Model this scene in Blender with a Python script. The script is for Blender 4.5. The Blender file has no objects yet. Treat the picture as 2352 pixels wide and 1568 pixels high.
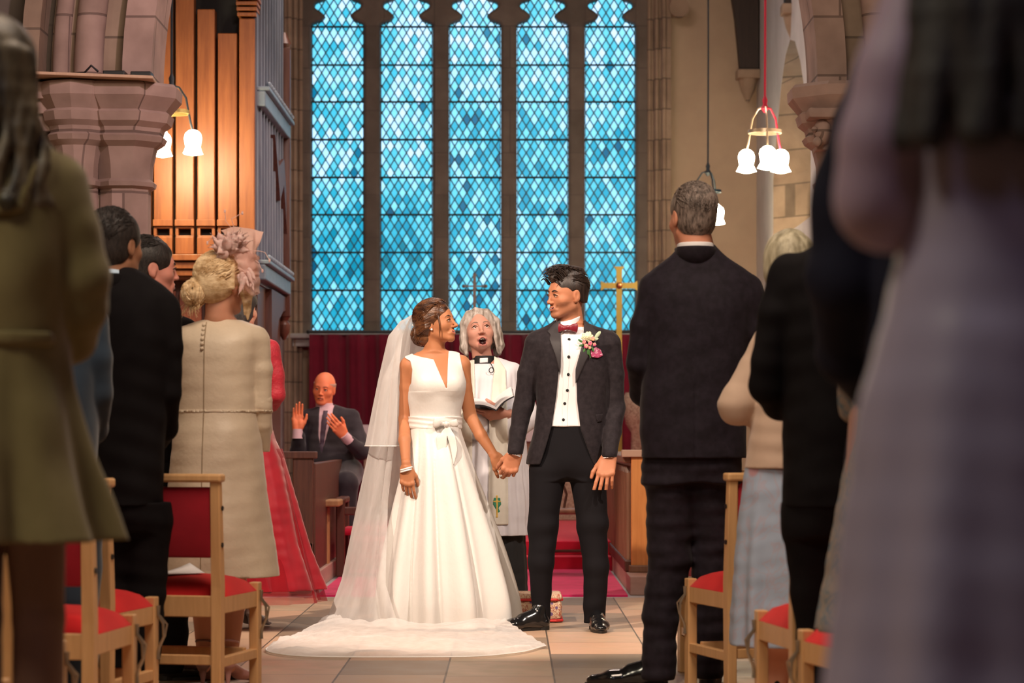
import bpy, bmesh, math, random
import numpy as np
from mathutils import Vector, Matrix
random.seed(7); rng = np.random.default_rng(7)
S = bpy.context.scene
PI = math.pi
FPX, PX0, PY0, HC = 5553.0, 1176.0, 998.0, 0.98     # focal length in pixels, horizon point, camera height

# ---------------------------------------------------------------- camera
cd = bpy.data.cameras.new('camera'); cam = bpy.data.objects.new('camera', cd); S.collection.objects.link(cam)
cam.location = (0, 0, HC); cam.rotation_euler = (PI/2, 0, 0)
cd.sensor_width = 36; cd.lens = 36*FPX/2352; cd.shift_y = (PY0-784)/2352
cd.clip_start = 0.1; cd.clip_end = 200
cd.dof.use_dof = True; cd.dof.focus_distance = 12.05; cd.dof.aperture_fstop = 4.2
S.camera = cam
# ---------------------------------------------------------------- world
w = bpy.data.worlds.new('world'); S.world = w; w.use_nodes = True
nt = w.node_tree; bg = nt.nodes['Background']
tc = nt.nodes.new('ShaderNodeTexCoord'); sx = nt.nodes.new('ShaderNodeSeparateXYZ'); cr = nt.nodes.new('ShaderNodeValToRGB')
nt.links.new(tc.outputs['Generated'], sx.inputs[0]); nt.links.new(sx.outputs['Z'], cr.inputs[0])
cr.color_ramp.elements[0].position = 0.0; cr.color_ramp.elements[0].color = (.66, .84, .88, 1)
cr.color_ramp.elements[1].position = 0.16; cr.color_ramp.elements[1].color = (.88, .95, 1, 1)
nt.links.new(cr.outputs[0], bg.inputs[0]); bg.inputs[1].default_value = .70
# ---------------------------------------------------------------- view
S.view_settings.view_transform = 'Standard'; S.view_settings.look = 'None'
S.view_settings.exposure = 1.6; S.view_settings.gamma = 1.0; S.view_settings.use_curve_mapping = False
S.cycles.use_denoising = True
S.cycles.max_bounces = 8; S.cycles.diffuse_bounces = 3; S.cycles.glossy_bounces = 3; S.cycles.transparent_max_bounces = 24
S.cycles.sample_clamp_indirect = 4.0; S.cycles.caustics_reflective = False; S.cycles.caustics_refractive = False

# ---------------------------------------------------------------- lights: spots and area fills added overhead, no fittings built
def lamp(kind, name, loc, target, power, color, **kw):
    l = bpy.data.lights.new(name, kind); l.energy = power; l.color = color
    for k, v in kw.items(): setattr(l, k, v)
    o = bpy.data.objects.new(name, l); S.collection.objects.link(o); o.location = loc
    o.rotation_euler = (Vector(target)-Vector(loc)).to_track_quat('-Z', 'Y').to_euler(); return o
lamp('SPOT', 'added_spot', (-2.7, 8.4, 5.2), (.15, 12.3, .9), 600, (1, .80, .64), spot_size=.66, spot_blend=.35, shadow_soft_size=.07)  # unseen key spot added to light the couple from the left
lamp('SPOT', 'added_spot', (3.3, 8.9, 5.2), (-.1, 12.2, .9), 330, (1, .84, .72), spot_size=.64, spot_blend=.4, shadow_soft_size=.08)  # weaker unseen spot added for the couple from the right
lamp('SPOT', 'added_spot', (.6, 8.5, 5.6), (-2.4, 14.2, 2.7), 250, (1, .70, .76), spot_size=.75, spot_blend=.7, shadow_soft_size=.15)  # pinkish spot added to brighten the left side of the arch
lamp('SPOT', 'added_chancel_spot', (2.2, 15.2, 5.2), (-1.6, 17.2, 1.4), 240, (1, .72, .62), spot_size=1.0, spot_blend=.7, shadow_soft_size=.15)  # unseen spot added to light the left side of the chancel
lamp('AREA', 'added_fill', (-2.6, 2.4, 4.6), (-.6, 5.0, 1.0), 30, (1, .88, .66), size=1.0)  # warm fill added for the near left guest
lamp('AREA', 'added_fill', (-.4, .4, 4.4), (1.0, 2.6, 1.2), 5, (.78, .72, 1), size=1.0)  # cool lavender fill added for the near right guest
lamp('AREA', 'added_fill', (.2, 6.3, 5.6), (-.7, 9.4, 0.9), 86, (1, .78, .60), size=2.2)  # broad fill added for the guests' backs and chairs
lamp('AREA', 'added_chancel_fill', (-.3, 18.0, 6.6), (-.3, 18.4, 0), 60, (1, .78, .68), size=2.2)  # overhead fill added inside the chancel

# ---------------------------------------------------------------- helpers
def P(px, py, Y):
    return Vector(((px-PX0)/FPX*Y, Y, HC+(PY0-py)/FPX*Y))
def link(o, parent=None):
    S.collection.objects.link(o)
    if parent is not None: o.parent = parent
    return o
def tag(o, label=None, cat=None, group=None, kind=None):
    if label: o['label'] = label
    if cat: o['category'] = cat
    if group: o['group'] = group
    if kind: o['kind'] = kind
    return o
def empty(name, loc, rz=0, label=None, cat=None, group=None):
    o = link(bpy.data.objects.new(name, None)); o.location = loc; o.rotation_euler = (0, 0, rz); o.empty_display_size = .1
    return tag(o, label, cat, group)
def copy_tree(o, parent=None):
    c = o.copy(); link(c, parent)
    for ch in list(o.children): copy_tree(ch, c)
    return c
def mesh_np(name, V, F, mats, parent=None, smooth=True, mi=None):
    """V (n,3); F list of faces or (m,4) array"""
    me = bpy.data.meshes.new(name)
    if isinstance(F, np.ndarray):
        m, k = F.shape
        me.vertices.add(len(V)); me.vertices.foreach_set('co', np.asarray(V, np.float32).ravel())
        me.loops.add(m*k); me.loops.foreach_set('vertex_index', F.astype(np.int32).ravel())
        me.polygons.add(m); me.polygons.foreach_set('loop_start', np.arange(0, m*k, k, dtype=np.int32))
        me.update(calc_edges=True)
    else:
        me.from_pydata([tuple(v) for v in V], [], F)
    for mt in (mats if isinstance(mats, (list, tuple)) else [mats]): me.materials.append(mt)
    n = len(me.polygons)
    me.polygons.foreach_set('use_smooth', np.full(n, bool(smooth)))
    if mi is not None: me.polygons.foreach_set('material_index', np.asarray(mi, np.int32))
    me.update()
    return link(bpy.data.objects.new(name, me), parent)
class MB:
    """collects boxes, tubes and prisms into ONE mesh"""
    def __init__(s): s.bm = bmesh.new()
    def box(s, a, b, bevel=0.0, R=None):
        a, b = Vector(a), Vector(b); c = (a+b)/2; d = b-a
        M = Matrix.Translation(c) @ (R.to_4x4() if R else Matrix()) @ Matrix.Diagonal((abs(d.x), abs(d.y), abs(d.z), 1))
        r = bmesh.ops.create_cube(s.bm, size=1, matrix=M)
        if bevel:
            es = list({e for v in r['verts'] for e in v.link_edges})
            bmesh.ops.bevel(s.bm, geom=es, offset=bevel, segments=2, affect='EDGES', profile=.5)
        return s
    def tube(s, pts, r, n=10, cap=True, flat=1.0):
        pts = [Vector(p) for p in pts]; m = len(pts); rs = r if isinstance(r, (list, tuple)) else [r]*m
        rings = []; up = None
        for i, p in enumerate(pts):
            t = (pts[min(i+1, m-1)]-pts[max(i-1, 0)])
            t = t.normalized() if t.length > 1e-9 else Vector((0, 0, 1))
            if up is None: up = Vector((0, 0, 1)) if abs(t.z) < .9 else Vector((0, 1, 0))
            a = t.cross(up).normalized(); b = a.cross(t).normalized(); up = b
            rings.append([s.bm.verts.new(p+a*math.cos(2*PI*k/n)*rs[i]+b*math.sin(2*PI*k/n)*rs[i]*flat) for k in range(n)])
        for i in range(m-1):
            for k in range(n): s.bm.faces.new((rings[i][k], rings[i][(k+1) % n], rings[i+1][(k+1) % n], rings[i+1][k]))
        if cap: s.bm.faces.new(rings[0][::-1]); s.bm.faces.new(rings[-1])
        return s
    def lathe(s, prof, c=(0, 0, 0), n=20, arc=None, ph=0.0, fr=None, cap=True):
        """prof: list of (r,z)"""
        c = Vector(c); rings = []
        for r, z in prof:
            rings.append([s.bm.verts.new(c+Vector((math.cos(2*PI*k/n+ph)*r*(fr(k/n, z) if fr else 1), math.sin(2*PI*k/n+ph)*r*(fr(k/n, z) if fr else 1), z))) for k in range(n)])
        for i in range(len(prof)-1):
            for k in range(n): s.bm.faces.new((rings[i][k], rings[i][(k+1) % n], rings[i+1][(k+1) % n], rings[i+1][k]))
        if cap: s.bm.faces.new(rings[0][::-1]); s.bm.faces.new(rings[-1])
        return s
    def prism(s, poly, y0, y1, axis='y'):
        """poly in (x,z) extruded along y (or (x,y) along z, (y,z) along x)"""
        def v(p, d): return {'y': (p[0], d, p[1]), 'z': (p[0], p[1], d), 'x': (d, p[0], p[1])}[axis]
        A = [s.bm.verts.new(v(p, y0)) for p in poly]; B = [s.bm.verts.new(v(p, y1)) for p in poly]; n = len(poly)
        s.bm.faces.new(A); s.bm.faces.new(B[::-1])
        for i in range(n): s.bm.faces.new((A[i], B[i], B[(i+1) % n], A[(i+1) % n]))
        return s
    def strip(s, A, B):
        a = [s.bm.verts.new(p) for p in A]; b = [s.bm.verts.new(p) for p in B]
        for i in range(len(a)-1): s.bm.faces.new((a[i], a[i+1], b[i+1], b[i]))
        return s
    def sphere(s, c, r, seg=16, sc=(1, 1, 1), R=None):
        M = Matrix.Translation(c) @ (R.to_4x4() if R else Matrix()) @ Matrix.Diagonal((r*sc[0], r*sc[1], r*sc[2], 1))
        bmesh.ops.create_uvsphere(s.bm, u_segments=seg, v_segments=max(6, seg//2+2), radius=1, matrix=M); return s
    def build(s, name, mat, parent=None, smooth=False, angle=None):
        bmesh.ops.recalc_face_normals(s.bm, faces=s.bm.faces[:])
        me = bpy.data.meshes.new(name); s.bm.to_mesh(me); s.bm.free()
        for mt in (mat if isinstance(mat, (list, tuple)) else [mat]): me.materials.append(mt)
        if smooth:
            me.polygons.foreach_set('use_smooth', np.full(len(me.polygons), True))
            try: me.set_sharp_from_angle(angle=angle or .7)
            except Exception: pass
        return link(bpy.data.objects.new(name, me), parent)

# ---------------------------------------------------------------- materials
def nd(nt, t, **kw):
    n = nt.nodes.new('ShaderNode'+t)
    for k, v in kw.items():
        if k in n.inputs: n.inputs[k].default_value = v
        else: setattr(n, k, v)
    return n
def ramp(nt, fac, stops):
    r = nt.nodes.new('ShaderNodeValToRGB'); e = r.color_ramp.elements
    while len(e) < len(stops): e.new(0.5)
    for el, (p, c) in zip(e, stops): el.position = p; el.color = (*c, 1)
    nt.links.new(fac, r.inputs[0]); return r.outputs[0]
def math_(nt, op, a, b=None, c=None):
    n = nt.nodes.new('ShaderNodeMath'); n.operation = op
    for i, v in enumerate((a, b, c)):
        if v is None: continue
        if isinstance(v, (int, float)): n.inputs[i].default_value = v
        else: nt.links.new(v, n.inputs[i])
    return n.outputs[0]
def mat(name, col, rough=.6, metal=0, col2=None, scale=8, stretch=(1, 1, 1), bump=0, bscale=None, spec=.5, sss=0, sheen=0, emit=None, detail=4, coat=0, contrast=(.35, .65), bdist=.002):
    m = bpy.data.materials.new(name); m.use_nodes = True; nt = m.node_tree; b = nt.nodes['Principled BSDF']
    b.inputs['Base Color'].default_value = (*col, 1); b.inputs['Roughness'].default_value = rough; b.inputs['Metallic'].default_value = metal
    b.inputs['Specular IOR Level'].default_value = spec
    if sss: b.inputs['Subsurface Weight'].default_value = sss; b.inputs['Subsurface Radius'].default_value = (.012, .004, .002); b.inputs['Subsurface Scale'].default_value = 1
    if sheen: b.inputs['Sheen Weight'].default_value = sheen; b.inputs['Sheen Roughness'].default_value = .4
    if coat: b.inputs['Coat Weight'].default_value = coat; b.inputs['Coat Roughness'].default_value = .1
    if emit: b.inputs['Emission Color'].default_value = (*emit[0], 1); b.inputs['Emission Strength'].default_value = emit[1]
    if col2 is not None or bump:
        tc = nt.nodes.new('ShaderNodeTexCoord'); mp = nt.nodes.new('ShaderNodeMapping'); mp.inputs['Scale'].default_value = stretch
        nt.links.new(tc.outputs['Object'], mp.inputs[0])
    if col2 is not None:
        n = nd(nt, 'TexNoise', Scale=scale, Detail=detail, Roughness=.6); nt.links.new(mp.outputs[0], n.inputs['Vector'])
        nt.links.new(ramp(nt, n.outputs['Fac'], [(contrast[0], col), (contrast[1], col2)]), b.inputs['Base Color'])
    if bump:
        n2 = nd(nt, 'TexNoise', Scale=bscale or scale*6, Detail=3); nt.links.new(mp.outputs[0], n2.inputs['Vector'])
        bp = nd(nt, 'Bump', Strength=bump, Distance=bdist); nt.links.new(n2.outputs['Fac'], bp.inputs['Height']); nt.links.new(bp.outputs[0], b.inputs['Normal'])
    return m
def blocks(name, c1, c2, mortar, bw, bh, bump=.4, swap='xz', rough=.85, noise=5, mort=.008):
    """coursed masonry / flagstones: per-block tint, weathering noise and joints"""
    m = bpy.data.materials.new(name); m.use_nodes = True; nt = m.node_tree; b = nt.nodes['Principled BSDF']; b.inputs['Roughness'].default_value = rough
    tc = nt.nodes.new('ShaderNodeTexCoord'); s = nt.nodes.new('ShaderNodeSeparateXYZ'); c = nt.nodes.new('ShaderNodeCombineXYZ')
    nt.links.new(tc.outputs['Object'], s.inputs[0])
    if swap == 'xy': nt.links.new(s.outputs['X'], c.inputs[0]); nt.links.new(s.outputs['Y'], c.inputs[1])
    elif swap == 'yz': nt.links.new(s.outputs['Y'], c.inputs[0]); nt.links.new(s.outputs['Z'], c.inputs[1])
    else:
        nt.links.new(math_(nt, 'ADD', s.outputs['X'], s.outputs['Y']), c.inputs[0]); nt.links.new(s.outputs['Z'], c.inputs[1])
    br = nt.nodes.new('ShaderNodeTexBrick'); nt.links.new(c.outputs[0], br.inputs['Vector'])
    br.inputs['Scale'].default_value = 1; br.inputs['Brick Width'].default_value = bw; br.inputs['Row Height'].default_value = bh
    br.inputs['Mortar Size'].default_value = mort; br.inputs['Mortar Smooth'].default_value = .3
    br.inputs['Color1'].default_value = (*c1, 1); br.inputs['Color2'].default_value = (*c2, 1); br.inputs['Mortar'].default_value = (*mortar, 1)
    n = nd(nt, 'TexNoise', Scale=noise, Detail=6); nt.links.new(tc.outputs['Object'], n.inputs['Vector'])
    mx = nt.nodes.new('ShaderNodeMix'); mx.data_type = 'RGBA'; mx.blend_type = 'MULTIPLY'; mx.inputs[0].default_value = .7
    nt.links.new(br.outputs['Color'], mx.inputs[6]); nt.links.new(ramp(nt, n.outputs['Fac'], [(.3, (.62, .58, .55)), (.7, (1.1, 1.08, 1.05))]), mx.inputs[7])
    nt.links.new(mx.outputs[2], b.inputs['Base Color'])
    bp = nd(nt, 'Bump', Strength=bump, Distance=.01)
    h = math_(nt, 'ADD', math_(nt, 'MULTIPLY', br.outputs['Fac'], -1.0), math_(nt, 'MULTIPLY', n.outputs['Fac'], .6))
    nt.links.new(h, bp.inputs['Height']); nt.links.new(bp.outputs[0], b.inputs['Normal'])
    return m
def wood(name, c1, c2, rough=.45, stretch=(14, 14, 1.2), scale=3, bump=.05, coat=0):
    return mat(name, c1, rough, col2=c2, scale=scale, stretch=stretch, bump=bump, bscale=scale*5, coat=coat, contrast=(.3, .7))
def cloth(name, col, col2=None, rough=.85, bump=.3, bs=260, sheen=.2, scale=6, spec=.2, stretch=(1, 1, 1), bdist=.001):
    return mat(name, col, rough, col2=col2 or tuple(c*.8 for c in col), scale=scale, bump=bump, bscale=bs, sheen=sheen, spec=spec, stretch=stretch, bdist=bdist)

M = {}
M['stone'] = blocks('stone', (.30, .22, .16), (.36, .27, .20), (.16, .12, .09), .45, .3)
M['stone_arch'] = blocks('stone_arch', (.36, .26, .22), (.46, .33, .29), (.20, .14, .12), .6, .34)
M['stone_grey'] = blocks('stone_grey', (.13, .11, .095), (.17, .14, .12), (.12, .10, .09), .5, .42, bump=.2)
M['plaster'] = mat('plaster', (.50, .39, .28), .9, col2=(.43, .33, .24), scale=1.5, bump=.15, bscale=60)
M['plaster_white'] = mat('plaster_white', (.60, .58, .58), .9, col2=(.50, .48, .48), scale=2, bump=.15, bscale=60)
M['dark_wood'] = wood('dark_wood', (.055, .018, .012), (.11, .038, .022), .4)
M['timber'] = wood('timber', (.018, .010, .008), (.035, .02, .014), .6)
M['red_wood'] = wood('red_wood', (.17, .045, .025), (.25, .075, .035), .35, coat=.2)
M['stall_wood'] = wood('stall_wood', (.16, .07, .04), (.24, .12, .07), .4, coat=.2)
M['orange_wood'] = wood('orange_wood', (.55, .20, .05), (.68, .28, .08), .45)
M['pipe_wood'] = wood('pipe_wood', (.21, .062, .016), (.34, .115, .032), .4, stretch=(9, 9, .8))
M['ash_wood'] = wood('ash_wood', (.60, .34, .15), (.72, .43, .20), .4, stretch=(16, 16, 1.5))
M['board_wood'] = wood('board_wood', (.55, .36, .24), (.62, .42, .28), .6)
M['red_seat'] = cloth('red_seat', (.62, .018, .02), (.52, .012, .016), bs=700)
M['red_back'] = cloth('red_back', (.34, .012, .024), (.28, .010, .02), bs=700)
M['curtain'] = cloth('curtain', (.16, .007, .025), (.13, .005, .02), sheen=.4)
M['carpet'] = cloth('carpet', (.62, .02, .12), (.50, .015, .09), bs=500, bump=.6)
M['carpet_red'] = cloth('carpet_red', (.55, .015, .05), (.45, .012, .04), bs=500, bump=.6)
M['brass'] = mat('brass', (.36, .25, .07), .35, 1)
M['silver'] = mat('silver', (.20, .16, .15), .4, .5)
M['iron'] = mat('iron', (.02, .02, .02), .4, .6)
M['black_plastic'] = mat('black_plastic', (.01, .01, .012), .4)
M['white_linen'] = cloth('white_linen', (.72, .70, .74), (.66, .64, .69), bs=900, sheen=.1)
M['paper'] = mat('paper', (.80, .78, .80), .8)
M['red_cord'] = mat('red_cord', (.55, .01, .05), .6)
M['dark_cord'] = mat('dark_cord', (.012, .022, .03), .6)
M['lead'] = mat('lead', (.008, .03, .035), .6, .2)
M['black'] = mat('black', (.006, .006, .006), .8)

def floor_mat():
    m = bpy.data.materials.new('flagstones'); m.use_nodes = True; nt = m.node_tree; b = nt.nodes['Principled BSDF']
    tc = nt.nodes.new('ShaderNodeTexCoord'); s = nt.nodes.new('ShaderNodeSeparateXYZ'); nt.links.new(tc.outputs['Object'], s.inputs[0])
    nz = nd(nt, 'TexNoise', Scale=1.2, Detail=2); nt.links.new(tc.outputs['Object'], nz.inputs['Vector'])
    ux = math_(nt, 'DIVIDE', math_(nt, 'SUBTRACT', s.outputs['X'], .17), .44)
    col = math_(nt, 'FLOOR', ux)
    wn0 = nd(nt, 'TexWhiteNoise', noise_dimensions='1D'); nt.links.new(col, wn0.inputs['W'])
    vy = math_(nt, 'ADD', math_(nt, 'DIVIDE', s.outputs['Y'], .62), wn0.outputs['Value'])
    row = math_(nt, 'FLOOR', vy)
    c = nt.nodes.new('ShaderNodeCombineXYZ'); nt.links.new(col, c.inputs[0]); nt.links.new(row, c.inputs[1])
    wn = nd(nt, 'TexWhiteNoise', noise_dimensions='2D'); nt.links.new(c.outputs[0], wn.inputs['Vector'])
    n = nd(nt, 'TexNoise', Scale=7, Detail=6); nt.links.new(tc.outputs['Object'], n.inputs['Vector'])
    f = math_(nt, 'ADD', math_(nt, 'MULTIPLY', wn.outputs['Value'], .85), math_(nt, 'MULTIPLY', n.outputs['Fac'], .25))
    base = ramp(nt, f, [(.12, (.23, .165, .12)), (.35, (.34, .24, .165)), (.6, (.47, .31, .21)), (.85, (.55, .33, .22)), (1.0, (.42, .32, .22))])
    fx = math_(nt, 'FRACT', ux); fy = math_(nt, 'FRACT', vy)
    ex = math_(nt, 'MULTIPLY', math_(nt, 'MINIMUM', fx, math_(nt, 'SUBTRACT', 1.0, fx)), .44)
    ey = math_(nt, 'MULTIPLY', math_(nt, 'MINIMUM', fy, math_(nt, 'SUBTRACT', 1.0, fy)), .62)
    g = math_(nt, 'GREATER_THAN', math_(nt, 'MINIMUM', ex, ey), .004)
    mx = nt.nodes.new('ShaderNodeMix'); mx.data_type = 'RGBA'; nt.links.new(g, mx.inputs[0]); mx.inputs[6].default_value = (.10, .07, .05, 1); nt.links.new(base, mx.inputs[7])
    nt.links.new(mx.outputs[2], b.inputs['Base Color'])
    nt.links.new(math_(nt, 'ADD', .34, math_(nt, 'MULTIPLY', n.outputs['Fac'], .3)), b.inputs['Roughness'])
    bp = nd(nt, 'Bump', Strength=.25, Distance=.004); nt.links.new(math_(nt, 'ADD', g, n.outputs['Fac']), bp.inputs['Height']); nt.links.new(bp.outputs[0], b.inputs['Normal'])
    return m
M['floor'] = floor_mat()

def glass_mat(name, seed, half):
    """leaded lattice: diamond quarries of slightly different tints, a border of small clear oblongs, lead cames"""
    m = bpy.data.materials.new(name); m.use_nodes = True; nt = m.node_tree
    for n in list(nt.nodes): nt.nodes.remove(n)
    out = nt.nodes.new('ShaderNodeOutputMaterial'); tc = nt.nodes.new('ShaderNodeTexCoord'); s = nt.nodes.new('ShaderNodeSeparateXYZ'); nt.links.new(tc.outputs['Object'], s.inputs[0])
    x = math_(nt, 'ADD', s.outputs['X'], .0405); z = s.outputs['Z']
    a = math_(nt, 'ADD', math_(nt, 'DIVIDE', x, .081), math_(nt, 'DIVIDE', z, .133))
    b = math_(nt, 'SUBTRACT', math_(nt, 'DIVIDE', x, .081), math_(nt, 'DIVIDE', z, .133))
    c = nt.nodes.new('ShaderNodeCombineXYZ'); nt.links.new(math_(nt, 'FLOOR', a), c.inputs[0]); nt.links.new(math_(nt, 'FLOOR', b), c.inputs[1]); c.inputs[2].default_value = seed*7.3
    wn = nd(nt, 'TexWhiteNoise', noise_dimensions='3D'); nt.links.new(c.outputs[0], wn.inputs['Vector'])
    geo = nt.nodes.new('ShaderNodeNewGeometry')
    nz = nd(nt, 'TexNoise', Scale=.9, Detail=1); nt.links.new(geo.outputs['Position'], nz.inputs['Vector'])
    sp = nt.nodes.new('ShaderNodeSeparateXYZ'); nt.links.new(geo.outputs['Position'], sp.inputs[0])
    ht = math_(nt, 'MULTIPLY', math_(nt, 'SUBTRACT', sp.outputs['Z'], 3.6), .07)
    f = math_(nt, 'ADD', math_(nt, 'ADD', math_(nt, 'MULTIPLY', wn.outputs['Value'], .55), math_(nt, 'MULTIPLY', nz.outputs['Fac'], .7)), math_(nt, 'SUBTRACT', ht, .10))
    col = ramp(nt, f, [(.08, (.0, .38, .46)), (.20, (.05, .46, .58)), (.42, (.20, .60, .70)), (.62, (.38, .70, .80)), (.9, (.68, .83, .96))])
    col2 = ramp(nt, wn.outputs['Value'], [(.0, (.15, .60, .68)), (.012 if seed != 3 else .07, (.15, .60, .68)), (.018 if seed != 3 else .08, (1, 1, 1))])
    mk = nt.nodes.new('ShaderNodeMix'); mk.data_type = 'RGBA'; mk.blend_type = 'MULTIPLY'; mk.inputs[0].default_value = 1; nt.links.new(col, mk.inputs[6]); nt.links.new(col2, mk.inputs[7])
    def edge(v): fr = math_(nt, 'FRACT', v); return math_(nt, 'MINIMUM', fr, math_(nt, 'SUBTRACT', 1.0, fr))
    inner = math_(nt, 'GREATER_THAN', math_(nt, 'MINIMUM', edge(a), edge(b)), .085)
    ax = math_(nt, 'ABSOLUTE', s.outputs['X'])
    bord = math_(nt, 'GREATER_THAN', ax, half-.042)
    bl = math_(nt, 'MULTIPLY', math_(nt, 'GREATER_THAN', edge(math_(nt, 'DIVIDE', z, .062)), .09), math_(nt, 'GREATER_THAN', ax, half-.034))
    g = math_(nt, 'ADD', math_(nt, 'MULTIPLY', inner, math_(nt, 'SUBTRACT', 1.0, bord)), math_(nt, 'MULTIPLY', bl, bord))
    mc = nt.nodes.new('ShaderNodeMix'); mc.data_type = 'RGBA'; nt.links.new(bord, mc.inputs[0]); nt.links.new(mk.outputs[2], mc.inputs[6]); mc.inputs[7].default_value = (.55, .80, .93, 1)
    tr = nt.nodes.new('ShaderNodeBsdfTransparent'); nt.links.new(mc.outputs[2], tr.inputs[0])
    gl = nt.nodes.new('ShaderNodeBsdfGlossy'); gl.inputs['Roughness'].default_value = .25; gl.inputs['Color'].default_value = (.6, .8, .9, 1)
    m1 = nt.nodes.new('ShaderNodeMixShader'); m1.inputs[0].default_value = .03; nt.links.new(tr.outputs[0], m1.inputs[1]); nt.links.new(gl.outputs[0], m1.inputs[2])
    ld = nt.nodes.new('ShaderNodeBsdfPrincipled'); ld.inputs['Base Color'].default_value = (.02, .05, .06, 1); ld.inputs['Roughness'].default_value = .5
    m2 = nt.nodes.new('ShaderNodeMixShader'); nt.links.new(g, m2.inputs[0]); nt.links.new(ld.outputs[0], m2.inputs[1]); nt.links.new(m1.outputs[0], m2.inputs[2])
    nt.links.new(m2.outputs[0], out.inputs[0]); return m
def damask(name, base, a, b, scale=14):
    m = bpy.data.materials.new(name); m.use_nodes = True; nt = m.node_tree; bs = nt.nodes['Principled BSDF']; bs.inputs['Roughness'].default_value = .85
    tc = nt.nodes.new('ShaderNodeTexCoord')
    v = nd(nt, 'TexVoronoi', Scale=scale); nt.links.new(tc.outputs['Object'], v.inputs['Vector'])
    n = nd(nt, 'TexNoise', Scale=scale*1.3, Detail=2, Distortion=2.5); nt.links.new(tc.outputs['Object'], n.inputs['Vector'])
    c1 = ramp(nt, n.outputs['Fac'], [(.47, base), (.50, a), (.54, a), (.57, base)])
    f = ramp(nt, v.outputs['Distance'], [(.20, (1, 1, 1)), (.26, (0, 0, 0))])
    mx = nt.nodes.new('ShaderNodeMix'); mx.data_type = 'RGBA'; nt.links.new(f, mx.inputs[0]); nt.links.new(c1, mx.inputs[6]); mx.inputs[7].default_value = (*b, 1)
    nt.links.new(mx.outputs[2], bs.inputs['Base Color']); return m
M['damask'] = damask('damask', (.42, .33, .25), (.24, .16, .12), (.30, .20, .16), 12)
M['hassock_cloth'] = damask('hassock_cloth', (.72, .55, .38), (.42, .10, .06), (.16, .09, .22), 22)
# ================================================================ the church
def st(mb, name, m, **k):
    o = mb.build(name, m, **k); o['kind'] = 'structure'; return o
b = MB().box((-6, -7, -.2), (6, 14.55, 0)); st(b, 'floor', M['floor'])
b = MB().box((-4.2, 14.55, -.2), (2.6, 24.6, 0.0)); st(b, 'floor', mat('chancel_stone', (.34, .33, .34), .4, col2=(.42, .40, .41), scale=4, bump=.2))
b = MB().box((-6, -7, 7.2), (6, 24.6, 7.4)); st(b, 'ceiling', M['timber'])
b = MB().box((-6.2, -7, 0), (-6, 14.2, 7.2)); st(b, 'wall_left', M['plaster'])
b = MB().box((6, -7, 0), (6.2, 14.2, 7.2)); st(b, 'wall_right', M['plaster'])
b = MB().box((-6, -7.2, 0), (6, -7, 7.2)); st(b, 'wall_back', M['plaster'])
b = MB().box((-4.4, 14.2, 0), (-4.2, 24.6, 7.2)); st(b, 'wall_chancel_left', M['plaster_white'])
# chancel arch wall (Y 14 - 14.4): pointed arch of three orders on responds
AC = -.16; SPR = 3.0
def arch_curve(off, n=26):
    """points (x,z) from left springing over the top to right springing; off = outward offset"""
    hw = 1.93+off; R = 3.4+off; cx = hw-R      # two-centred
    pts = []
    a1 = math.acos((0-cx)/R)
    for i in range(n+1):
        a = a1*i/n; pts.append((AC+cx+R*math.cos(a), SPR+R*math.sin(a)))   # right haunch up to apex
    L = [(2*AC-x, z) for x, z in pts]
    return L+pts[::-1][1:]
def arch_ring(o0, o1, y0, y1, name, m, foot=None):
    A = arch_curve(o0); B = arch_curve(o1)
    if foot is not None: A = [(A[0][0], foot)]+A+[(A[-1][0], foot)]; B = [(B[0][0], foot)]+B+[(B[-1][0], foot)]
    mb = MB(); n = len(A)
    q = [[mb.bm.verts.new((x, y, z)) for x, z in C] for C, y in ((A, y0), (B, y0), (B, y1), (A, y1))]
    for k in range(4):
        for i in range(n-1): mb.bm.faces.new((q[k][i], q[k][i+1], q[(k+1) % 4][i+1], q[(k+1) % 4][i]))
    mb.bm.faces.new([q[k][0] for k in range(4)]); mb.bm.faces.new([q[k][-1] for k in range(4)][::-1])
    return st(mb, name, m, smooth=True, angle=.5)
arch_ring(0, .17, 14.0, 14.5, 'trim_1', M['stone_arch'])
arch_ring(.17, .30, 14.12, 14.42, 'trim_2', M['stone'])
mbr = MB()
for off, r in ((.36, .085), (.52, .05)):
    c = arch_curve(off); mbr.tube([(x, 13.98, z) for x, z in c], r, 12)
st(mbr, 'trim_3', M['stone_arch'], smooth=True)
arch_ring(.30, .58, 14.0, 14.38, 'trim_4', M['stone'])
arch_ring(.62, .72, 13.82, 14.3, 'trim_5', M['stone'])
# wall round the arch (filled further down by stone_sheet)
ARCHP = arch_curve(.56)
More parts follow.
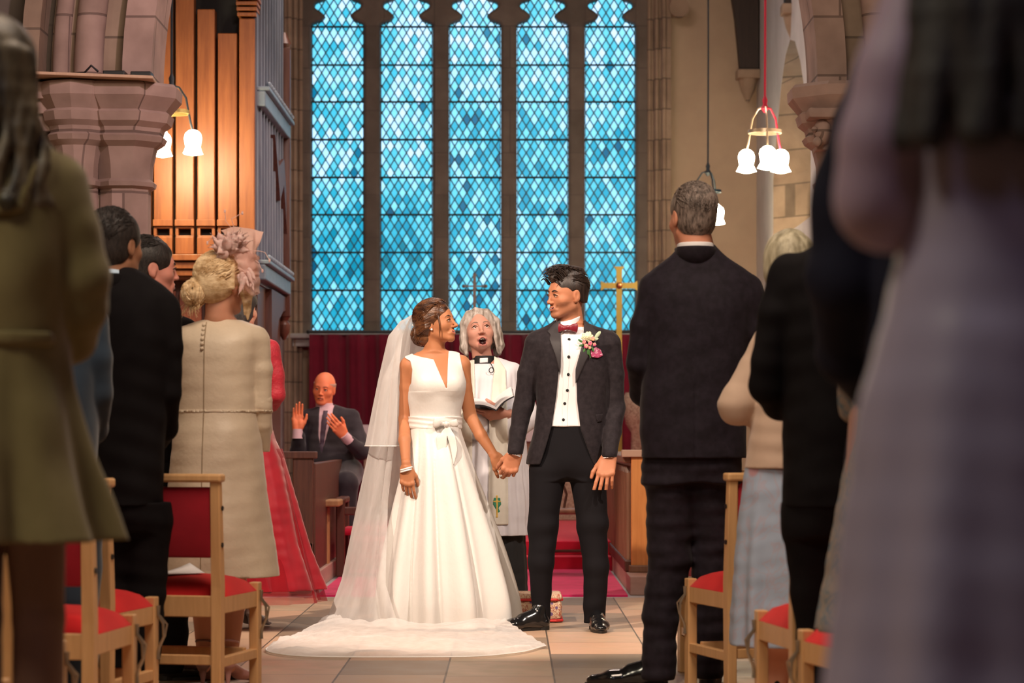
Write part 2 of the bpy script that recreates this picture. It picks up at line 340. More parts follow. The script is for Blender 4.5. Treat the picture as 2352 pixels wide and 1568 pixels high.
# responds: clustered shafts under the arch with moulded capitals
def respond(side, idx):
    f = side
    X = lambda d: AC+f*(1.93+d)
    mb = MB()
    mb.lathe([(.15, 0), (.15, SPR-.55)], (X(.16), 14.08, 0), 8, ph=PI/8)
    mb.lathe([(.085, 0), (.085, SPR-.5)], (X(.39), 13.99, 0), 14)
    mb.lathe([(.06, 0), (.06, SPR-.5)], (X(.53), 13.93, 0), 12)
    a, c = sorted((X(.12), X(.75))); mb.box((a, 14.05, 0), (c, 14.4, SPR-.05))
    st(mb, 'trim_%d' % idx, M['stone_arch'], smooth=True, angle=.5)
    mb = MB()
    prof = [(.15, -.60), (.18, -.585), (.185, -.56), (.16, -.54), (.165, -.46), (.19, -.36), (.235, -.33), (.25, -.30), (.225, -.285), (.235, -.25), (.275, -.22), (.29, -.17), (.27, -.155), (.30, -.12), (.335, -.08), (.34, -.02), (.32, 0)]
    mb.lathe([(r, SPR+z) for r, z in prof], (X(.16), 14.08, 0), 8, ph=PI/8)
    p2 = [(r*.72, z) for r, z in prof]
    mb.lathe([(r, SPR+z) for r, z in p2], (X(.42), 13.97, 0), 12)
    a, c = sorted((X(.3), X(.80)))
    for k, (d, z0, z1) in enumerate(((.10, -.10, 0), (.06, -.18, -.10), (.02, -.28, -.18))): mb.box((a-(.0), 13.92-d, SPR+z0), (c+d*.3, 14.3, SPR+z1), .01)
    st(mb, 'trim_%d' % (idx+1), M['stone_arch'], smooth=True, angle=.4)
respond(-1, 6); respond(1, 8)

# east wall with the five-light window
WY = 24.0; s24 = FPX/WY
wx = lambda px: (px-PX0)/s24; wz = lambda py: HC+(PY0-py)/s24
GL = [(706, 842), (865, 1000), (1023.5, 1157.5), (1180, 1312.5), (1336.5, 1468)]
SILL, TOPB = wz(764), wz(57)
def loop_poly(cx, hw):
    """outline of one light: straight sides, cusped head"""
    z = TOPB; pts = [(-hw, SILL), (hw, SILL), (hw, z)]
    k = 231.4
    right = [(hw, z+1/k), (hw-.003, z+5/k), (hw-.025, z+11/k), (hw-.07, z+16/k), (hw-.115, z+19/k), (hw-.128, z+23/k), (hw-.105, z+28/k), (hw-.065, z+33/k), (hw-.035, z+41/k), (hw-.03, z+50/k), (hw-.05, z+59/k), (hw-.09, z+64/k), (hw-.13, z+66/k), (hw-.15, z+72/k), (hw-.16, z+90/k), (hw-.20, z+108/k), (0, z+135/k)]
    pts += right[1:]; pts += [(-x, zz) for x, zz in right[::-1][1:]]
    return [(cx+x, zz) for x, zz in pts]
def stone_sheet(polys_outer, holes, y0, y1, name, m, bevel=.0):
    cu = bpy.data.curves.new(name, 'CURVE'); cu.dimensions = '2D'; cu.fill_mode = 'BOTH'; cu.extrude = (y1-y0)/2-bevel; cu.bevel_depth = bevel; cu.bevel_resolution = 1
    for poly in [polys_outer]+holes:
        sp = cu.splines.new('POLY'); sp.points.add(len(poly)-1); sp.use_cyclic_u = True
        for i, (x, z) in enumerate(poly): sp.points[i].co = (x, z, 0, 1)
    o = bpy.data.objects.new('tmp', cu); S.collection.objects.link(o); o.rotation_euler = (PI/2, 0, 0); o.location = (0, (y0+y1)/2, 0)
    dg = bpy.context.evaluated_depsgraph_get(); me = bpy.data.meshes.new_from_object(o.evaluated_get(dg)); me.transform(o.matrix_world if o.matrix_world != Matrix() else Matrix.Translation((0, (y0+y1)/2, 0)) @ Matrix.Rotation(PI/2, 4, 'X'))
    bpy.data.objects.remove(o); me.materials.clear(); me.materials.append(m)
    r = link(bpy.data.objects.new(name, me)); r['kind'] = 'structure'; return r
stone_sheet([(-6, 0), (ARCHP[0][0], 0)]+ARCHP+[(ARCHP[-1][0], 0), (6, 0), (6, 7.2), (-6, 7.2)], [], 14.06, 14.36, 'wall_chancel_arch', M['stone_grey'])
holes = []
for a, c in GL: holes.append(loop_poly((wx(a)+wx(c))/2, (wx(c)-wx(a))/2))
WL, WR = wx(690), wx(1492); HEADZ = 6.2
outer = [(WL, SILL-.02), (WR, SILL-.02), (WR, HEADZ), (WL, HEADZ)]
stone_sheet(outer, holes, WY+.02, WY+.22, 'trim_10', M['stone_grey'], .03)
mb = MB()          # wall round the opening
o = MB().box((-4.4, WY+.1, 0), (WL, WY+.5, 7.2)); st(o, 'wall_east', M['plaster_white'])
for a, c, z0, z1 in ((WR, 2.6, 0, 7.2), (WL, WR, 0, SILL-.1), (WL, WR, HEADZ, 7.2)): mb.box((a, WY+.1, z0), (c, WY+.5, z1))
st(mb, 'wall_east', M['plaster'])
mb = MB()          # moulded jambs: rolls and hollows stepping out either side
for sgn, e, w_ in ((-1, WL, 655), (1, WR, 1540)):
    we = wx(w_)
    for k in range(3):
        t0 = e+(we-e)*k/3; t1 = e+(we-e)*(k+1)/3; a, c = sorted((t0, t1)); mb.box((a, WY+.02-.06*k, 0), (c, WY+.2, HEADZ))
        mb.tube([(t0, WY+.02-.06*k, 0), (t0, WY+.02-.06*k, HEADZ)], .022, 10)
st(mb, 'trim_11', M['stone'], smooth=True, angle=.5)
mb = MB()
mb.box((wx(660), WY-.12, SILL-.06), (wx(1500), WY+.2, SILL-.01), .012); mb.box((wx(672), WY-.06, SILL-.14), (wx(1490), WY+.2, SILL-.06), .01)
st(mb, 'trim_12', mat('lit_sill_stone', (.40, .40, .39), .7, col2=(.30, .30, .30), scale=5, bump=.2))  # lighter stone colour carries the window light on the sill
mb = MB(); mb.box((wx(1535), WY-.1, wz(38)), (wx(1560), WY+.1, wz(-40)), .02)
for k in range(3): mb.tube([(wx(1558), WY-.14+.03*k, wz(22)), (wx(1558), WY-.08+.03*k, wz(22))], .10-.035*k, 20)
st(mb, 'trim_13', M['stone'], smooth=True, angle=.5)
for i, (a, c) in enumerate(GL):
    cx = (wx(a)+wx(c))/2; hw = (wx(c)-wx(a))/2
    mb = MB(); mb.box((-hw-.04, -.004, SILL-.02), (hw+.04, .004, SILL+4.15))
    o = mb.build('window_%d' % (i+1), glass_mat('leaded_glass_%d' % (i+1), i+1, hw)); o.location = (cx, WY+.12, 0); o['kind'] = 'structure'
    mb = MB()
    for py in (58, 146, 231, 318, 405, 491, 578, 665): mb.box((-hw-.02, -.03, wz(py)-.009), (hw+.02, -.012, wz(py)+.009))
    mb.build('saddle_bars', M['lead'], o)

# south wall of the chancel with a lancet recess
SX = wx(1740)
def ylc(px): return SX*FPX/(px-PX0)
ya, yb = ylc(1862), ylc(1776); ym = ylc(1815); apz = 4.44; spz = 3.35; sillz = .98+(998-560)/FPX*yb
lan = [(ya, sillz), (ya, spz)]
for t in (.25, .5, .75): lan.append((ya+(ym-ya)*t, spz+(apz-spz)*math.sin(t*PI/2)**.9))
lan.append((ym, apz))
for t in (.75, .5, .25): lan.append((yb-(yb-ym)*t, spz+(apz-spz)*math.sin(t*PI/2)**.9))
lan += [(yb, spz), (yb, sillz)]
mb = MB()
def sheet_hole(mb, outer, hole, X):
    # bridge outer rectangle and hole with triangles through bmesh triangle_fill
    vo = [mb.bm.verts.new((X, y, z)) for y, z in outer]; vh = [mb.bm.verts.new((X, y, z)) for y, z in hole]
    es = [mb.bm.edges.new((vo[i], vo[(i+1) % len(vo)])) for i in range(len(vo))]+[mb.bm.edges.new((vh[i], vh[(i+1) % len(vh)])) for i in range(len(vh))]
    bmesh.ops.triangle_fill(mb.bm, use_beauty=True, edges=es); return vo, vh
vo, vh = sheet_hole(mb, [(14.3, 0), (24.5, 0), (24.5, 7.2), (14.3, 7.2)], lan, SX)
wo = [mb.bm.verts.new((SX+.7, v.co.y, v.co.z)) for v in vo]
for i in range(4): mb.bm.faces.new((vo[i], vo[(i+1) % 4], wo[(i+1) % 4], wo[i]))
st(mb, 'wall_chancel_right', M['plaster_white'])
mb = MB()
inner = [(ym+(y-ym)*.62, sillz+.15+(z-sillz)*.93) for y, z in lan]
A = [mb.bm.verts.new((SX, y, z)) for y, z in lan]; B_ = [mb.bm.verts.new((SX+.45, y, z)) for y, z in inner]
for i in range(len(lan)): j = (i+1) % len(lan); mb.bm.faces.new((A[i], A[j], B_[j], B_[i]))
st(mb, 'trim_14', M['stone'])
gp = MB().prism([(y, z) for y, z in inner], SX+.44, SX+.45, axis='x'); o = gp.build('window_6', glass_mat('leaded_glass_6', 6, 9)); o['kind'] = 'structure'
# roof wall-posts on stone corbels
def roof_post(px0, px1, pyc, Y, nm, bend):
    x0, x1 = (px0-PX0)/FPX*Y, (px1-PX0)/FPX*Y; z = HC+(PY0-pyc)/FPX*Y; cx = (x0+x1)/2
    root = empty(nm, (cx, Y, z), 0, 'dark roof timber post on stone corbel ' + ('in the corner right of the big window' if bend else 'high on the side wall by the lancet'), 'roof post')
    mb = MB(); w_ = (x1-x0)/2
    mb.prism([(-w_*.8, 0), (w_, 0), (w_, 3.0), (-w_*4-.3, 3.0), (-w_*2.4, 1.2), (-w_*1.3, .5)] if bend else [(-w_*.8, 0), (w_*.9, 0), (w_*1.2, .5), (w_, 2.6), (-w_, 2.6)], -.10, .06)
    mb.build('post', M['timber'], root)
    mb = MB(); mb.box((-w_*1.15, -.13, -.09), (w_*1.15, .08, 0), .012); mb.lathe([(.012, -.32), (w_*.7, -.2), (w_*1.0, -.09)], (0, -.02, 0), 12); mb.build('corbel', M['stone'], root, smooth=True, angle=.5)
roof_post(1694, 1740, 162, 23.85, 'roof_post', True)
roof_post(1797, 1843, 12, 21.2, 'roof_post', False)
# carved head corbel on the arch respond, right
mb = MB()
c = P(1878, 262, 13.86)
mb.box((c.x-.06, 13.78, c.z-.03), (c.x+.3, 14.1, c.z+.03), .015); mb.sphere((c.x+.03, 13.88, c.z-.10), .06, 14, (.9, 1, 1.25)); mb.sphere((c.x-.02, 13.84, c.z-.09), .018, 8); mb.sphere((c.x+.0, 13.85, c.z-.16), .03, 10); mb.box((c.x, 13.9, c.z-.2), (c.x+.08, 14.1, c.z), .01)
tag(mb.build('carved_head_corbel', M['stone_arch'], smooth=True), 'carved stone head corbel beside the chancel arch on the right', 'corbel')

# sanctuary steps and carpet
mb = MB(); mb.box((-1.18, 14.62, 0), (.70, 17.39, .012)); o = mb.build('aisle_carpet', M['carpet']); tag(o, 'pink-red carpet laid along the chancel floor between the stalls', 'carpet')
mb = MB(); mb.box((-4.2, 17.4, 0), (2.42, 24.1, .10)); st(mb, 'trim_15', M['carpet_red'])
mb = MB(); mb.box((-4.2, 17.72, .10), (2.42, 24.1, .20), .006); st(mb, 'trim_16', M['carpet_red'])
# curtain behind the altar
xs = np.linspace(wx(716), wx(1474), 420); zs = np.linspace(.2, wz(770), 14)
V = []; F = []
for z in zs:
    for x in xs: V.append((x, WY-.22+.035*math.sin(x*26+.6*math.sin(x*3))+.012*math.sin(x*61+z), z))
n = len(xs); F = [(i*n+j, i*n+j+1, (i+1)*n+j+1, (i+1)*n+j) for i in range(len(zs)-1) for j in range(n-1)]
cur = mesh_np('curtain', V, F, M['curtain']); md = cur.modifiers.new('s', 'SOLIDIFY'); md.thickness = .006
tag(cur, 'deep red pleated curtain hanging under the east window', 'curtain')
root = empty('curtain_rail', (0, WY-.22, wz(769)+.02), 0, 'thin rail with end knobs carrying the red curtain under the window', 'rail')
MB().tube([(wx(712), 0, 0), (wx(1478), 0, 0)], .010, 8).build('rail', M['iron'], root, smooth=True)
mbk = MB(); mbk.sphere((wx(712), 0, 0), .02, 10); mbk.build('knob', M['iron'], root, smooth=True)
# altar
root = empty('altar', (-.35, 22.4, .2), 0, 'altar with white linen top over patterned beige frontal below the red curtain', 'altar')
MB().box((-1.0, -.38, 0), (1.0, .38, .84), .01).build('frontal', M['damask'], root)
mb = MB(); mb.box((-1.04, -.42, .84), (1.04, .42, .87), .008); mb.box((-1.04, -.425, .72), (1.04, -.405, .87)); mb.box((-1.05, -.42, .70), (-1.03, .42, .87)); mb.build('linen_cloth', M['white_linen'], root)
# crosses
def cross(nm, px, ptop, pl, pr, parm, Y, zb, m, w_, flare, label):
    s = FPX/Y; root = empty(nm, ((px-PX0)/s, Y, zb), 0, label, 'cross')
    t = HC+(PY0-ptop)/s-zb; a = HC+(PY0-parm)/s-zb; l, r = (pl-px)/s, (pr-px)/s
    mb = MB(); d = .018
    if flare:
        mb.prism([(-w_, .30), (w_, .30), (w_, a), (w_, t-.03), (w_*2, t), (-w_*2, t), (-w_, t-.03), (-w_, a)], -d, d)
        mb.prism([(l, a-w_*1.8), (l+.03, a-w_), (r-.03, a-w_), (r, a-w_*1.8), (r, a+w_*1.8), (r-.03, a+w_), (l+.03, a+w_), (l, a+w_*1.8)], -d*.9, d*.9)
    else:
        mb.box((-w_, -d, .2), (w_, d, t)); mb.box((l, -d*.6, a-w_*.45), (r, d*.6, a+w_*.45))
        for x, z in ((l, a), (r, a), (0, t)): mb.sphere((x, 0, z), w_*1.25, 10)
    mb.build('cross', m, root)
    mb = MB(); mb.lathe([(.10, 0), (.10, .02), (.05, .05), (.02, .08), (.018, .24), (.04, .27), (.045, .30), (.03, .32), (.02, .35)], n=16); mb.build('base', M['brass'], root, smooth=True)
    if flare: mb = MB(); mb.sphere((0, -.02, a), w_*1.2, 10); mb.build('boss', mat('copper', (.6, .25, .12), .35, 1), root, smooth=True)
    else: mb = MB(); mb.sphere((0, 0, .40), .045, 10, (1, 1, 1.4)); mb.build('lily_finial', M['white_linen'], root, smooth=True)
cross('brass_cross', 1422, 612, 1380, 1464, 656, 22.3, .20, M['brass'], .026, True, 'tall brass altar cross with flared ends standing right of the groom')
cross('silver_cross', 1090, 630, 1065, 1116, 657, 22.3, 1.07, M['silver'], .014, False, 'slender silver cross with knob ends standing above the minister')
mb = MB(); c = P(1462, 965, 21.9); mb.lathe([(.10, .2), (.06, .25), (.05, 1.0), (.10, 1.08), (.13, 1.3), (.10, 1.36)], (c.x, c.y, 0), 16)
tag(mb.build('pedestal', M['damask'], smooth=True), 'cream patterned pedestal beside the red curtain right of the groom', 'pedestal')

# ---------------------------------------------------------------- the organ
OY = 17.0; so = FPX/OY; ox = lambda px: (px-PX0)/so; oz = lambda py: HC+(PY0-py)/so
organ = empty('pipe_organ', (ox(470), OY, 0), 0, 'large organ with tall golden wooden pipes in dark red case left of the window', 'organ')
def ob(name, mb, m, **k):
    o = mb.build(name, m, organ, **k); o.location = (-ox(470), -OY, 0); return o
mb = MB(); mb.box((ox(250), OY+.12, 2.1), (ox(585), OY+1.9, 3.4)); mb.box((ox(250), OY+.2, 0), (ox(585), OY+1.9, 2.08)); mb.box((ox(250), OY+.9, 3.4), (ox(560), OY+1.9, 7.1)); ob('case', mb, M['dark_wood'])
for k in range(4):
    a = 345+k*60; mb = MB(); mb.box((ox(a), OY+.15, .1), (ox(a+52), OY+.19, 2.0), .008); ob('lower_panel', mb, M['red_wood'])
mb = MB(); mb.box((ox(470), OY+.88, 3.4), (ox(542), OY+.9, 7.1)); ob('back_panel', mb, M['plaster'])
mb = MB()
for k, (z0, z1, d) in enumerate(((586, 600, .10), (600, 604, .04), (604, 618, .07), (618, 622, .03), (622, 634, .05), (634, 640, .0))): mb.box((ox(250), OY-d, oz(z1)), (ox(592), OY+.2, oz(z0)), .004)
ob('impost_rail', mb, M['pipe_wood'])
pipes = [(300, 346, -60), (354, 397, -60), (404, 446, -60), (454, 494, 22), (501, 545, 77), (550, 583, 77)]
for i, (a, c, t) in enumerate(pipes[:5]):
    mb = MB(); xa, xc = ox(a), ox(c); f = OY-.02
    # wooden pipe: four-sided with mouth recess, cap and foot
    mb.box((xa, f, oz(525)), (xc, OY+.16, oz(t)), .006); mb.box((xa-.004, f-.022, oz(520)), (xc+.004, f, oz(505)), .004)
    mb.box((xa, f, oz(586)), (xc, OY+.16, oz(541)), .006); mb.box((xa, f-.014, oz(584)), (xc, f, oz(545)), .004)
    mb.box((xa, f, oz(541)), (xa+.02, OY+.16, oz(525))); mb.box((xc-.02, f, oz(541)), (xc, OY+.16, oz(525)))
    p = ob('pipe', mb, M['pipe_wood'])
    mb = MB(); mb.box((xa+.02, OY+.06, oz(541)), (xc-.02, OY+.15, oz(525))); o = mb.build('mouth', M['black'], p)
mb = MB(); mb.box((ox(551), OY-.05, oz(586)), (ox(586), OY+.16, oz(45)), .006)
for k in range(4): mb.box((ox(547-k), OY-.07-.01*k, oz(40-k*12)), (ox(590+k*2), OY+.16, oz(32-k*12)), .004)
ob('corner_post', mb, M['pipe_wood'])
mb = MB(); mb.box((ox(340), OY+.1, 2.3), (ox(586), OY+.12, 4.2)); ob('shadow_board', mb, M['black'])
# side of the case, facing the chancel
OX = ox(587); Y2 = OY+1.95
mb = MB(); mb.box((OX-.02, OY, 2.05), (OX+.01, Y2, 5.0))
for k in range(9): yy = OY+.12+k*.2; mb.box((OX, yy, 2.2), (OX+.03, yy+.03, 4.8), .005)
ob('side_panel', mb, mat('blue_lit_wood', (.10, .12, .16), .5, col2=(.16, .18, .22), scale=3, stretch=(8, 8, 1)))  # blue window light on this side is put into the wood colour
for z in (2.12, 3.34):
    mb = MB(); mb.box((OX, OY, z-.05), (OX+.07, Y2, z+.06), .01); mb.box((OX, OY, z+.06), (OX+.1, Y2, z+.09), .008)
    for k in range(14): mb.sphere((OX+.085, OY+.08+k*.135, z+.11), .022, 8)
    ob('side_rail', mb, mat('blue_grey_rail', (.12, .165, .21), .4, col2=(.17, .22, .27), scale=8))  # rails in a blue-grey tone
mb = MB(); mb.box((OX-.03, Y2-.1, 1.9), (OX+.07, Y2, 4.0), .01); mb.lathe([(.01, 1.72), (.045, 1.78), (.05, 1.84), (.03, 1.87), (.05, 1.9)], (OX+.02, Y2-.05, 0), 12); mb.lathe([(.05, 4.0), (.06, 4.03), (.045, 4.06), (.02, 4.12)], (OX+.02, Y2-.05, 0), 12); ob('pendant_post', mb, M['dark_wood'], smooth=True, angle=.5)
mb = MB()   # curved bracket
br = [(Y2-.1, 1.95), (Y2-.1, 2.05), (Y2-1.2, 2.05), (Y2-1.2, 1.2), (Y2-1.1, 1.3), (Y2-.95, 1.6), (Y2-.65, 1.85), (Y2-.3, 1.93)]
mb.prism(br, OX-.02, OX+.04, axis='x'); ob('bracket', mb, M['dark_wood'])
mb = MB(); mb.prism([(OY+.9, 3.2), (OY+1.3, 2.75), (OY+1.6, 2.9), (Y2, 2.4), (Y2, 2.7), (OY+1.6, 3.1), (OY+1.2, 3.0)], OX, OX+.05, axis='x'); ob('carved_bracket', mb, M['dark_wood'])

# ---------------------------------------------------------------- hanging lamps
SHADE = mat('lamp_glass', (1, .9, .7), .4, emit=((1, .86, .58), 16))
def pendant(px, Y, zs, zc, cordmat, armmat, label, rot=0, r=.115):
    x = (px-PX0)/FPX*Y
    root = empty('pendant_lamp', (x, Y, zs), rot, label, 'lamp')
    # zs = height of shade centre; ring and arms above
    mb = MB(); mb.tube([(0, 0, .42), (.004, 0, 1.5), (0, 0, 7.1-zs)], .008, 8); mb.build('cord', cordmat, root, smooth=True)
    mb = MB(); mb.lathe([(.01, .34), (.03, .37), (.015, .40), (.02, .43), (.008, .46)], n=10); mb.build('cord_knot', cordmat, root, smooth=True)
    mb = MB()
    n = 28
    for z0, z1 in ((.19, .215),):
        for ra, rb in ((r, r),):
            mb.lathe([(r-.004, z0), (r+.006, z0), (r+.006, z1), (r-.004, z1), (r-.004, z0)], n=n, cap=False)
    mb.build('ring', armmat, root, smooth=True, angle=.6)
    for k in range(3):
        a = 2*PI*k/3+.55; ca, sa = math.cos(a), math.sin(a)
        pts = [(0, 0, .385), (ca*r*.45, sa*r*.45, .37), (ca*r*.85, sa*r*.85, .30), (ca*r, sa*r, .2), (ca*r*1.12, sa*r*1.12, .13), (ca*r*1.22, sa*r*1.22, .085)]
        mb = MB(); mb.tube(pts, .0075, 8); arm = mb.build('arm', armmat if k else cordmat, root, smooth=True)
        mb = MB(); c = (ca*r*1.25, sa*r*1.25, 0)
        fr = lambda t, z: 1+(.12*math.cos(6*2*PI*t) if z < -.05 else 0)
        mb.lathe([(.012, .085), (.03, .08), (.052, .06), (.060, .03), (.056, 0), (.050, -.03), (.058, -.06), (.066, -.075), (.03, -.085), (.005, -.09)], c, 24, fr=fr)
        sh = mb.build('glass_shade', SHADE, root, smooth=True)
        l = bpy.data.lights.new('bulb', 'POINT'); l.energy = 3.2; l.color = (1, .74, .42); l.shadow_soft_size = .07
        lo = bpy.data.objects.new('bulb', l); link(lo, root); lo.location = (c[0], c[1], -.13)
pendant(1757, 17.35, 2.95, 0, M['red_cord'], mat('pale_brass', (.65, .5, .36), .35, .8), 'three-shade pendant lamp on a red cord hanging right of the window', 0)
pendant(1626, 21.7, 2.96, 0, M['dark_cord'], M['dark_cord'], 'pendant lamp on dark cord, partly behind the grey-haired man', .3)
pendant(394, 16.3, 2.95, 0, M['dark_cord'], mat('gilt', (.55, .42, .15), .35, .8), 'pendant lamp in front of the organ pipes beside the stone capital', -.5)
# board and devices on the left capital
mb = MB(); mb.box((-.5, -.30, 0), (.30, .2, .018), .004); o = mb.build('shelf_board', M['board_wood']); o.location = (AC-1.93-.26, 13.98, SPR+.005); o.rotation_euler = (0, .03, .05)
tag(o, 'plain wooden board laid on top of the left stone capital', 'board')
for (px0, px1, py, h, nm, lab) in ((240, 290, 178, .035, 'receiver_box', 'longer black receiver box lying on the wooden board at the capital'), (303, 350, 182, .03, 'router_box', 'small black box at the right end of the board on the capital')):
    a = P(px0, py, 13.9); c = P(px1, py, 13.9); mb = MB(); mb.box((a.x, 13.84, SPR+.03), (c.x, 13.96, SPR+.03+h), .005); tag(mb.build(nm, M['black_plastic']), lab, 'device')
mb = MB(); mb.tube([(x_, y_, SPR+z_) for x_, y_, z_ in ((-2.72, 13.90, .065), (-2.62, 13.82, .042), (-2.52, 13.80, .040), (-2.44, 13.80, .045), (-2.40, 13.79, .085), (-2.36, 13.79, .05))], .007, 6)
tag(mb.build('cable', M['black_plastic'], smooth=True), 'black cable trailing over the wooden board on the capital', 'cable')

# ---------------------------------------------------------------- choir stalls
def stall(sgn, xin, label):
    """front desk of the stalls; xin = inner face, sgn = direction away from the aisle"""
    root = empty('choir_stall', (xin, 15.2, 0), 0, label, 'choir stall'); L = 3.6
    def bx(a, c, bev=.006): return MB().box((min(a[0]*sgn, c[0]*sgn), a[1], a[2]), (max(a[0]*sgn, c[0]*sgn), c[1], c[2]), bev)
    bx((-.03, -.45, 0), (1.5 if sgn > 0 else .53, 2.15, .115)).build('plinth', mat('plinth_wood', (.34, .20, .17), .55, col2=(.42, .26, .22), scale=3, stretch=(2, .5, 6)), root)
    return root, bx, L
root, bx, L = stall(1, .75, 'choir stall with orange-brown end panel right of the groom')
root_r = root
bx((0, 0, .115), (.62, .05, .84)).build('end_panel', M['orange_wood'], root)
bx((-.015, -.02, .115), (.64, .06, .16)).build('foot_rail', M['stall_wood'], root)
bx((-.06, -.03, .84), (.66, .08, .885)).build('cap_rail', mat('cap_wood', (.5, .32, .24), .35), root)
mb = MB(); mb.box((.0, .05, .115), (.05, L, .80))
for k in range(18): yy = .12+k*.19; mb.tube([(-.01, yy, .17), (-.01, yy, .74)], .022, 8); mb.box((-.025, yy+.06, .15), (.01, yy+.11, .78), .006)
mb.build('linenfold_panel', M['stall_wood'], root, smooth=True, angle=.6)
mb = MB(); mb.box((-.05, .05, .80), (.14, L, .85), .01); mb.build('desk_top', M['stall_wood'], root)
mb = MB(); mb.box((-.04, .05, .115), (.01, L, .19), .01); mb.build('skirting', M['dark_wood'], root)
root, bx, L = stall(-1, -1.25, 'dark choir stall with pierced end panel left of the bride')
mb = MB(); mb.box((-.13, 0, .115), (-.0, .07, .86), .008); mb.box((-.64, 0, .115), (-.52, .07, .86), .008); mb.box((-.64, .0, .115), (0, .05, .30), .004); mb.box((-.60, .02, .3), (-.05, .035, .56)); mb.build('end_frame', M['dark_wood'], root)
mb = MB()
for k in range(5):
    x = -.16-k*.085
    mb.tube([(x, .03, .3), (x, .03, .74)], .011, 8); mb.tube([(x, .03, .70), (x-.02, .03, .75), (x-.042, .03, .79), (x-.064, .03, .75), (x-.085, .03, .70)], .009, 8); mb.tube([(x-.042+.02*math.cos(t), .03, .66+.02*math.sin(t)) for t in np.linspace(0, 2*PI, 9)], .006, 6)
mb.build('tracery', M['dark_wood'], root, smooth=True)
bx((-.02, -.02, .83), (.70, .10, .875)).build('cap_rail', M['dark_wood'], root)
bx((-.01, .05, .115), (.04, L, .8)).build('linenfold_panel', M['dark_wood'], root)
mb = MB(); mb.box((-.52, .9, .5), (.10, 1.25, .545), .01); mb.box((-.07, 1.0, .0), (.02, 1.15, .5), .01); mb.build('book_desk', wood('desk_wood', (.30, .15, .06), (.42, .24, .10)), root)
mb = MB(); mb.box((-.52, 2.1, .0), (-.05, 2.9, .555), .01); mb.build('bench_seat', M['stall_wood'], root)
# dark wooden chairs in the chancel
def chancel_chair(loc, rz, label, spindles):
    root = empty('wooden_chair', loc, rz, label, 'chair')
    MB().box((-.2, -.2, .42), (.2, .2, .455), .012).build('seat', M['stall_wood'], root)
    for x, y, h in ((-.18, -.18, .42), (.18, -.18, .42), (-.18, .18, .85), (.18, .18, .85)):
        MB().lathe([(.014, 0), (.02, .05), (.014, .12), (.02, .2), (.016, .3), (.02, .4), (.016, h)], (x, y, 0), 10).build('leg', M['dark_wood'], root, smooth=True)
    MB().box((-.21, .165, .80), (.21, .195, .89), .01).build('top_rail', M['dark_wood'], root)
    mb = MB()
    for k in range(3): x = -.09+.09*k; mb.tube([(x, .18, .45), (x+.02, .18, .55), (x-.02, .18, .66), (x, .18, .81)], .009, 8)
    mb.build('spindles' if 0 else 'back_spindle', M['dark_wood'], root, smooth=True)
    mb = MB(); mb.tube([(-.18, 0, .16), (.18, 0, .16)], .011, 8); mb.tube([(-.18, -.18, .16), (-.18, .18, .16)], .011, 8); mb.tube([(.18, -.18, .16), (.18, .18, .16)], .011, 8); mb.build('stretcher', M['dark_wood'], root, smooth=True)
    return root
chancel_chair((.40, 16.8, 0.012), .2, 'dark spindle-backed wooden chair seen between the groom\'s legs', True)
root = empty('armchair', (-.93, 16.7, .012), PI, 'dark red-brown wooden armchair left of the veil', 'chair')
for x, y, h in ((-.24, -.2, .53), (.24, -.2, .53), (-.24, .2, .53), (.24, .2, .53)): MB().box((x-.03, y-.03, 0), (x+.03, y+.03, h), .008).build('leg', M['red_wood'] if 0 else M['dark_wood'], root)
MB().box((-.24, .17, .42), (.24, .215, .475), .008).build('back_rail', M['dark_wood'], root)
MB().box((-.24, -.2, .28), (.24, .2, .33), .02).build('seat', M['carpet_red'], root)
for x in (-.24, .24): MB().box((x-.035, -.22, .50), (x+.035, .22, .54), .01).build('armrest', M['dark_wood'], root)

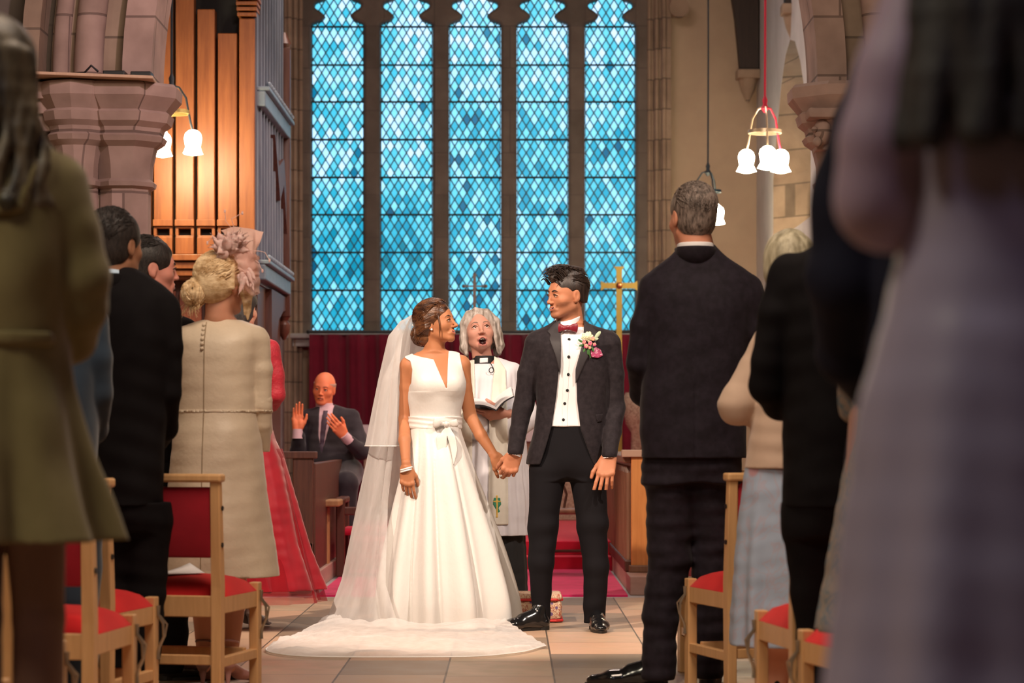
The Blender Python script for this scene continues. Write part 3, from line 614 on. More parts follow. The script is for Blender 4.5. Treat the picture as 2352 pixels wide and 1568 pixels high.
# ---------------------------------------------------------------- linking church chairs
def church_chair(corner_front, rz, side, label, group):
    """corner_front = ground point of the aisle-side front leg; side=+1 when that leg is the chair's right one (seen from behind)"""
    W, D = .50, .46
    root = empty('church_chair', (0, 0, 0), rz, label, 'chair', group)
    ax = side*W/2
    R = Matrix.Rotation(rz, 3, 'Z'); off = R @ Vector((ax-side*.018, D/2-.02, 0)); root.location = Vector(corner_front)-off
    return root
def make_chair():
    W, D = .50, .46; root = empty('church_chair', (0, 0, 0), 0, 'x', 'chair')
    A = M['ash_wood']; hw = W/2
    for s_ in (-1, 1):
        mb = MB(); x0, x1 = sorted((s_*hw, s_*(hw-.036)))
        mb.prism([(-D/2, 0), (-D/2+.045, 0), (-D/2+.05, .44), (-D/2+.02, .815), (-D/2-.012, .815), (-D/2+.005, .44)], x0, x1, axis='x')
        bmesh.ops.bevel(mb.bm, geom=mb.bm.edges[:], offset=.004, segments=1, affect='EDGES'); lg = mb.build('leg', A, root)
        for z in (.59, .72): MB().tube([(s_*(hw-.002), -D/2+.018+.0*z, z), (s_*(hw+.004), -D/2+.018, z)], .009, 10).build('bolt', M['iron'], lg)
        mb = MB(); mb.box((x0, D/2-.045, 0), (x1, D/2, .435), .004); lg = mb.build('leg', A, root)
        mb = MB(); xs = s_*(hw+.004)
        mb.tube([(xs, D/2-.02, .405), (xs, D/2-.02, .375), (xs+s_*.018, D/2-.02, .345), (xs+s_*.020, D/2-.02, .30), (xs+s_*.004, D/2-.02, .265), (xs, D/2-.02, .245), (xs, D/2-.02, .225)], [.008, .006, .005, .005, .005, .006, .008], 8)
        mb.tube([(xs, D/2-.005, .37), (xs+s_*.02, D/2+.012, .34), (xs+s_*.012, D/2+.012, .30), (xs, D/2-.005, .275)], .004, 8)
        mb.build('link_hook', mat('hook_steel', (.45, .40, .32), .3, .9), lg, smooth=True)
        MB().box((x0+.004, -D/2+.04, .345), (x1-.004, D/2-.04, .405), .003).build('side_rail', A, root); MB().box((x0+.004, -D/2+.04, .155), (x1-.004, D/2-.04, .19), .003).build('stretcher', A, root)
    for a_, c_ in ((-D/2+.008, -D/2+.035), (D/2-.035, D/2-.01)): MB().box((-hw+.03, a_, .335), (hw-.03, c_, .41), .003).build('seat_rail', A, root)
    for a_, c_ in ((-D/2+.012, -D/2+.036), (D/2-.12, D/2-.09)): MB().box((-hw+.03, a_, .165), (hw-.03, c_, .20), .003).build('stretcher', A, root)
    mb = MB(); mb.box((-hw-.008, -D/2-.022, .812), (hw+.008, -D/2+.036, .842), .008); mb.build('top_rail', A, root)
    # upholstered seat pad, domed
    bm = MB(); n = 14; grid = []
    for i in range(n+1):
        row = []
        for j in range(n+1):
            u = i/n*2-1; v = j/n*2-1; e = (1-abs(u)**5)*(1-abs(v)**5)
            row.append(bm.bm.verts.new((u*(hw-.004)*(1 if abs(v) < .9 else .985), v*(D/2-.035)+.012, .405+.058*e**.5+.012*(1-u*u)*(1-v*v))))
        grid.append(row)
    for i in range(n):
        for j in range(n): bm.bm.faces.new((grid[i][j], grid[i+1][j], grid[i+1][j+1], grid[i][j+1]))
    rim = [grid[i][0] for i in range(n+1)]+[grid[n][j] for j in range(1, n+1)]+[grid[i][n] for i in range(n-1, -1, -1)]+[grid[0][j] for j in range(n-1, 0, -1)]
    lo = [bm.bm.verts.new((v.co.x*.95, v.co.y*.95, .395)) for v in rim]
    for i in range(len(rim)): j = (i+1) % len(rim); bm.bm.faces.new((rim[i], rim[j], lo[j], lo[i]))
    bm.bm.faces.new(lo); bm.build('seat', M['red_seat'], root, smooth=True, angle=1.2)
    mb = MB(); mb.box((-hw+.034, -D/2-.002, .545), (hw-.034, -D/2+.028, .795), .010); mb.build('backrest', M['red_back'], root, smooth=True)
    return root
proto = make_chair(); first = [True]
def place_chair(px, s, rz, side, label, group):
    """px, s: picture column and scale of the aisle-side front leg"""
    o = proto if first[0] else copy_tree(proto); first[0] = False
    Y = FPX/s; X = (px-PX0)/s
    R = Matrix.Rotation(rz, 3, 'Z'); off = R @ Vector((side*(.25-.018), .21, 0))
    o.location = Vector((X, Y, 0))-off; o.rotation_euler = (0, 0, rz); o['label'] = label; o['group'] = group
    return o
gl, gr = 'church chairs left of the aisle', 'church chairs right of the aisle'
chA = place_chair(587, 620, -.22, 1, 'ash chair with full red backrest, a paper lying on its red seat', gl)
place_chair(349, 682, -.20, 1, 'ash chair with red seat next behind the chair with the paper', gl)
place_chair(298, 756, -.12, 1, 'ash chair with red seat beside the hem of the olive coat', gl)
place_chair(135, 866, -.1, 1, 'dim red-seated chair behind the bare legs under the olive coat', gl)
place_chair(0, 1028, -.1, 1, 'nearest left chair, only its red seat edge in the bottom left corner', gl)
place_chair(1568, 556, .22, -1, 'farthest right chair, red seat just beyond the grey-haired man\'s leg', gr)
place_chair(1586, 604, .28, -1, 'ash chair with red seat directly behind the grey-haired man, its post beside the floral skirt', gr)
place_chair(1748, 738, .15, -1, 'ash chair with red seat below the hem of the pale blue floral skirt', gr)
place_chair(1850, 820, .22, -1, 'nearest right chair, dim red seat beside the lavender gown', gr)
# order of service left on the seat
u = np.linspace(-1, 1, 15); V = []; F = []
for i, a in enumerate(u):
    for j in range(5): V.append((a*.105, (j/4-.5)*.15, .004+.030*abs(a)**1.5*(1 if a > 0 else .25)*(j/4)))
F = [(i*5+j, i*5+j+1, (i+1)*5+j+1, (i+1)*5+j) for i in range(14) for j in range(4)]
pp = mesh_np('order_of_service', V, F, M['paper']); md = pp.modifiers.new('s', 'SOLIDIFY'); md.thickness = .0015
pp.location = (chA.location.x-.02, chA.location.y-.02, .474); pp.rotation_euler = (0, 0, .5)
tag(pp, 'folded white order of service lying open on the red chair seat', 'paper')
# kneeler
mb = MB(); mb.box((-.15, -.16, .012), (.15, .16, .125), .03); bmesh.ops.subdivide_edges(mb.bm, edges=mb.bm.edges[:], cuts=1)
root = empty('hassock', ((1225-PX0)/441, FPX/441+.16, 0), 0, 'patterned church kneeler with red piping behind the groom\'s shoe', 'kneeler')
mb.build('cushion', M['hassock_cloth'], root, smooth=True)
mb = MB(); mb.box((-.15, -.16, .118), (.15, .16, .148), .014); mb.build('top_pad', M['hassock_cloth'], root, smooth=True)
rp = mat('red_piping', (.6, .03, .03), .7)
for z in (.012, .120):
    mb = MB(); a = .15; c = .16; k = .03
    pts = [(-a+k, -c, z), (a-k, -c, z), (a, -c+k, z), (a, c-k, z), (a-k, c, z), (-a+k, c, z), (-a, c-k, z), (-a, -c+k, z), (-a+k, -c, z)]
    mb.tube(pts, .007, 8); mb.build('piping', rp, root, smooth=True)
# ================================================================ soft-form modelling: distance fields -> one continuous mesh
def _cr(tab, n=160):
    """catmull-rom resample of rows (key, values...)"""
    t = np.asarray(sorted(tab), float); k = t[:, 0]; out = [np.linspace(k[0], k[-1], n)]
    for c in range(1, t.shape[1]):
        v = t[:, c]; m = np.gradient(v, k) if len(k) > 2 else np.full(len(k), (v[-1]-v[0])/(k[-1]-k[0]))
        if len(k) > 2:      # limit overshoot
            d = np.diff(v)/np.diff(k)
            for i in range(1, len(k)-1):
                m[i] = 0 if d[i-1]*d[i] <= 0 else np.sign(d[i])*min(abs(m[i]), 2.5*abs(d[i-1]), 2.5*abs(d[i]))
        i = np.clip(np.searchsorted(k, out[0], 'right')-1, 0, len(k)-2); h = k[i+1]-k[i]; s = (out[0]-k[i])/h
        out.append((2*s**3-3*s**2+1)*v[i]+(s**3-2*s**2+s)*h*m[i]+(-2*s**3+3*s**2)*v[i+1]+(s**3-s**2)*h*m[i+1])
    return np.array(out)
class Field:
    def __init__(s, lo, hi, h):
        s.h = h; s.lo = np.array(lo, float); s.n = np.ceil((np.array(hi)-s.lo)/h).astype(int)+1
        s.f = np.full(s.n, .4, np.float32); s.ax = [(s.lo[i]+h*np.arange(s.n[i])).astype(np.float32) for i in range(3)]; s.M = None
    def copy(s):
        o = Field.__new__(Field); o.h = s.h; o.lo = s.lo; o.n = s.n; o.ax = s.ax; o.M = s.M; o.f = s.f.copy(); return o
    def _go(s, fn, lo, hi, k, op):
        lo = np.array(lo, float); hi = np.array(hi, float); pad = k+3*s.h
        if s.M is not None:
            R, t, sc = s.M; C = np.array([[(lo, hi)[(i >> a) & 1][a] for a in range(3)] for i in range(8)]) @ R.T*sc+t; lo, hi = C.min(0), C.max(0)
        a = np.maximum(np.floor((lo-pad-s.lo)/s.h).astype(int), 0); b = np.minimum(np.ceil((hi+pad-s.lo)/s.h).astype(int)+1, s.n)
        if (b <= a).any():
            return s
        sl = tuple(slice(a[i], b[i]) for i in range(3))
        X, Y, Z = s.ax[0][sl[0]][:, None, None], s.ax[1][sl[1]][None, :, None], s.ax[2][sl[2]][None, None, :]
        if s.M is not None:
            x, y, z = X-np.float32(t[0]), Y-np.float32(t[1]), Z-np.float32(t[2]); q = (R/sc).astype(np.float32)
            X, Y, Z = x*q[0, 0]+y*q[1, 0]+z*q[2, 0], x*q[0, 1]+y*q[1, 1]+z*q[2, 1], x*q[0, 2]+y*q[1, 2]+z*q[2, 2]
            d = fn(X, Y, Z)*np.float32(sc)
        else: d = fn(X, Y, Z)
        f = s.f[sl]
        if op == 'd': s.f[sl] = f+d; return s
        if op == 'i':
            g = np.full(s.n, .4, np.float32); g[sl] = np.maximum(f, d); s.f = g; return s
        if op == 's': d = -d; hh = np.maximum(k-np.abs(f-d), 0)/k if k > 0 else 0; s.f[sl] = np.maximum(f, d)+hh*hh*k*.25; return s
        hh = np.maximum(k-np.abs(f-d), 0)/k if k > 0 else 0
        s.f[sl] = np.minimum(f, d)-hh*hh*k*.25
        return s
    def cone(s, p0, p1, r0, r1, k=.0, flat=None, op='u'):
        p0, p1 = np.array(p0, float), np.array(p1, float); v = p1-p0; L = float(v @ v) or 1e-9; r = max(r0, r1)
        def fn(X, Y, Z):
            x, y, z = X-p0[0], Y-p0[1], Z-p0[2]; t = np.clip((x*v[0]+y*v[1]+z*v[2])/L, 0, 1).astype(np.float32)
            x, y, z = x-t*v[0], y-t*v[1], z-t*v[2]; q = x*x+y*y+z*z
            if flat is not None: d, w_ = flat; c = x*d[0]+y*d[1]+z*d[2]; q = q+c*c*(1/w_**2-1)
            return (np.sqrt(q)-(r0+(r1-r0)*t)).astype(np.float32)*(1 if flat is None else min(1, flat[1]))
        return s._go(fn, np.minimum(p0, p1)-r, np.maximum(p0, p1)+r, k, op)
    def path(s, pts, rs, k=.0, flat=None, op='u'):
        for i in range(len(pts)-1): s.cone(pts[i], pts[i+1], rs[i], rs[i+1], k if i == 0 else max(k*.5, .004), flat, op)
        return s
    def ell(s, c, r, k=.0, R=None, op='u'):
        c = np.array(c, float); r = np.array(r, float) if np.ndim(r) else np.full(3, float(r)); m = r.max()
        def fn(X, Y, Z):
            x, y, z = X-c[0], Y-c[1], Z-c[2]
            if R is not None: x, y, z = x*R[0][0]+y*R[1][0]+z*R[2][0], x*R[0][1]+y*R[1][1]+z*R[2][1], x*R[0][2]+y*R[1][2]+z*R[2][2]
            a = np.sqrt((x/r[0])**2+(y/r[1])**2+(z/r[2])**2); b = np.sqrt((x/r[0]**2)**2+(y/r[1]**2)**2+(z/r[2]**2)**2)+1e-6
            return (a*(a-1)/b).astype(np.float32)
        return s._go(fn, c-m if R is not None else c-r, c+m if R is not None else c+r, k, op)
    def loft(s, secs, k=.0, fold=None, p=2.2, op='u', rnd=.01):
        """secs rows (z, cx, cy, rx, ry)"""
        T = _cr(secs); z0, z1 = T[0][0], T[0][-1]
        def fn(X, Y, Z):
            g = lambda i: np.interp(Z, T[0], T[i]).astype(np.float32)
            cx, cy, rx, ry = g(1), g(2), g(3), g(4); x, y = X-cx, Y-cy
            if fold is not None: m = fold(np.arctan2(y/ry, x/rx), Z); rx, ry = rx*m, ry*m
            a = (np.abs(x/rx)**p+np.abs(y/ry)**p)**(1/p)
            d = (a-1)*np.minimum(rx, ry); e = np.maximum(z0-Z, Z-z1)+rnd*.0
            return np.maximum(d, e).astype(np.float32)
        mx = T.max(1); mn = T.min(1)
        return s._go(fn, (mn[1]-mx[3]*1.25, mn[2]-mx[4]*1.25, z0), (mx[1]+mx[3]*1.25, mx[2]+mx[4]*1.25, z1), k, op)
    def box(s, lo, hi, r=.005, k=0, op='u'):
        lo, hi = np.array(lo, float), np.array(hi, float); c = (lo+hi)/2; b = (hi-lo)/2-r
        def fn(X, Y, Z):
            qx, qy, qz = np.abs(X-c[0])-b[0], np.abs(Y-c[1])-b[1], np.abs(Z-c[2])-b[2]
            return (np.sqrt(np.maximum(qx, 0)**2+np.maximum(qy, 0)**2+np.maximum(qz, 0)**2)+np.minimum(np.maximum(qx, np.maximum(qy, qz)), 0)-r).astype(np.float32)
        return s._go(fn, lo, hi, k, op)
    def poly(s, pts, y0=-9, y1=9, k=0.0, op='s'):
        """prism of an (x,z) outline; op 's' cuts it away, 'i' keeps only it"""
        pts = np.array(pts, float); n = len(pts); X = s.ax[0][:, None]; Z = s.ax[2][None, :]
        d2 = np.full((s.n[0], s.n[2]), 1e9, np.float32); sg = np.ones_like(d2)
        for i in range(n):
            a, b = pts[i], pts[i-1]; e = b-a; wx_, wz_ = X-a[0], Z-a[1]; t = np.clip((wx_*e[0]+wz_*e[1])/(e @ e+1e-12), 0, 1)
            d2 = np.minimum(d2, (wx_-e[0]*t)**2+(wz_-e[1]*t)**2)
            c1, c2, c3 = Z >= a[1], Z < b[1], e[0]*wz_ > e[1]*wx_
            fl = (c1 & c2 & c3) | (~c1 & ~c2 & ~c3); sg = np.where(fl, -sg, sg)
        d = (sg*np.sqrt(d2))[:, None, :]; Y = s.ax[1][None, :, None]; d = np.maximum(d, np.maximum(y0-Y, Y-y1)).astype(np.float32)
        if op == 'i': s.f = np.maximum(s.f, d)
        else:
            d = -d; hh = np.maximum(k-np.abs(s.f-d), 0)/k if k > 0 else 0; s.f = np.maximum(s.f, d)+hh*hh*k*.25
        return s
    def disp(s, fn, lo=None, hi=None):
        return s._go(lambda X, Y, Z: fn(X, Y, Z).astype(np.float32), s.lo if lo is None else lo, s.lo+s.h*s.n if hi is None else hi, 0, 'd')
    def clip(s, axis, v, side):
        """keep the side (<0: below v, >0: above v)"""
        A = [s.ax[0][:, None, None], s.ax[1][None, :, None], s.ax[2][None, None, :]][axis]; s.f = np.maximum(s.f, (A-v) if side < 0 else (v-A)); return s
    def sample(s, p):
        i = tuple(int(np.clip(round((p[a]-s.lo[a])/s.h), 0, s.n[a]-1)) for a in range(3)); return s.f[i]
    def front(s, x, z, y0=None, d=1):
        """first surface point met along +y (d=1) from the front"""
        i = int(np.clip(round((x-s.lo[0])/s.h), 0, s.n[0]-1)); kk = int(np.clip(round((z-s.lo[2])/s.h), 0, s.n[2]-1))
        c = s.f[i, :, kk]; w = np.nonzero(c < 0)[0]
        if not len(w): return None
        j = w[0] if d > 0 else w[-1]; jj = j-1 if d > 0 else j+1
        jj = min(max(jj, 0), s.n[1]-1); a, b = c[jj], c[j]; t = a/(a-b) if a != b else 0
        return s.ax[1][jj]+(s.ax[1][j]-s.ax[1][jj])*t
    def mesh(s, smooth=0):
        f = s.f.copy(); f[0] = f[-1] = .4; f[:, 0] = f[:, -1] = .4; f[:, :, 0] = f[:, :, -1] = .4
        ins = f < 0; c = np.zeros(np.array(f.shape)-1, np.uint8)
        for dx in (0, 1):
            for dy in (0, 1):
                for dz in (0, 1): c += ins[dx:f.shape[0]-1+dx, dy:f.shape[1]-1+dy, dz:f.shape[2]-1+dz]
        I = np.argwhere((c > 0) & (c < 8)); vid = np.full(c.shape, -1, np.int32); vid[tuple(I.T)] = np.arange(len(I))
        acc = np.zeros((len(I), 3)); cnt = np.zeros(len(I))
        corner = [(x, y, z) for x in (0, 1) for y in (0, 1) for z in (0, 1)]
        fv = {cc: f[I[:, 0]+cc[0], I[:, 1]+cc[1], I[:, 2]+cc[2]] for cc in corner}
        for a in corner:
            for ax in range(3):
                if a[ax]: continue
                b = list(a); b[ax] = 1; b = tuple(b); fa, fb = fv[a], fv[b]; m = (fa < 0) != (fb < 0)
                t = np.where(m, fa/np.where(fa == fb, 1, fa-fb), 0); p = np.tile(np.array(a, float), (len(I), 1)); p[:, ax] += t
                acc[m] += p[m]; cnt[m] += 1
        V = (I+acc/cnt[:, None])*s.h+s.lo; Q = []
        for ax in range(3):
            sl0 = [slice(1, -1)]*3; sl0[ax] = slice(0, -1); sl1 = list(sl0); sl1[ax] = slice(1, None)
            e0, e1 = ins[tuple(sl0)], ins[tuple(sl1)]; E = np.argwhere(e0 != e1); st_ = e0[tuple(E.T)]
            off = np.array([1, 1, 1]); off[ax] = 0; E = E+off; u, w_ = [(1, 2), (2, 0), (0, 1)][ax]
            def g(a, b):
                q = E.copy(); q[:, u] -= a; q[:, w_] -= b; return vid[tuple(q.T)]
            q = np.stack([g(1, 1), g(0, 1), g(0, 0), g(1, 0)], 1); q[~st_] = q[~st_][:, ::-1]; Q.append(q)
        Q = np.concatenate(Q)
        for _ in range(smooth):
            E = np.concatenate([Q[:, [0, 1]], Q[:, [1, 2]], Q[:, [2, 3]], Q[:, [3, 0]]]); s_ = np.zeros_like(V); n_ = np.zeros(len(V))
            for d in range(3): s_[:, d] = np.bincount(E[:, 0], V[E[:, 1], d], len(V))+np.bincount(E[:, 1], V[E[:, 0], d], len(V))
            n_ = np.bincount(E[:, 0], minlength=len(V))+np.bincount(E[:, 1], minlength=len(V)); V = V*.5+.5*s_/n_[:, None]
        return V, Q
    def obj(s, name, mats, parent, smooth=1, mi=None):
        V, Q = s.mesh(smooth)
        if not len(Q): print('EMPTY', name); return None
        C = V[Q].mean(1)
        return mesh_np(name, V, Q, mats, parent, True, mi(C) if mi else None)
def waves(seed, freq, stretch=(1, 1, 1), n=5):
    r = np.random.default_rng(seed); K = r.normal(size=(n, 3)); K /= np.linalg.norm(K, axis=1)[:, None]; K *= freq*(.6+.9*r.random(n))[:, None]; K *= np.array(stretch); ph = r.random(n)*6.28
    def fn(X, Y, Z):
        o = 0
        for k, p in zip(K, ph): o = o+np.sin(k[0]*X+k[1]*Y+k[2]*Z+np.float32(p))
        return o/n*1.6
    return fn
def mat4(loc, yaw=0, pitch=0, roll=0, sc=1.0, order=None):
    """facing -Y by default; yaw turns towards +X (viewer's right), pitch looks up, roll tips towards the viewer's right"""
    R = Matrix.Rotation(math.radians(yaw), 3, 'Z') @ Matrix.Rotation(-math.radians(pitch), 3, 'X') @ Matrix.Rotation(math.radians(roll), 3, 'Y')
    return (np.array(R), np.array(loc, float), float(sc))
def xf(Mt, p): R, t, sc = Mt; return np.asarray(p, float) @ R.T*sc+t
def inv(Mt, p): R, t, sc = Mt; return (np.asarray(p, float)-t) @ R/sc

# ---------------------------------------------------------------- heads, hands, shoes
def head(F, Mt, male=True, mouth='smile', ears=True, face=True, nose=1.0, jaw=1.0, lid=.001):
    F.M = Mt; w = 1.0 if male else .94
    F.ell((0, .018, .036), (.076*w, .098, .087)); F.ell((0, -.012, .0), (.068*w, .082, .085), .03)
    F.ell((0, -.030, -.045), (.054*w*jaw, .052, .062), .03)
    for sx in (-1, 1):
        F.cone((sx*.050*w*jaw, .004, -.058), (sx*.020, -.066, -.096), .017 if male else .013, .014, .024)
        F.ell((sx*.043*w, -.052, -.026), (.022, .022, .020), .022)
    F.ell((0, -.071, -.098), (.022 if male else .017, .018, .016), .018)
    F.cone((0, .022, -.06), (0, .032, -.13), .050 if male else .042, .052 if male else .043, .03)
    if face:
        F.cone((-.032, -.074, .020), (.032, -.074, .020), .013 if male else .009, .013 if male else .009, .016)
        for sx in (-1, 1):
            F.ell((sx*.031, -.093, .001), (.018, .013, .0125), .012, op='s')
            F.ell((sx*.0305, -.0760, .0), (.0142, .0130, .0125), .003)
            F.cone((sx*.015, -.083, .0025-lid), (sx*.030, -.0885, .0068-lid), .0034, .0046, .004); F.cone((sx*.030, -.0885, .0068-lid), (sx*.045, -.076, .001-lid), .0046, .0034, .004)
            F.cone((sx*.017, -.084, -.0068), (sx*.043, -.078, -.0062), .0038, .0036, .005)
        F.cone((0, -.085, .012), (0, -.106*nose, -.030), .0068, .0075, .013); F.ell((0, -.1075*nose, -.034), (.0092, .0092, .0082), .008)
        for sx in (-1, 1): F.ell((sx*.0125, -.099, -.037), (.0075, .010, .0068), .005)
        if mouth == 'open':
            F.ell((0, -.088, -.068), (.026, .018, .012), .010); F.ell((0, -.088, -.100), (.022, .018, .012), .010)
            F.ell((0, -.104, -.082), (.017, .030, .019), .004, op='s')
        else:
            F.ell((0, -.079, -.066), (.030, .018, .017), .014)
            up = .006 if mouth == 'smile' else 0
            for sx in (-1, 1):
                F.cone((0, -.0955, -.0605), (sx*.025, -.082, -.066+up), .0042, .0024, .006); F.cone((0, -.0945, -.0735), (sx*.022, -.083, -.069+up), .0050, .0026, .006)
                F.ell((sx*.032, -.081, -.066+up), (.004, .006, .006), .010, op='s')
            F.cone((-.021, -.0975, -.0665+up), (0, -.1010, -.0668), .0022, .0042, .002, op='s'); F.cone((.021, -.0975, -.0665+up), (0, -.1010, -.0668), .0022, .0042, .002, op='s')
    if ears:
        for sx in (-1, 1):
            F.ell((sx*.077*w, .012, -.006), (.008, .019, .031), .006); F.ell((sx*.0865*w, .008, .0), (.006, .011, .019), .004, op='s'); F.ell((sx*.074*w, .006, -.030), (.008, .009, .010), .005)
    F.M = None
def face_regions(Mt, male=True, beard=False, mouth='smile'):
    """material index per face: 1 lips, 2 stubble, 3 mouth interior"""
    def mi(C):
        p = inv(Mt, C); x, y, z = np.abs(p[:, 0]), p[:, 1], p[:, 2]; o = np.zeros(len(C), np.int32)
        if beard: o[(y < -.0+(-z-.05)*.5+.02) & (z < -.042+.25*np.maximum(x-.03, 0)) & (z > -.128) & (y < .03) & ~((x < .03) & (z > -.052))] = 2
        up = .006 if mouth == 'smile' else 0
        if mouth == 'open':
            r = np.sqrt((x/.023)**2+((z+.083)/.024)**2); o[(r < 1.12) & (y < -.080)] = 1; o[(r < .80) & (y < -.058) & (y > -.1085)] = 3; o[(np.sqrt((x/.017)**2+((z+.082)/.019)**2) < .93) & (y < -.05)] = 3
        else:
            zc = -.0672+up*(x/.022)**2; hw = .0095*(1-(np.clip(x, 0, .0245)/.0245)**2)
            o[(x < .0245) & (np.abs(z-zc) < hw) & (y < -.075)] = 1; o[(x < .020) & (np.abs(z-(-.0665+up*x/.022)) < .0030) & (y < -.075)] = 3
        return o
    return mi
def skin_set(name, col, lip, stub=None):
    b = dict(rough=.55, sss=.25, bump=.08, bscale=300, spec=.35)
    S1 = mat(name+'_skin', col, **b); S1.node_tree.nodes['Principled BSDF'].inputs['Subsurface Weight'].default_value = .12
    return [S1, mat(name+'_lips', lip, .35), mat(name+'_stubble', stub or col, .6, bump=.3, bscale=700), mat(name+'_mouth', (.04, .006, .006), .4), mat(name+'_teeth', (.75, .68, .58), .3)]
EYEW = mat('eye_white', (.75, .70, .66), .2); IRIS = mat('iris_brown', (.03, .015, .008), .15)
def face_parts(F, Mt, parent, brow, look=0.0, brow_r=.0035, lash=(.01, .006, .005), sides=(-1, 1), male=True, up=0.0):
    for sx in sides:
        c = xf(Mt, (sx*.0305, -.0775, .0)); sc = Mt[2]
        mb = MB(); mb.sphere(c, .0124*sc, 16); e = mb.build('eye', EYEW, parent, smooth=True)
        d = Mt[0] @ np.array((look, -1, up)); d /= np.linalg.norm(d); mb = MB(); mb.sphere(c+d*.0079*sc, .0062*sc, 12); mb.build('iris', IRIS, e, smooth=True)
        def surf(pts, off):
            out = []
            for x, z in pts:
                # march along the head's own forward axis
                y = -.14
                while y < -.03 and F.sample(xf(Mt, (x, y, z))) > 0: y += .0012
                out.append(xf(Mt, (x, y-off, z)))
            return out
        k = 1 if male else 1.05
        pts = surf([(sx*.012, .019), (sx*.020, .0225*k), (sx*.030, .0245*k), (sx*.040, .0225*k), (sx*.048, .016)], -.0002)
        MB().tube(pts, [brow_r*.7, brow_r, brow_r*.95, brow_r*.7, brow_r*.3], 8).build('eyebrow', brow, parent, smooth=True)
        pts = surf([(sx*.017, .001), (sx*.024, .0048), (sx*.031, .0058), (sx*.038, .004), (sx*.046, -.001)], .0012)
        MB().tube(pts, [.0010, .0020, .0026, .0026, .0016], 6).build('eyelashes', mat('lash', lash, .6) if 'lash' not in bpy.data.materials else bpy.data.materials['lash'], parent, smooth=True)
def smile_teeth(HM, par, SK):
    MB().tube([xf(HM, p) for p in ((-.018, -.0875, -.0625), (-.010, -.0938, -.0648), (0, -.0968, -.0657), (.010, -.0938, -.0648), (.018, -.0875, -.0625))], [.0010, .0022, .0026, .0022, .0010], 8).build('teeth', SK[4], par, smooth=True)
def hand(F, Mt, side, curl=((15, 25, 15),)*4, spread=3, thumb=(20, 25), sc=1.0, thumb_out=.9, k=.008):
    """wrist at origin, fingers along -Z, back of the hand towards -Y; thumb on side (+1: +X)"""
    R, t, s0 = Mt; F.M = (R, t, s0*sc); fl = ((0, 1, 0), .62)
    xs = [side*.030, side*.010, -side*.011, -side*.030]; zs = [-.092, -.096, -.091, -.080]; ln = [(.042, .026, .021), (.046, .030, .022), (.042, .028, .021), (.034, .021, .019)]; rr = [.0092, .0094, .009, .0080]
    F.cone((0, .0, .022), (0, 0, -.012), .026, .026, .0, ((0, 1, 0), .72))
    for i in range(4):
        F.cone((xs[i]*.55, 0, -.012), (xs[i], .0, zs[i]), .019, .0125, .012, fl)
    F.ell((side*.022, .010, -.040), (.020, .015, .032), .012); F.ell((-side*.022, .009, -.045), (.015, .012, .032), .010)
    for i in range(4):
        a = 0; p = np.array((xs[i], .0, zs[i])); sp = math.radians(spread*(1.5-i))*side; F.ell(p+np.array((0, -.004, 0)), (.0105, .010, .0115), k)
        for j in range(3):
            a += math.radians(curl[min(i, len(curl)-1)][j]); d = np.array((math.sin(sp)*math.cos(a), math.sin(a), -math.cos(a)*math.cos(sp))); q = p+d*ln[i][j]
            F.cone(p, q, rr[i]*(1-.07*j), rr[i]*(1-.07*(j+1)), .003 if j == 0 else .002); p = q
    p0 = np.array((side*.020, .008, -.018)); p1 = np.array((side*.044, .014+thumb[0]*.0003, -.052)); F.cone(p0, p1, .017, .0128, .010)
    o = thumb_out; d = np.array((side*.35*o, math.sin(math.radians(thumb[0])), -.9)); d /= np.linalg.norm(d); p2 = p1+d*.034; F.cone(p1, p2, .0118, .0102, .006)
    d = np.array((side*.1*o, math.sin(math.radians(thumb[0]+thumb[1])), -.9)); d /= np.linalg.norm(d); F.cone(p2, p2+d*.026, .0102, .0082, .004)
    F.M = None
def shoe(parent, heel, ang, mats, L=.29, wd=1.0, name='shoe'):
    """heel: ground point of heel (x,y); ang: degrees, 0 = toe towards the camera (-Y), positive towards viewer's right"""
    Mt = mat4((heel[0], heel[1], 0), ang); F = Field((-.09, -.32, -.01), (.09, .09, .16), .004); w = wd
    F.cone((0, 0, .035), (0, -.06, .045), .036*w, .036*w, .0); F.cone((0, -.06, .040), (.004, -L*.6, .030), .038*w, .044*w, .02, ((0, 0, 1), .8)); F.cone((.004, -L*.6, .028), (0, -L+.045, .022), .044*w, .030*w, .015, ((0, 0, 1), .72))
    F.cone((0, -.01, .05), (0, -.015, .11), .037*w, .036*w, .02); F.cone((0, -.03, .08), (0, -.11, .055), .034*w, .034*w, .02); F.clip(2, .012, 1)
    V, Q = F.mesh(1); o = mesh_np(name, xf(Mt, V), Q, mats[0], parent)
    poly = []
    for t in np.linspace(0, 2*PI, 25)[:-1]:
        y = -L*.5+.04-.0; yy = (-L/2+.018)-(L/2+.010)*math.cos(t)*-1; ww = (.041 if yy < -L*.35 else .034)*w; poly.append(tuple(xf(Mt, (math.sin(t)*ww, yy, 0))[:2]))
    mb = MB(); mb.prism(poly, 0.0, .014, axis='z'); mb.build('sole', mats[1], o, smooth=True)
    mb = MB(); hp = [tuple(xf(Mt, (math.sin(t)*.034*w, .0+math.cos(t)*.036, 0))[:2]) for t in np.linspace(0, 2*PI, 17)[:-1]]; mb.prism(hp, 0, .024, axis='z'); mb.build('heel', mats[1], o)
    return o
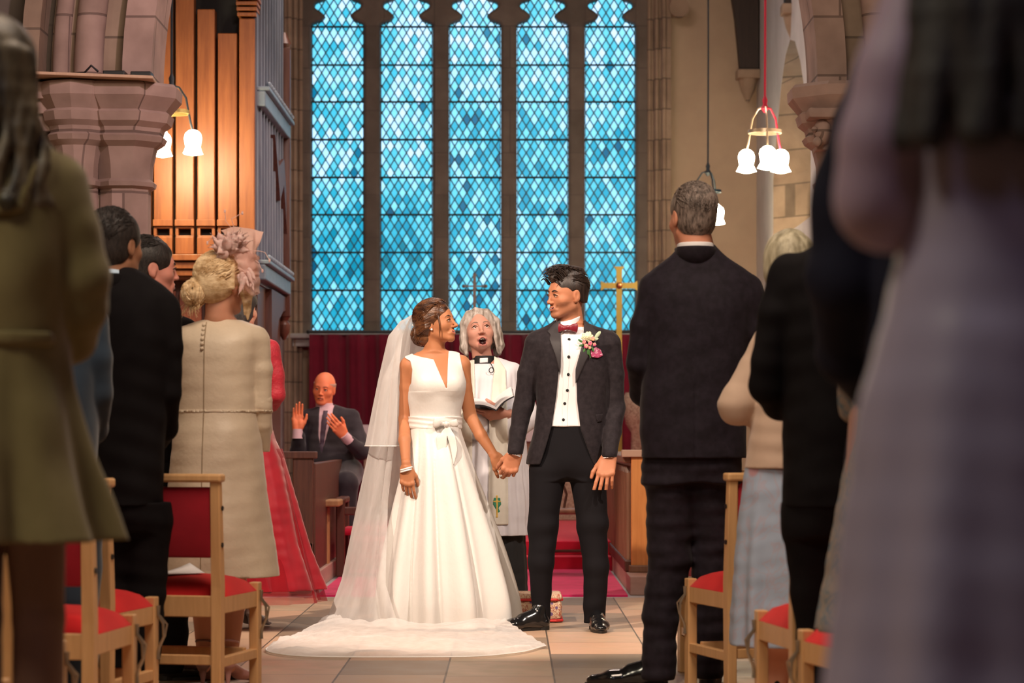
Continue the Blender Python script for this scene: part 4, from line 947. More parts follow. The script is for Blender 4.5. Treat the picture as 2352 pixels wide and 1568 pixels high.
def hair_cap(thick=.012, front=.055, h=.004, side_z=-.01, back_z=-.075, w=1.0, top=.0, quiff=0, groove=(.0016, 160), seed=1, ears=True, temple=.030):
    """short hair: shell over the cranium in head space, open over the face"""
    F = Field((-.12, -.15, -.14), (.12, .15, .19), h)
    F.ell((0, .018, .036), (.076*w+thick, .098+thick, .087+thick)); F.ell((0, .030, -.02), (.068*w+thick*.7, .075+thick*.6, .07), .02)
    if quiff:
        F.ell((0, -.055, .118), (.052, .045, .030*quiff), .02); F.ell((.0, -.085, .105), (.040, .025, .024*quiff), .015)
    # face opening: everything in front of a slanted curtain, below the hairline
    F.ell((0, -.135, front-.075), (.074, .105, .086), .006, op='s'); F.ell((0, -.11, -.05), (.085, .118-temple*.3, .068), .006, op='s')
    if ears:
        for sx in (-1, 1): F.ell((sx*.085, .006, -.012), (.022, .026, .036), .004, op='s'); F.ell((sx*.08, -.028, -.05), (.03, .04, .045), .004, op='s')
    F._go(lambda X, Y, Z: (Z*0+(side_z+(back_z-side_z)*np.clip((Y-.0)/.07, 0, 1))-Z).astype(np.float32), (-.13, -.15, -.15), (.13, .16, .2), 0, 's') if 0 else None
    X, Y, Z = F.ax[0][:, None, None], F.ax[1][None, :, None], F.ax[2][None, None, :]
    F.f = np.maximum(F.f, ((side_z+(back_z-side_z)*np.clip(Y/.06, 0, 1))-Z+X*0)*.8)
    wv = waves(seed, groove[1], (1, .35, .35)); F.disp(lambda X, Y, Z: wv(X, Y, Z)*groove[0]+waves(seed+5, 60, (1, .5, .5))(X, Y, Z)*groove[0]*1.2)
    return F
def put(F, Mt, name, mats, parent, smooth=1):
    V, Q = F.mesh(smooth); return mesh_np(name, xf(Mt, V), Q, mats, parent)
def hairmat(name, c1, c2, rough=.45, stretch=(40, 14, 6), scale=2.5):
    return mat(name, c1, rough, col2=c2, scale=scale, stretch=stretch, bump=.5, bscale=9, contrast=(.35, .65), bdist=.003)
def q(x0, s):
    return lambda px, py: ((px-x0)/s, HC+(PY0-py)/s)
def secs(rows, x0, s):
    """rows (py, pxL, pxR, ry, cy)"""
    return [(HC+(PY0-py)/s, ((a+b)/2-x0)/s, cy, (b-a)/2/s, ry) for py, a, b, ry, cy in rows]
def pp3(rows, x0, s):
    """rows (px, py, dy) -> 3D points"""
    return [((px-x0)/s, dy, HC+(PY0-py)/s) for px, py, dy in rows]
def person(px, s, label, group=None):
    return empty('person', ((px-PX0)/s, FPX/s, 0), 0, label, 'person', group)

def strands(name, HM, par, m, n, start, end, c=(0, .02, .042), rad=(.088, .107, .093), r0=.0022, lift=.003, jit=.1, seed=1, tail=None, npt=7, part=None, taper=.25, sag=0.0):
    """fine locks laid over the scalp: start()/end() give directions from the skull centre, tail() an optional free end point"""
    r = np.random.default_rng(seed); mb = MB(); c = np.array(c); rad = np.array(rad)
    for i in range(n):
        a = np.array(start(r), float); b = np.array(end(r), float); a /= np.linalg.norm(a); b /= np.linalg.norm(b); pts = []; lf = lift*r.uniform(.4, 1.5); w_ = r.normal(size=3)*jit
        for t in np.linspace(0, 1, npt):
            d = a*(1-t)+b*t+w_*math.sin(t*PI)*.5; d /= np.linalg.norm(d); pts.append(xf(HM, c+d*(rad+lf*math.sin(t*PI*.9+.15))+np.array((0, 0, -sag*t*t))))
        if tail is not None:
            q_ = inv(HM, pts[-1]); e = np.array(tail(r, q_)); pts += [xf(HM, q_*(1-t)+e*t+np.array((0, 0, 0))) for t in (.35, .7, 1.0)]
        k = len(pts); mb.tube(pts, [r0*HM[2]*r.uniform(.7, 1.3)*(.5+.5*math.sin(min(1, j/(k*.3))*PI/2))*(1 if j < k-2 else (taper if j == k-1 else .7)) for j in range(k)], 5)
    o = mb.build(name, m, par, smooth=True); o['kind'] = 'stuff'; return o
# ================================================================ the people
WH = mat('shirt_cotton', (.80, .78, .80), .7, bump=.1, bscale=200)
LEATHER = [mat('black_leather', (.008, .008, .009), .18, coat=.6), mat('shoe_sole', (.01, .009, .008), .5)]
# ---------------- groom
def groom():
    x0, s = 1302, 457; Q = q(x0, s); root = person(x0, s, 'groom in dark grey suit and burgundy bow tie looking at the bride, holding her hand')
    SK = skin_set('groom', (.50, .20, .105), (.42, .12, .09), (.40, .160, .082))
    SUIT = mat('charcoal_suit', (.015, .0115, .014), .75, col2=(.025, .0195, .023), scale=40, bump=.25, bscale=900, sheen=.08, spec=.15)
    TRO = mat('black_trousers', (.010, .009, .011), .8, bump=.2, bscale=800, spec=.1)
    hx, hz = Q(1302, 678); HM = mat4((hx, -.01, hz), -60, -3, 2, 1.0)
    zf = lambda py: HC+(PY0-py)/s
    # body: head, neck, torso, arms and hands
    F = Field((-.40, -.24, zf(1125)), (.32, .22, zf(600)), .0029)
    head(F, HM, True, 'smile', lid=.0024); 
    F.cone((.0, .016, zf(752)), (.012, .010, zf(690)), .056, .050, .02)
    F.loft(secs([(1060, 1245, 1370, .08, 0), (980, 1240, 1375, .09, 0), (850, 1235, 1385, .1, 0), (775, 1245, 1375, .08, .01), (745, 1275, 1340, .06, .02)], x0, s), .03)
    RA = pp3([(1232, 790, .01), (1203, 935, .015), (1190, 990, -.005), (1184, 1040, -.03)], x0, s); LA = pp3([(1398, 790, .01), (1411, 935, .010), (1406, 990, -.05), (1397, 1046, -.105)], x0, s)
    F.path(RA, [.040, .030, .027, .026], .02); F.path(LA, [.040, .030, .027, .026], .02)
    # his left hand (picture right): back towards us, fingers loosely curled to the left
    w1 = np.array(LA[-1]); hand(F, (np.array(Matrix.Rotation(math.radians(12), 3, 'Y')) @ np.array(Matrix.Rotation(math.radians(-20), 3, 'X')) @ np.array(Matrix.Rotation(math.radians(-8), 3, 'Z')), w1, 1), -1, ((6, 12, 8), (10, 18, 12), (15, 24, 14), (20, 28, 16)), 4.5, (4, 8), 1.10, 1.2)
    # his right hand closing on hers
    w2 = np.array(RA[-1]); Rr = np.array(Matrix.Rotation(math.radians(20), 3, 'Y')) @ np.array(Matrix.Rotation(math.radians(8), 3, 'Z'))
    hand(F, (Rr, w2, 1), -1, ((50, 65, 30), (52, 70, 35), (55, 70, 35), (35, 55, 30)), 3, (30, 30), 1.02, .6)
    body = F.obj('body', SK, root, 1, lambda C: np.where(C[:, 2] > zf(745), face_regions(HM, True, True)(C), 0))
    smile_teeth(HM, body, SK); hm = hairmat('groom_hair', (.010, .006, .005), (.04, .024, .018)); face_parts(F, HM, body, mat('dark_brow', (.02, .012, .01), .7), .0, .0042)
    H = hair_cap(.006, .068, .0032, -.008, -.040, groove=(.0012, 150), seed=3)
    H.path([(0, .07, .115), (0, .0, .123), (0, -.050, .115), (.0, -.084, .088)], [.028, .030, .028, .018], .02, ((1, 0, 0), 1.6))
    hr = put(H, HM, 'hair', hm, root)
    top = lambda r_: (r_.uniform(-.75, .75), r_.uniform(-.75, .75), 1.0)
    rr_ = np.random.default_rng(2); mb = MB()
    for k in range(330):
        x = rr_.uniform(-.052, .052); y = rr_.uniform(-.088, .085); z = .036+.100*math.sqrt(max(.05, 1-(x/.088)**2-((y-.018)/.118)**2)); hgt = .012+.022*max(0, min(1, (.05-y)/.11)); f = -.018-.012*rr_.random()
        a_ = rr_.uniform(-.012, .012); P_ = [(x, y+.012, z-.004), (x+a_*.4, y+f*.2, z+hgt*.55), (x+a_, y+f*.9, z+hgt*.95-max(0, -y-.05)*.15), (x+a_*1.6, y+f*1.6, z+hgt*.82-max(0, -y-.05)*.35)]
        mb.tube([xf(HM, p_) for p_ in P_], [.0034, .0036, .0026, .0006], 5)
    mb.build('tousled_locks', hm, hr, smooth=True)['kind'] = 'stuff'
    strands('side_hair', HM, hr, hm, 240, lambda r_: (r_.choice((-1, 1))*r_.uniform(.75, 1), r_.uniform(-.3, 1), r_.uniform(.25, .75)), lambda r_: (0, 1, -.1), rad=(.082, .104, .092), jit=.15, seed=6, npt=4, r0=.0018)
    # shirt
    B = Field((-.42, -.24, zf(1090)), (.36, .22, zf(725)), .0042)
    T = secs([(1085, 1206, 1392, .135, 0), (1058, 1208, 1390, .135, 0), (1000, 1222, 1394, .128, 0), (930, 1232, 1396, .120, 0), (880, 1228, 1400, .124, 0), (830, 1222, 1404, .130, 0), (790, 1224, 1404, .118, .0), (768, 1236, 1392, .095, .008), (750, 1262, 1356, .075, .015), (738, 1274, 1344, .066, .018)], x0, s)
    Sh = B.copy(); T2 = [(z, cx, cy, rx-.012, ry-.012) for z, cx, cy, rx, ry in T]; Sh.loft(T2, 0); Sh.clip(2, zf(979), 1); Sh.clip(2, zf(750), -1)
    wv = waves(4, 45, (1, 1, .5)); Sh.disp(lambda X, Y, Z: wv(X, Y, Z)*.0036); shirt = Sh.obj('shirt', WH, root)
    pl = Sh.copy(); pl.f -= .003; pl.poly([Q(1294, 745), Q(1309, 745), Q(1303, 980), Q(1289, 980)], -.3, 0, op='i'); pl.obj('placket', WH, shirt)
    cf = Field((-.10, -.12, zf(775)), (.10, .12, zf(708)), .0024)     # collar
    cf.cone((.0, .014, zf(762)), (.010, .010, zf(722)), .0715, .0665, 0); cf.cone((.0, .014, zf(790)), (.012, .010, zf(700)), .0600, .0585, 0, op='s')
    X, Y, Z = cf.ax[0][:, None, None], cf.ax[1][None, :, None], cf.ax[2][None, None, :]; cf.f = np.maximum(cf.f, Z-(zf(739)+.035*np.clip((Y+.06)/.10, 0, 1)+X*.25)); cf.clip(2, zf(764), 1)
    for sx, px, py in ((-1, 1287, 768), (1, 1332, 772)):
        a = Q(1302+sx*3, 752); c = Q(px, py); cf.path([(a[0]+sx*.006, -.060, a[1]), (c[0], -.072, c[1])], [.012, .006], .01, ((0, 1, 0), .5))
    cf.obj('collar', WH, root)
    for i, (px, py) in enumerate(((1306, 781), (1305, 821), (1304, 861), (1302, 897), (1296, 927), (1293, 964))):
        x, z = Q(px, py); y = pl.front(x, z) or -.11; MB().sphere((x, y-.001, z), .0075, 12, (1, .45, 1)).build('button', M['black'], shirt, smooth=True)
    # bow tie
    BT = mat('burgundy_satin', (.20, .008, .02), .35, sheen=.3); bow = Field((-.09, -.16, -.05), (.09, -.02, .05), .0025)
    for sx in (-1, 1):
        bow.cone((sx*.008, -.09, 0), (sx*.038, -.085, .0), .010, .024, .006, ((0, 1, 0), .45)); bow.cone((sx*.02, -.095, -.004), (sx*.046, -.082, -.006), .012, .020, .004, ((0, 1, 0), .35))
    bow.poly([(-.046, .023), (-.050, -.002), (-.047, -.026), (-.012, -.011), (.012, -.011), (.047, -.028), (.052, 0), (.048, .024), (.012, .011), (-.012, .011)], -1, 1, op='i')
    bow.ell((0, -.094, 0), (.010, .010, .013), .003); wv = waves(2, 180, (1, 1, .25)); bow.disp(lambda X, Y, Z: wv(X, Y, Z)*.0022)
    V, Qd = bow.mesh(1); cx, cz = Q(1303, 754); V += np.array((cx, .0, cz)); mesh_np('bow_tie', V, Qd, BT, root)
    # jacket
    J = B.copy(); J.loft(T, 0)
    sh = pp3([(1290, 762, .01), (1236, 785, .005), (1320, 760, .01), (1394, 785, .005)], x0, s)
    J.cone(sh[0], sh[1], .052, .058, .03); J.cone(sh[2], sh[3], .052, .058, .03)
    J.path(pp3([(1233, 792, .0), (1215, 860, .01), (1203, 935, .015), (1190, 990, -.005), (1184, 1037, -.03)], x0, s), [.060, .056, .050, .045, .040], .022)
    J.path(pp3([(1399, 792, .0), (1408, 860, .01), (1411, 935, .010), (1406, 990, -.05), (1398, 1043, -.105)], x0, s), [.060, .057, .051, .046, .041], .022)
    def wr(X, Y, Z):
        arm = (np.abs(X-.02) > .18); e = np.exp(-((Z-zf(950))/.12)**2); return np.where(arm, waves(17, 75, (.5, .5, 1.5))(X, Y, Z)*.0055*e, 0)+waves(8, 30, (1, 1, .6))(X, Y, Z)*.0025
    J.disp(wr)
    for (px, py, dy, dz) in ((1184, 1037, -.03, .0), (1398, 1043, -.105, 0)):
        x, z = Q(px, py); J.cone((x, dy, z-.064), (x+(.004 if px > 1300 else -.008), dy-.01, z-.16), .062, .062, op='s')
    full = J.copy()
    J.poly([Q(1282, 728), Q(1347, 728), Q(1338, 790), Q(1322, 850), Q(1324, 920), Q(1332, 985), Q(1350, 1035), Q(1376, 1100), Q(1228, 1100), Q(1252, 1030), Q(1267, 978), Q(1277, 910), Q(1283, 850), Q(1284, 790)], -.4, .0, .004)
    nk = Field
    J.M = None; J.cone((.0, .01, zf(770)), (.014, .004, zf(700)), .068, .062, .004, op='s')
    J.clip(2, zf(1066), 1)
    jo = J.obj('jacket', SUIT, root)
    LAP = mat('lapel_cloth', (.023, .018, .021), .6, bump=.2, bscale=500)
    def patch(name, pts, off, m, y1=.0, par=jo, sm=1, base=full):
        L = base.copy(); L.f = np.maximum(L.f-off, -(L.f+.004)); L.poly([Q(*p) for p in pts], -.4, y1, op='i'); return L.obj(name, m, par, sm)
    patch('lapel', [(1287, 733), (1270, 745), (1256, 762), (1263, 770), (1260, 780), (1275, 822), (1286, 868), (1288, 800)], .006, LAP)
    patch('lapel', [(1342, 733), (1356, 746), (1374, 766), (1366, 774), (1370, 786), (1345, 830), (1320, 885), (1320, 850), (1336, 790)], .006, LAP)
    patch('pocket_flap', [(1366, 952), (1384, 950), (1382, 968), (1370, 970)], .006, SUIT)
    patch('pocket_square', [(1354, 806), (1366, 798), (1378, 804), (1384, 818), (1372, 824), (1356, 822)], .009, mat('spotted_silk', (.42, .05, .14), .5, col2=(.75, .45, .55), scale=90, contrast=(.55, .6)))
    # cuffs
    for px, py, d, r in ((1183, 1041, -.031, .0355), (1397, 1047, -.106, .036)):
        x, z = Q(px, py); mb = MB(); k = -.012 if px < 1300 else .004
        mb.tube([(x, d+.004, z+.03), (x+k*.3, d, z-.002), (x+k*.5, d-.001, z-.010)], [r-.002, r, r-.001], 20); mb.build('cuff', WH, root, smooth=True)
    # trousers
    F = Field((-.26, -.18, 0.03), (.26, .18, zf(965)), .0045)
    F.loft([(z, cx, cy, rx, ry) for z, cx, cy, rx, ry in secs([(1097, 1246, 1364, .085, 0), (1075, 1236, 1378, .108, 0), (1050, 1232, 1384, .116, 0), (972, 1243, 1375, .108, 0)], x0, s)], 0)
    F.path(pp3([(1258, 1085, 0), (1247, 1200, -.01), (1243, 1290, -.012), (1242, 1428, .02)], x0, s), [.094, .074, .063, .046], .045)
    F.path(pp3([(1349, 1085, 0), (1361, 1200, -.005), (1369, 1300, -.01), (1366, 1432, .02)], x0, s), [.094, .076, .064, .054], .045)
    wv = waves(12, 28, (1, 1, .9)); wk = waves(13, 55, (.4, .4, 1.6))
    F.disp(lambda X, Y, Z: wv(X, Y, Z)*.003+wk(X, Y, Z)*.004*(np.exp(-((Z-.5)/.12)**2)+np.exp(-((Z-.12)/.10)**2)))
    F.obj('trousers', TRO, root)
    a = Q(1246, 0)[0]; shoe(root, (a+.0, .0), -62, LEATHER, .28); a = Q(1369, 0)[0]; shoe(root, (a, .03), 4, LEATHER, .28)
    # buttonhole
    bt = link(bpy.data.objects.new('boutonniere', None), root); x, z = Q(1350, 785); y = (full.front(x, z) or -.1)-.02; bt.location = (x, y, z)
    GR = mat('leaf_green', (.05, .15, .035), .5); CR = mat('cream_petal', (.80, .78, .52), .5); PK = mat('pink_petal', (.60, .05, .20), .5, col2=(.75, .45, .25), scale=60)
    mb = MB()
    for i in range(26):
        t = i*2.4; r = .003+.0009*i; mb.sphere((-.006+r*math.cos(t), -.012+.0004*i, .022+r*math.sin(t)*.8), .0085, 8, (1, .5, .9), Matrix.Rotation(t, 3, 'Y'))
    mb.build('rose', CR, bt, smooth=True)
    for cx, cz, r in ((-.022, -.006, .008), (.008, -.012, .009), (-.012, -.026, .009), (.022, .010, .008), (.030, -.018, .007), (.006, -.034, .006)):
        mb = MB()
        for k in range(5): t = k*1.26; mb.sphere((cx+r*.6*math.cos(t), -.010, cz+r*.6*math.sin(t)), r*.7, 8, (1, .6, 1.2))
        mb.build('flower', PK, bt, smooth=True)
    for cx, cz, a, l in ((-.04, .0, 2.6, .03), (-.036, -.022, 3.4, .028), (.034, .008, .3, .035), (.0, -.05, 4.6, .04), (.045, .03, .9, .05), (-.02, -.045, 4.2, .03), (.02, -.04, 5.2, .03)):
        mb = MB(); R_ = Matrix.Rotation(-a, 3, 'Y'); mb.sphere((cx, -.004, cz), l*.5, 10, (1, .12, .38), R_); mb.build('leaf', GR if cx < .03 else mat('pale_leaf', (.45, .55, .38), .5), bt, smooth=True)
    mb = MB(); mb.tube([(.0, -.006, -.02), (.004, -.006, -.06), (.01, -.004, -.085)], .003, 6); mb.build('stem', GR, bt, smooth=True)
groom()
# ---------------- bride
def bride():
    x0, s = 1002, 450; Q = q(x0, s); zf = lambda py: HC+(PY0-py)/s
    root = person(x0, s, 'bride in white sleeveless gown with long veil gazing up at the groom')
    SK = skin_set('bride', (.46, .185, .085), (.52, .13, .11)); hx, hz = Q(1004, 742); HM = mat4((hx, -.01, hz), 66, 9, 0, .93)
    F = Field((-.24, -.24, zf(1160)), (.40, .20, zf(690)), .0028)
    head(F, HM, False, 'smile', nose=1.06, lid=.0012)
    F.cone((-.018, .012, zf(822)), (-.006, .012, zf(765)), .050, .043, .03)
    F.loft(secs([(1000, 946, 1052, .09, 0), (960, 947, 1052, .085, 0), (915, 943, 1062, .105, -.005), (885, 944, 1066, .118, -.012), (850, 940, 1066, .10, 0), (830, 940, 1060, .075, .008), (812, 962, 1034, .05, .012)], x0, s), .03)
    for sx, px, py in ((-1, 940, 838), (1, 1058, 834)):
        a = Q(px, py); b_ = Q(990 if sx < 0 else 1012, 812); F.cone((b_[0], .015, b_[1]-.012), (a[0], .012, a[1]), .034, .043, .03)
    for px in (982, 1035): x, z = Q(px, 884); F.ell((x, -.075, z), (.052, .045, .052), .04)
    RA = pp3([(938, 842, .012), (934, 890, .02), (929, 962, .02), (931, 1010, -.09), (937, 1072, -.195)], x0, s)
    F.path(RA, [.043, .037, .030, .030, .0215], .02)
    LA = pp3([(1061, 840, .012), (1067, 890, .02), (1080, 955, .03), (1105, 1000, 0), (1137, 1048, -.035)], x0, s); F.path(LA, [.043, .037, .033, .031, .0215], .02)
    Rr = np.array(Matrix.Rotation(math.radians(-4), 3, 'Y')) @ np.array(Matrix.Rotation(math.radians(-10), 3, 'Z'))
    hand(F, (Rr, np.array(RA[-1]), 1), 1, ((10, 15, 10), (16, 20, 12), (20, 25, 12), (24, 28, 14)), 2.5, (20, 10), .90, .4)
    Rl = np.array(Matrix.Rotation(math.radians(-42), 3, 'Y')) @ np.array(Matrix.Rotation(math.radians(20), 3, 'Z'))
    hand(F, (Rl, np.array(LA[-1]), 1), -1, ((40, 50, 25), (45, 55, 30), (45, 60, 30), (45, 60, 30)), 3, (30, 25), .88, .5)
    mi = lambda C: np.where(C[:, 2] > zf(800), face_regions(HM, False)(C), 0)
    body = F.obj('body', SK, root, 1, mi); face_parts(F, HM, body, mat('bride_brow', (.015, .008, .006), .7), .0, .0033, male=False, up=.25)
    smile_teeth(HM, body, SK); ear = xf(HM, (-.0745, .003, -.038)); MB().sphere(ear, .006, 12).build('earring', mat('pearl', (.9, .88, .85), .15, coat=.8), body, smooth=True)
    hx_ = pp3([(937, 1079, -.198)], x0, s)[0]
    for k, dz in ((0, 0), (1, .010)):
        pts = [(hx_[0]+.0285*math.cos(t), hx_[1]+.0235*math.sin(t), hx_[2]+dz+.008*math.cos(t)) for t in np.linspace(0, 2*PI, 21)]
        MB().tube(pts, .0042, 8).build('bracelet', bpy.data.materials['pearl'], body, smooth=True)
    # hair: swept back with a low rolled bun
    HA = hairmat('bride_hair', (.028, .010, .006), (.15, .058, .022), .35, (10, 5, 22), 2.2)
    H = Field((-.13, -.14, -.16), (.13, .20, .17), .003)
    H.ell((0, .022, .042), (.088, .106, .092)); H.ell((0, .06, .0), (.075, .075, .08), .03)
    H.ell((0, -.135, -.020), (.090, .094, .090), .006, op='s'); H.ell((0, -.06, -.11), (.10, .09, .075), .006, op='s')
    for sx in (-1, 1): H.ell((sx*.085, .000, -.033), (.03, .018, .022), .004, op='s')
    H.ell((0, .095, -.055), (.062, .055, .055), .014); H.ell((0, .065, -.075), (.05, .05, .045), .012)
    for i in range(7):      # rolled strands sweeping back to the bun
        t = i/6
        for sx in (-1, 1): H.path([(sx*(.062+.014*math.sin(t*3)), -.040+.03*t, .080-.09*t), (sx*.088, .03, .06-.085*t), (sx*.070, .09, .01-.055*t), (sx*.02, .135, -.03-.03*t)], [.005, .008, .009, .008], .008)
    w1 = waves(21, 150, (.8, .35, 1)); H.disp(lambda X, Y, Z: w1(X, Y, Z)*.0012)
    hair = put(H, HM, 'hair', HA, root)
    strands('swept_locks', HM, hair, HA, 620, lambda r_: (r_.choice((-1, 1))*r_.uniform(.1, 1), r_.uniform(-.62, -.1), r_.uniform(.55, 1)), lambda r_: (r_.uniform(-.3, .3), 1, r_.uniform(-.75, -.2)), rad=(.095, .112, .097), jit=.12, seed=4, r0=.0022, lift=.004)
    strands('bun_locks', HM, hair, HA, 120, lambda r_: (r_.uniform(-1, 1), .2, 1), lambda r_: (r_.uniform(-1, 1), .5, -1), c=(0, .10, -.05), rad=(.067, .058, .060), jit=.5, seed=5, r0=.0024)
    mb = MB()
    for sx in (-1,): mb.tube([xf(HM, p) for p in ((sx*.072, -.045, .03), (sx*.076, -.050, -.01), (sx*.074, -.046, -.05), (sx*.070, -.036, -.088))], [.005, .0045, .003, .001], 8)
    mb.build('loose_strand', HA, hair, smooth=True)
    # gown
    GW = mat('ivory_jacquard', (.72, .70, .67), .45, bump=.35, bscale=55, sheen=.15, stretch=(1, 1, .6), bdist=.004)
    Bd = Field((-.22, -.22, zf(1000)), (.20, .17, zf(805)), .0032); o = F
    # bodice = skin field pushed out, kept inside the neckline and armhole outline
    Bd.loft(secs([(1000, 941, 1058, .100, 0), (962, 942, 1057, .094, 0), (915, 938, 1066, .114, -.005), (885, 939, 1071, .126, -.012), (850, 935, 1070, .110, 0), (830, 935, 1064, .084, .008), (812, 957, 1038, .060, .012)], x0, s), .0)
    for sx, px, py in ((-1, 940, 838), (1, 1058, 834)):
        a = Q(px, py); b_ = Q(990 if sx < 0 else 1012, 812); Bd.cone((b_[0], .015, b_[1]-.012), (a[0], .012, a[1]), .041, .050, .03)
    for px in (982, 1035): x, z = Q(px, 884); Bd.ell((x, -.075, z), (.059, .052, .058), .045)
    w2 = waves(31, 40, (1, 1, 1.4)); Bd.disp(lambda X, Y, Z: w2(X, Y, Z)*.0022*(Z < zf(900)))
    full = Bd.copy()
    Bd.poly([Q(944, 800), Q(948, 814), Q(968, 820), Q(997, 826), Q(1028, 896), Q(1030, 812), Q(1031, 800), Q(1054, 800), Q(1057, 818), Q(1064, 850), Q(1072, 880), Q(1080, 905), Q(1080, 1010), Q(930, 1010), Q(930, 905), Q(946, 880), Q(948, 850), Q(943, 830), Q(930, 822), Q(932, 800)], -.5, .5, op='i')
    Bd.cone((0, .01, zf(812)), (0, .01, zf(760)), .060, .06, .003, op='s'); Bd.clip(2, zf(990), 1)
    Bd.obj('bodice', GW, root)
    K = Field((-.42, -.42, .0), (.48, .42, zf(970)), .0055)
    rs = [(0.008, .062, .0, .352, .33), (.12, .058, 0, .345, .325), (.35, .044, 0, .305, .285), (.62, .026, 0, .235, .22), (.85, .008, 0, .168, .16), (zf(985), -.005, 0, .130, .105), (zf(968), -.005, 0, .122, .098)]
    amp = lambda Z: np.clip((zf(985)-Z)/.9, 0, 1)
    def fold(th, Z):
        a = amp(Z)**.6; w_ = np.cos(11*th+.8+.5*np.sin(3*th)); g = 1-np.abs(w_)**.7
        return 1+.075*a*w_-.11*a*np.exp(-((np.mod(th*11+2.2+.5*np.sin(3*th), 2*PI)-PI)/.5)**2)+.02*a*np.cos(5*th+1)
    K.loft(rs, 0, fold); K.clip(2, .008, 1); wv = waves(41, 14, (1, 1, .3)); K.disp(lambda X, Y, Z: wv(X, Y, Z)*.005)
    skirt = K.obj('skirt', GW, root)
    W = full.copy(); W.f -= .006; W.clip(2, zf(985), 1); W.clip(2, zf(957), -1); W.disp(lambda X, Y, Z: np.sin(Z*260+X*30)*.0012); W.obj('waistband', GW, root)
    # bow at the waist
    bw = Field((-.12, -.10, -.26), (.12, .08, .06), .003); y0 = -.0
    for sx in (-1, 1):
        bw.path([(sx*.006, 0, 0), (sx*.046, -.014, .010), (sx*.066, -.004, .004)], [.010, .026, .026], .004, ((0, 1, 0), .42))
    bw.poly([(-.058, .030), (-.066, .004), (-.060, -.022), (-.012, -.010), (.012, -.010), (.058, -.024), (.066, .0), (.056, .030), (.014, .012), (-.014, .012)], -1, 1, op='i')
    bw.ell((0, -.010, 0), (.013, .014, .016), .003)
    tl_ = Field((-.12, -.10, -.26), (.12, .08, .06), .003)
    tl_.path([(-.004, -.004, -.005), (-.026, -.012, -.09), (-.012, -.026, -.19)], [.012, .040, .040], .004, ((0, 1, 0), .14)); tl_.path([(.004, -.006, -.005), (.030, -.016, -.09), (.036, -.032, -.19)], [.012, .030, .030], .004, ((0, 1, 0), .16))
    tl_.poly([(-.012, .0), (-.050, -.070), (-.044, -.135), (-.006, -.200), (.004, -.130), (.006, -.06), (.022, -.12), (.040, -.205), (.058, -.13), (.046, -.06), (.012, .0)], -1, 1, op='i'); bw.f = np.minimum(bw.f, tl_.f)
    wv = waves(6, 110, (1.4, 1, .3)); bw.disp(lambda X, Y, Z: wv(X, Y, Z)*.0020)
    V, Qd = bw.mesh(1); cx, cz = Q(1026, 974); V += np.array((cx, -.118, cz)); mesh_np('bow', V, Qd, GW, root)
    # veil: two tiers of tulle
    T = bpy.data.materials.new('tulle'); T.use_nodes = True; nt = T.node_tree; b = nt.nodes['Principled BSDF']; out = nt.nodes['Material Output']
    b.inputs['Base Color'].default_value = (.88, .86, .85, 1); b.inputs['Roughness'].default_value = .8; b.inputs['Sheen Weight'].default_value = .2
    tr = nt.nodes.new('ShaderNodeBsdfTransparent'); tl = nt.nodes.new('ShaderNodeBsdfTranslucent'); tl.inputs[0].default_value = (.88, .86, .85, 1)
    m1 = nt.nodes.new('ShaderNodeMixShader'); m1.inputs[0].default_value = .35; nt.links.new(b.outputs[0], m1.inputs[1]); nt.links.new(tl.outputs[0], m1.inputs[2])
    tcx = nt.nodes.new('ShaderNodeTexCoord'); mp = nt.nodes.new('ShaderNodeMapping'); mp.inputs['Scale'].default_value = (9, 9, 1); nt.links.new(tcx.outputs['Object'], mp.inputs[0]); n = nd(nt, 'TexNoise', Scale=2, Detail=3); nt.links.new(mp.outputs[0], n.inputs['Vector'])
    lw = nt.nodes.new('ShaderNodeLayerWeight'); lw.inputs[0].default_value = .35
    fa = math_(nt, 'MINIMUM', math_(nt, 'ADD', math_(nt, 'ADD', .22, math_(nt, 'MULTIPLY', n.outputs['Fac'], .42)), math_(nt, 'MULTIPLY', lw.outputs['Facing'], .45)), .95)
    m2 = nt.nodes.new('ShaderNodeMixShader'); nt.links.new(fa, m2.inputs[0]); nt.links.new(tr.outputs[0], m2.inputs[1]); nt.links.new(m1.outputs[0], m2.inputs[2]); nt.links.new(m2.outputs[0], out.inputs[0])
    EDGE = mat('satin_edge', (.85, .83, .80), .5)
    def tier(rows, nseg, name, ruf, edge=True):
        """rows: (py, [(px,dy) * 5]) plan curve front edge -> side -> back at each height"""
        ys = np.array([r[0] for r in rows], float); U = np.linspace(0, 1, nseg); Vv = np.linspace(0, 1, 46); pts = []
        A = np.array([[(a, d) for a, d in r[1]] for r in rows])        # rows, k, 2
        kk = np.linspace(0, 1, A.shape[1])
        for v in Vv:
            yy = ys[0]+(ys[-1]-ys[0])*v; row = []
            P5 = np.array([[np.interp(yy, ys, A[:, j, c]) for c in range(2)] for j in range(A.shape[1])])
            cc = _cr([(kk[j], P5[j, 0], P5[j, 1]) for j in range(len(kk))], nseg); 
            for i in range(nseg):
                px, dy = cc[1][i], cc[2][i]; w_ = ruf*v**.7; ph = U[i]*46+3*math.sin(U[i]*9)
                row.append(((px-x0)/s+w_*.7*math.sin(ph), dy+w_*math.cos(ph*1.07), max(.012, HC+(PY0-yy)/s)))
            pts.append(row)
        V = [p for r in pts for p in r]; Fq = [(i*nseg+j, i*nseg+j+1, (i+1)*nseg+j+1, (i+1)*nseg+j) for i in range(len(pts)-1) for j in range(nseg-1)]
        o = mesh_np(name, V, Fq, T, root)
        if edge: MB().tube(pts[-1], .003, 6).build('hem', EDGE, o, smooth=True)
        return pts
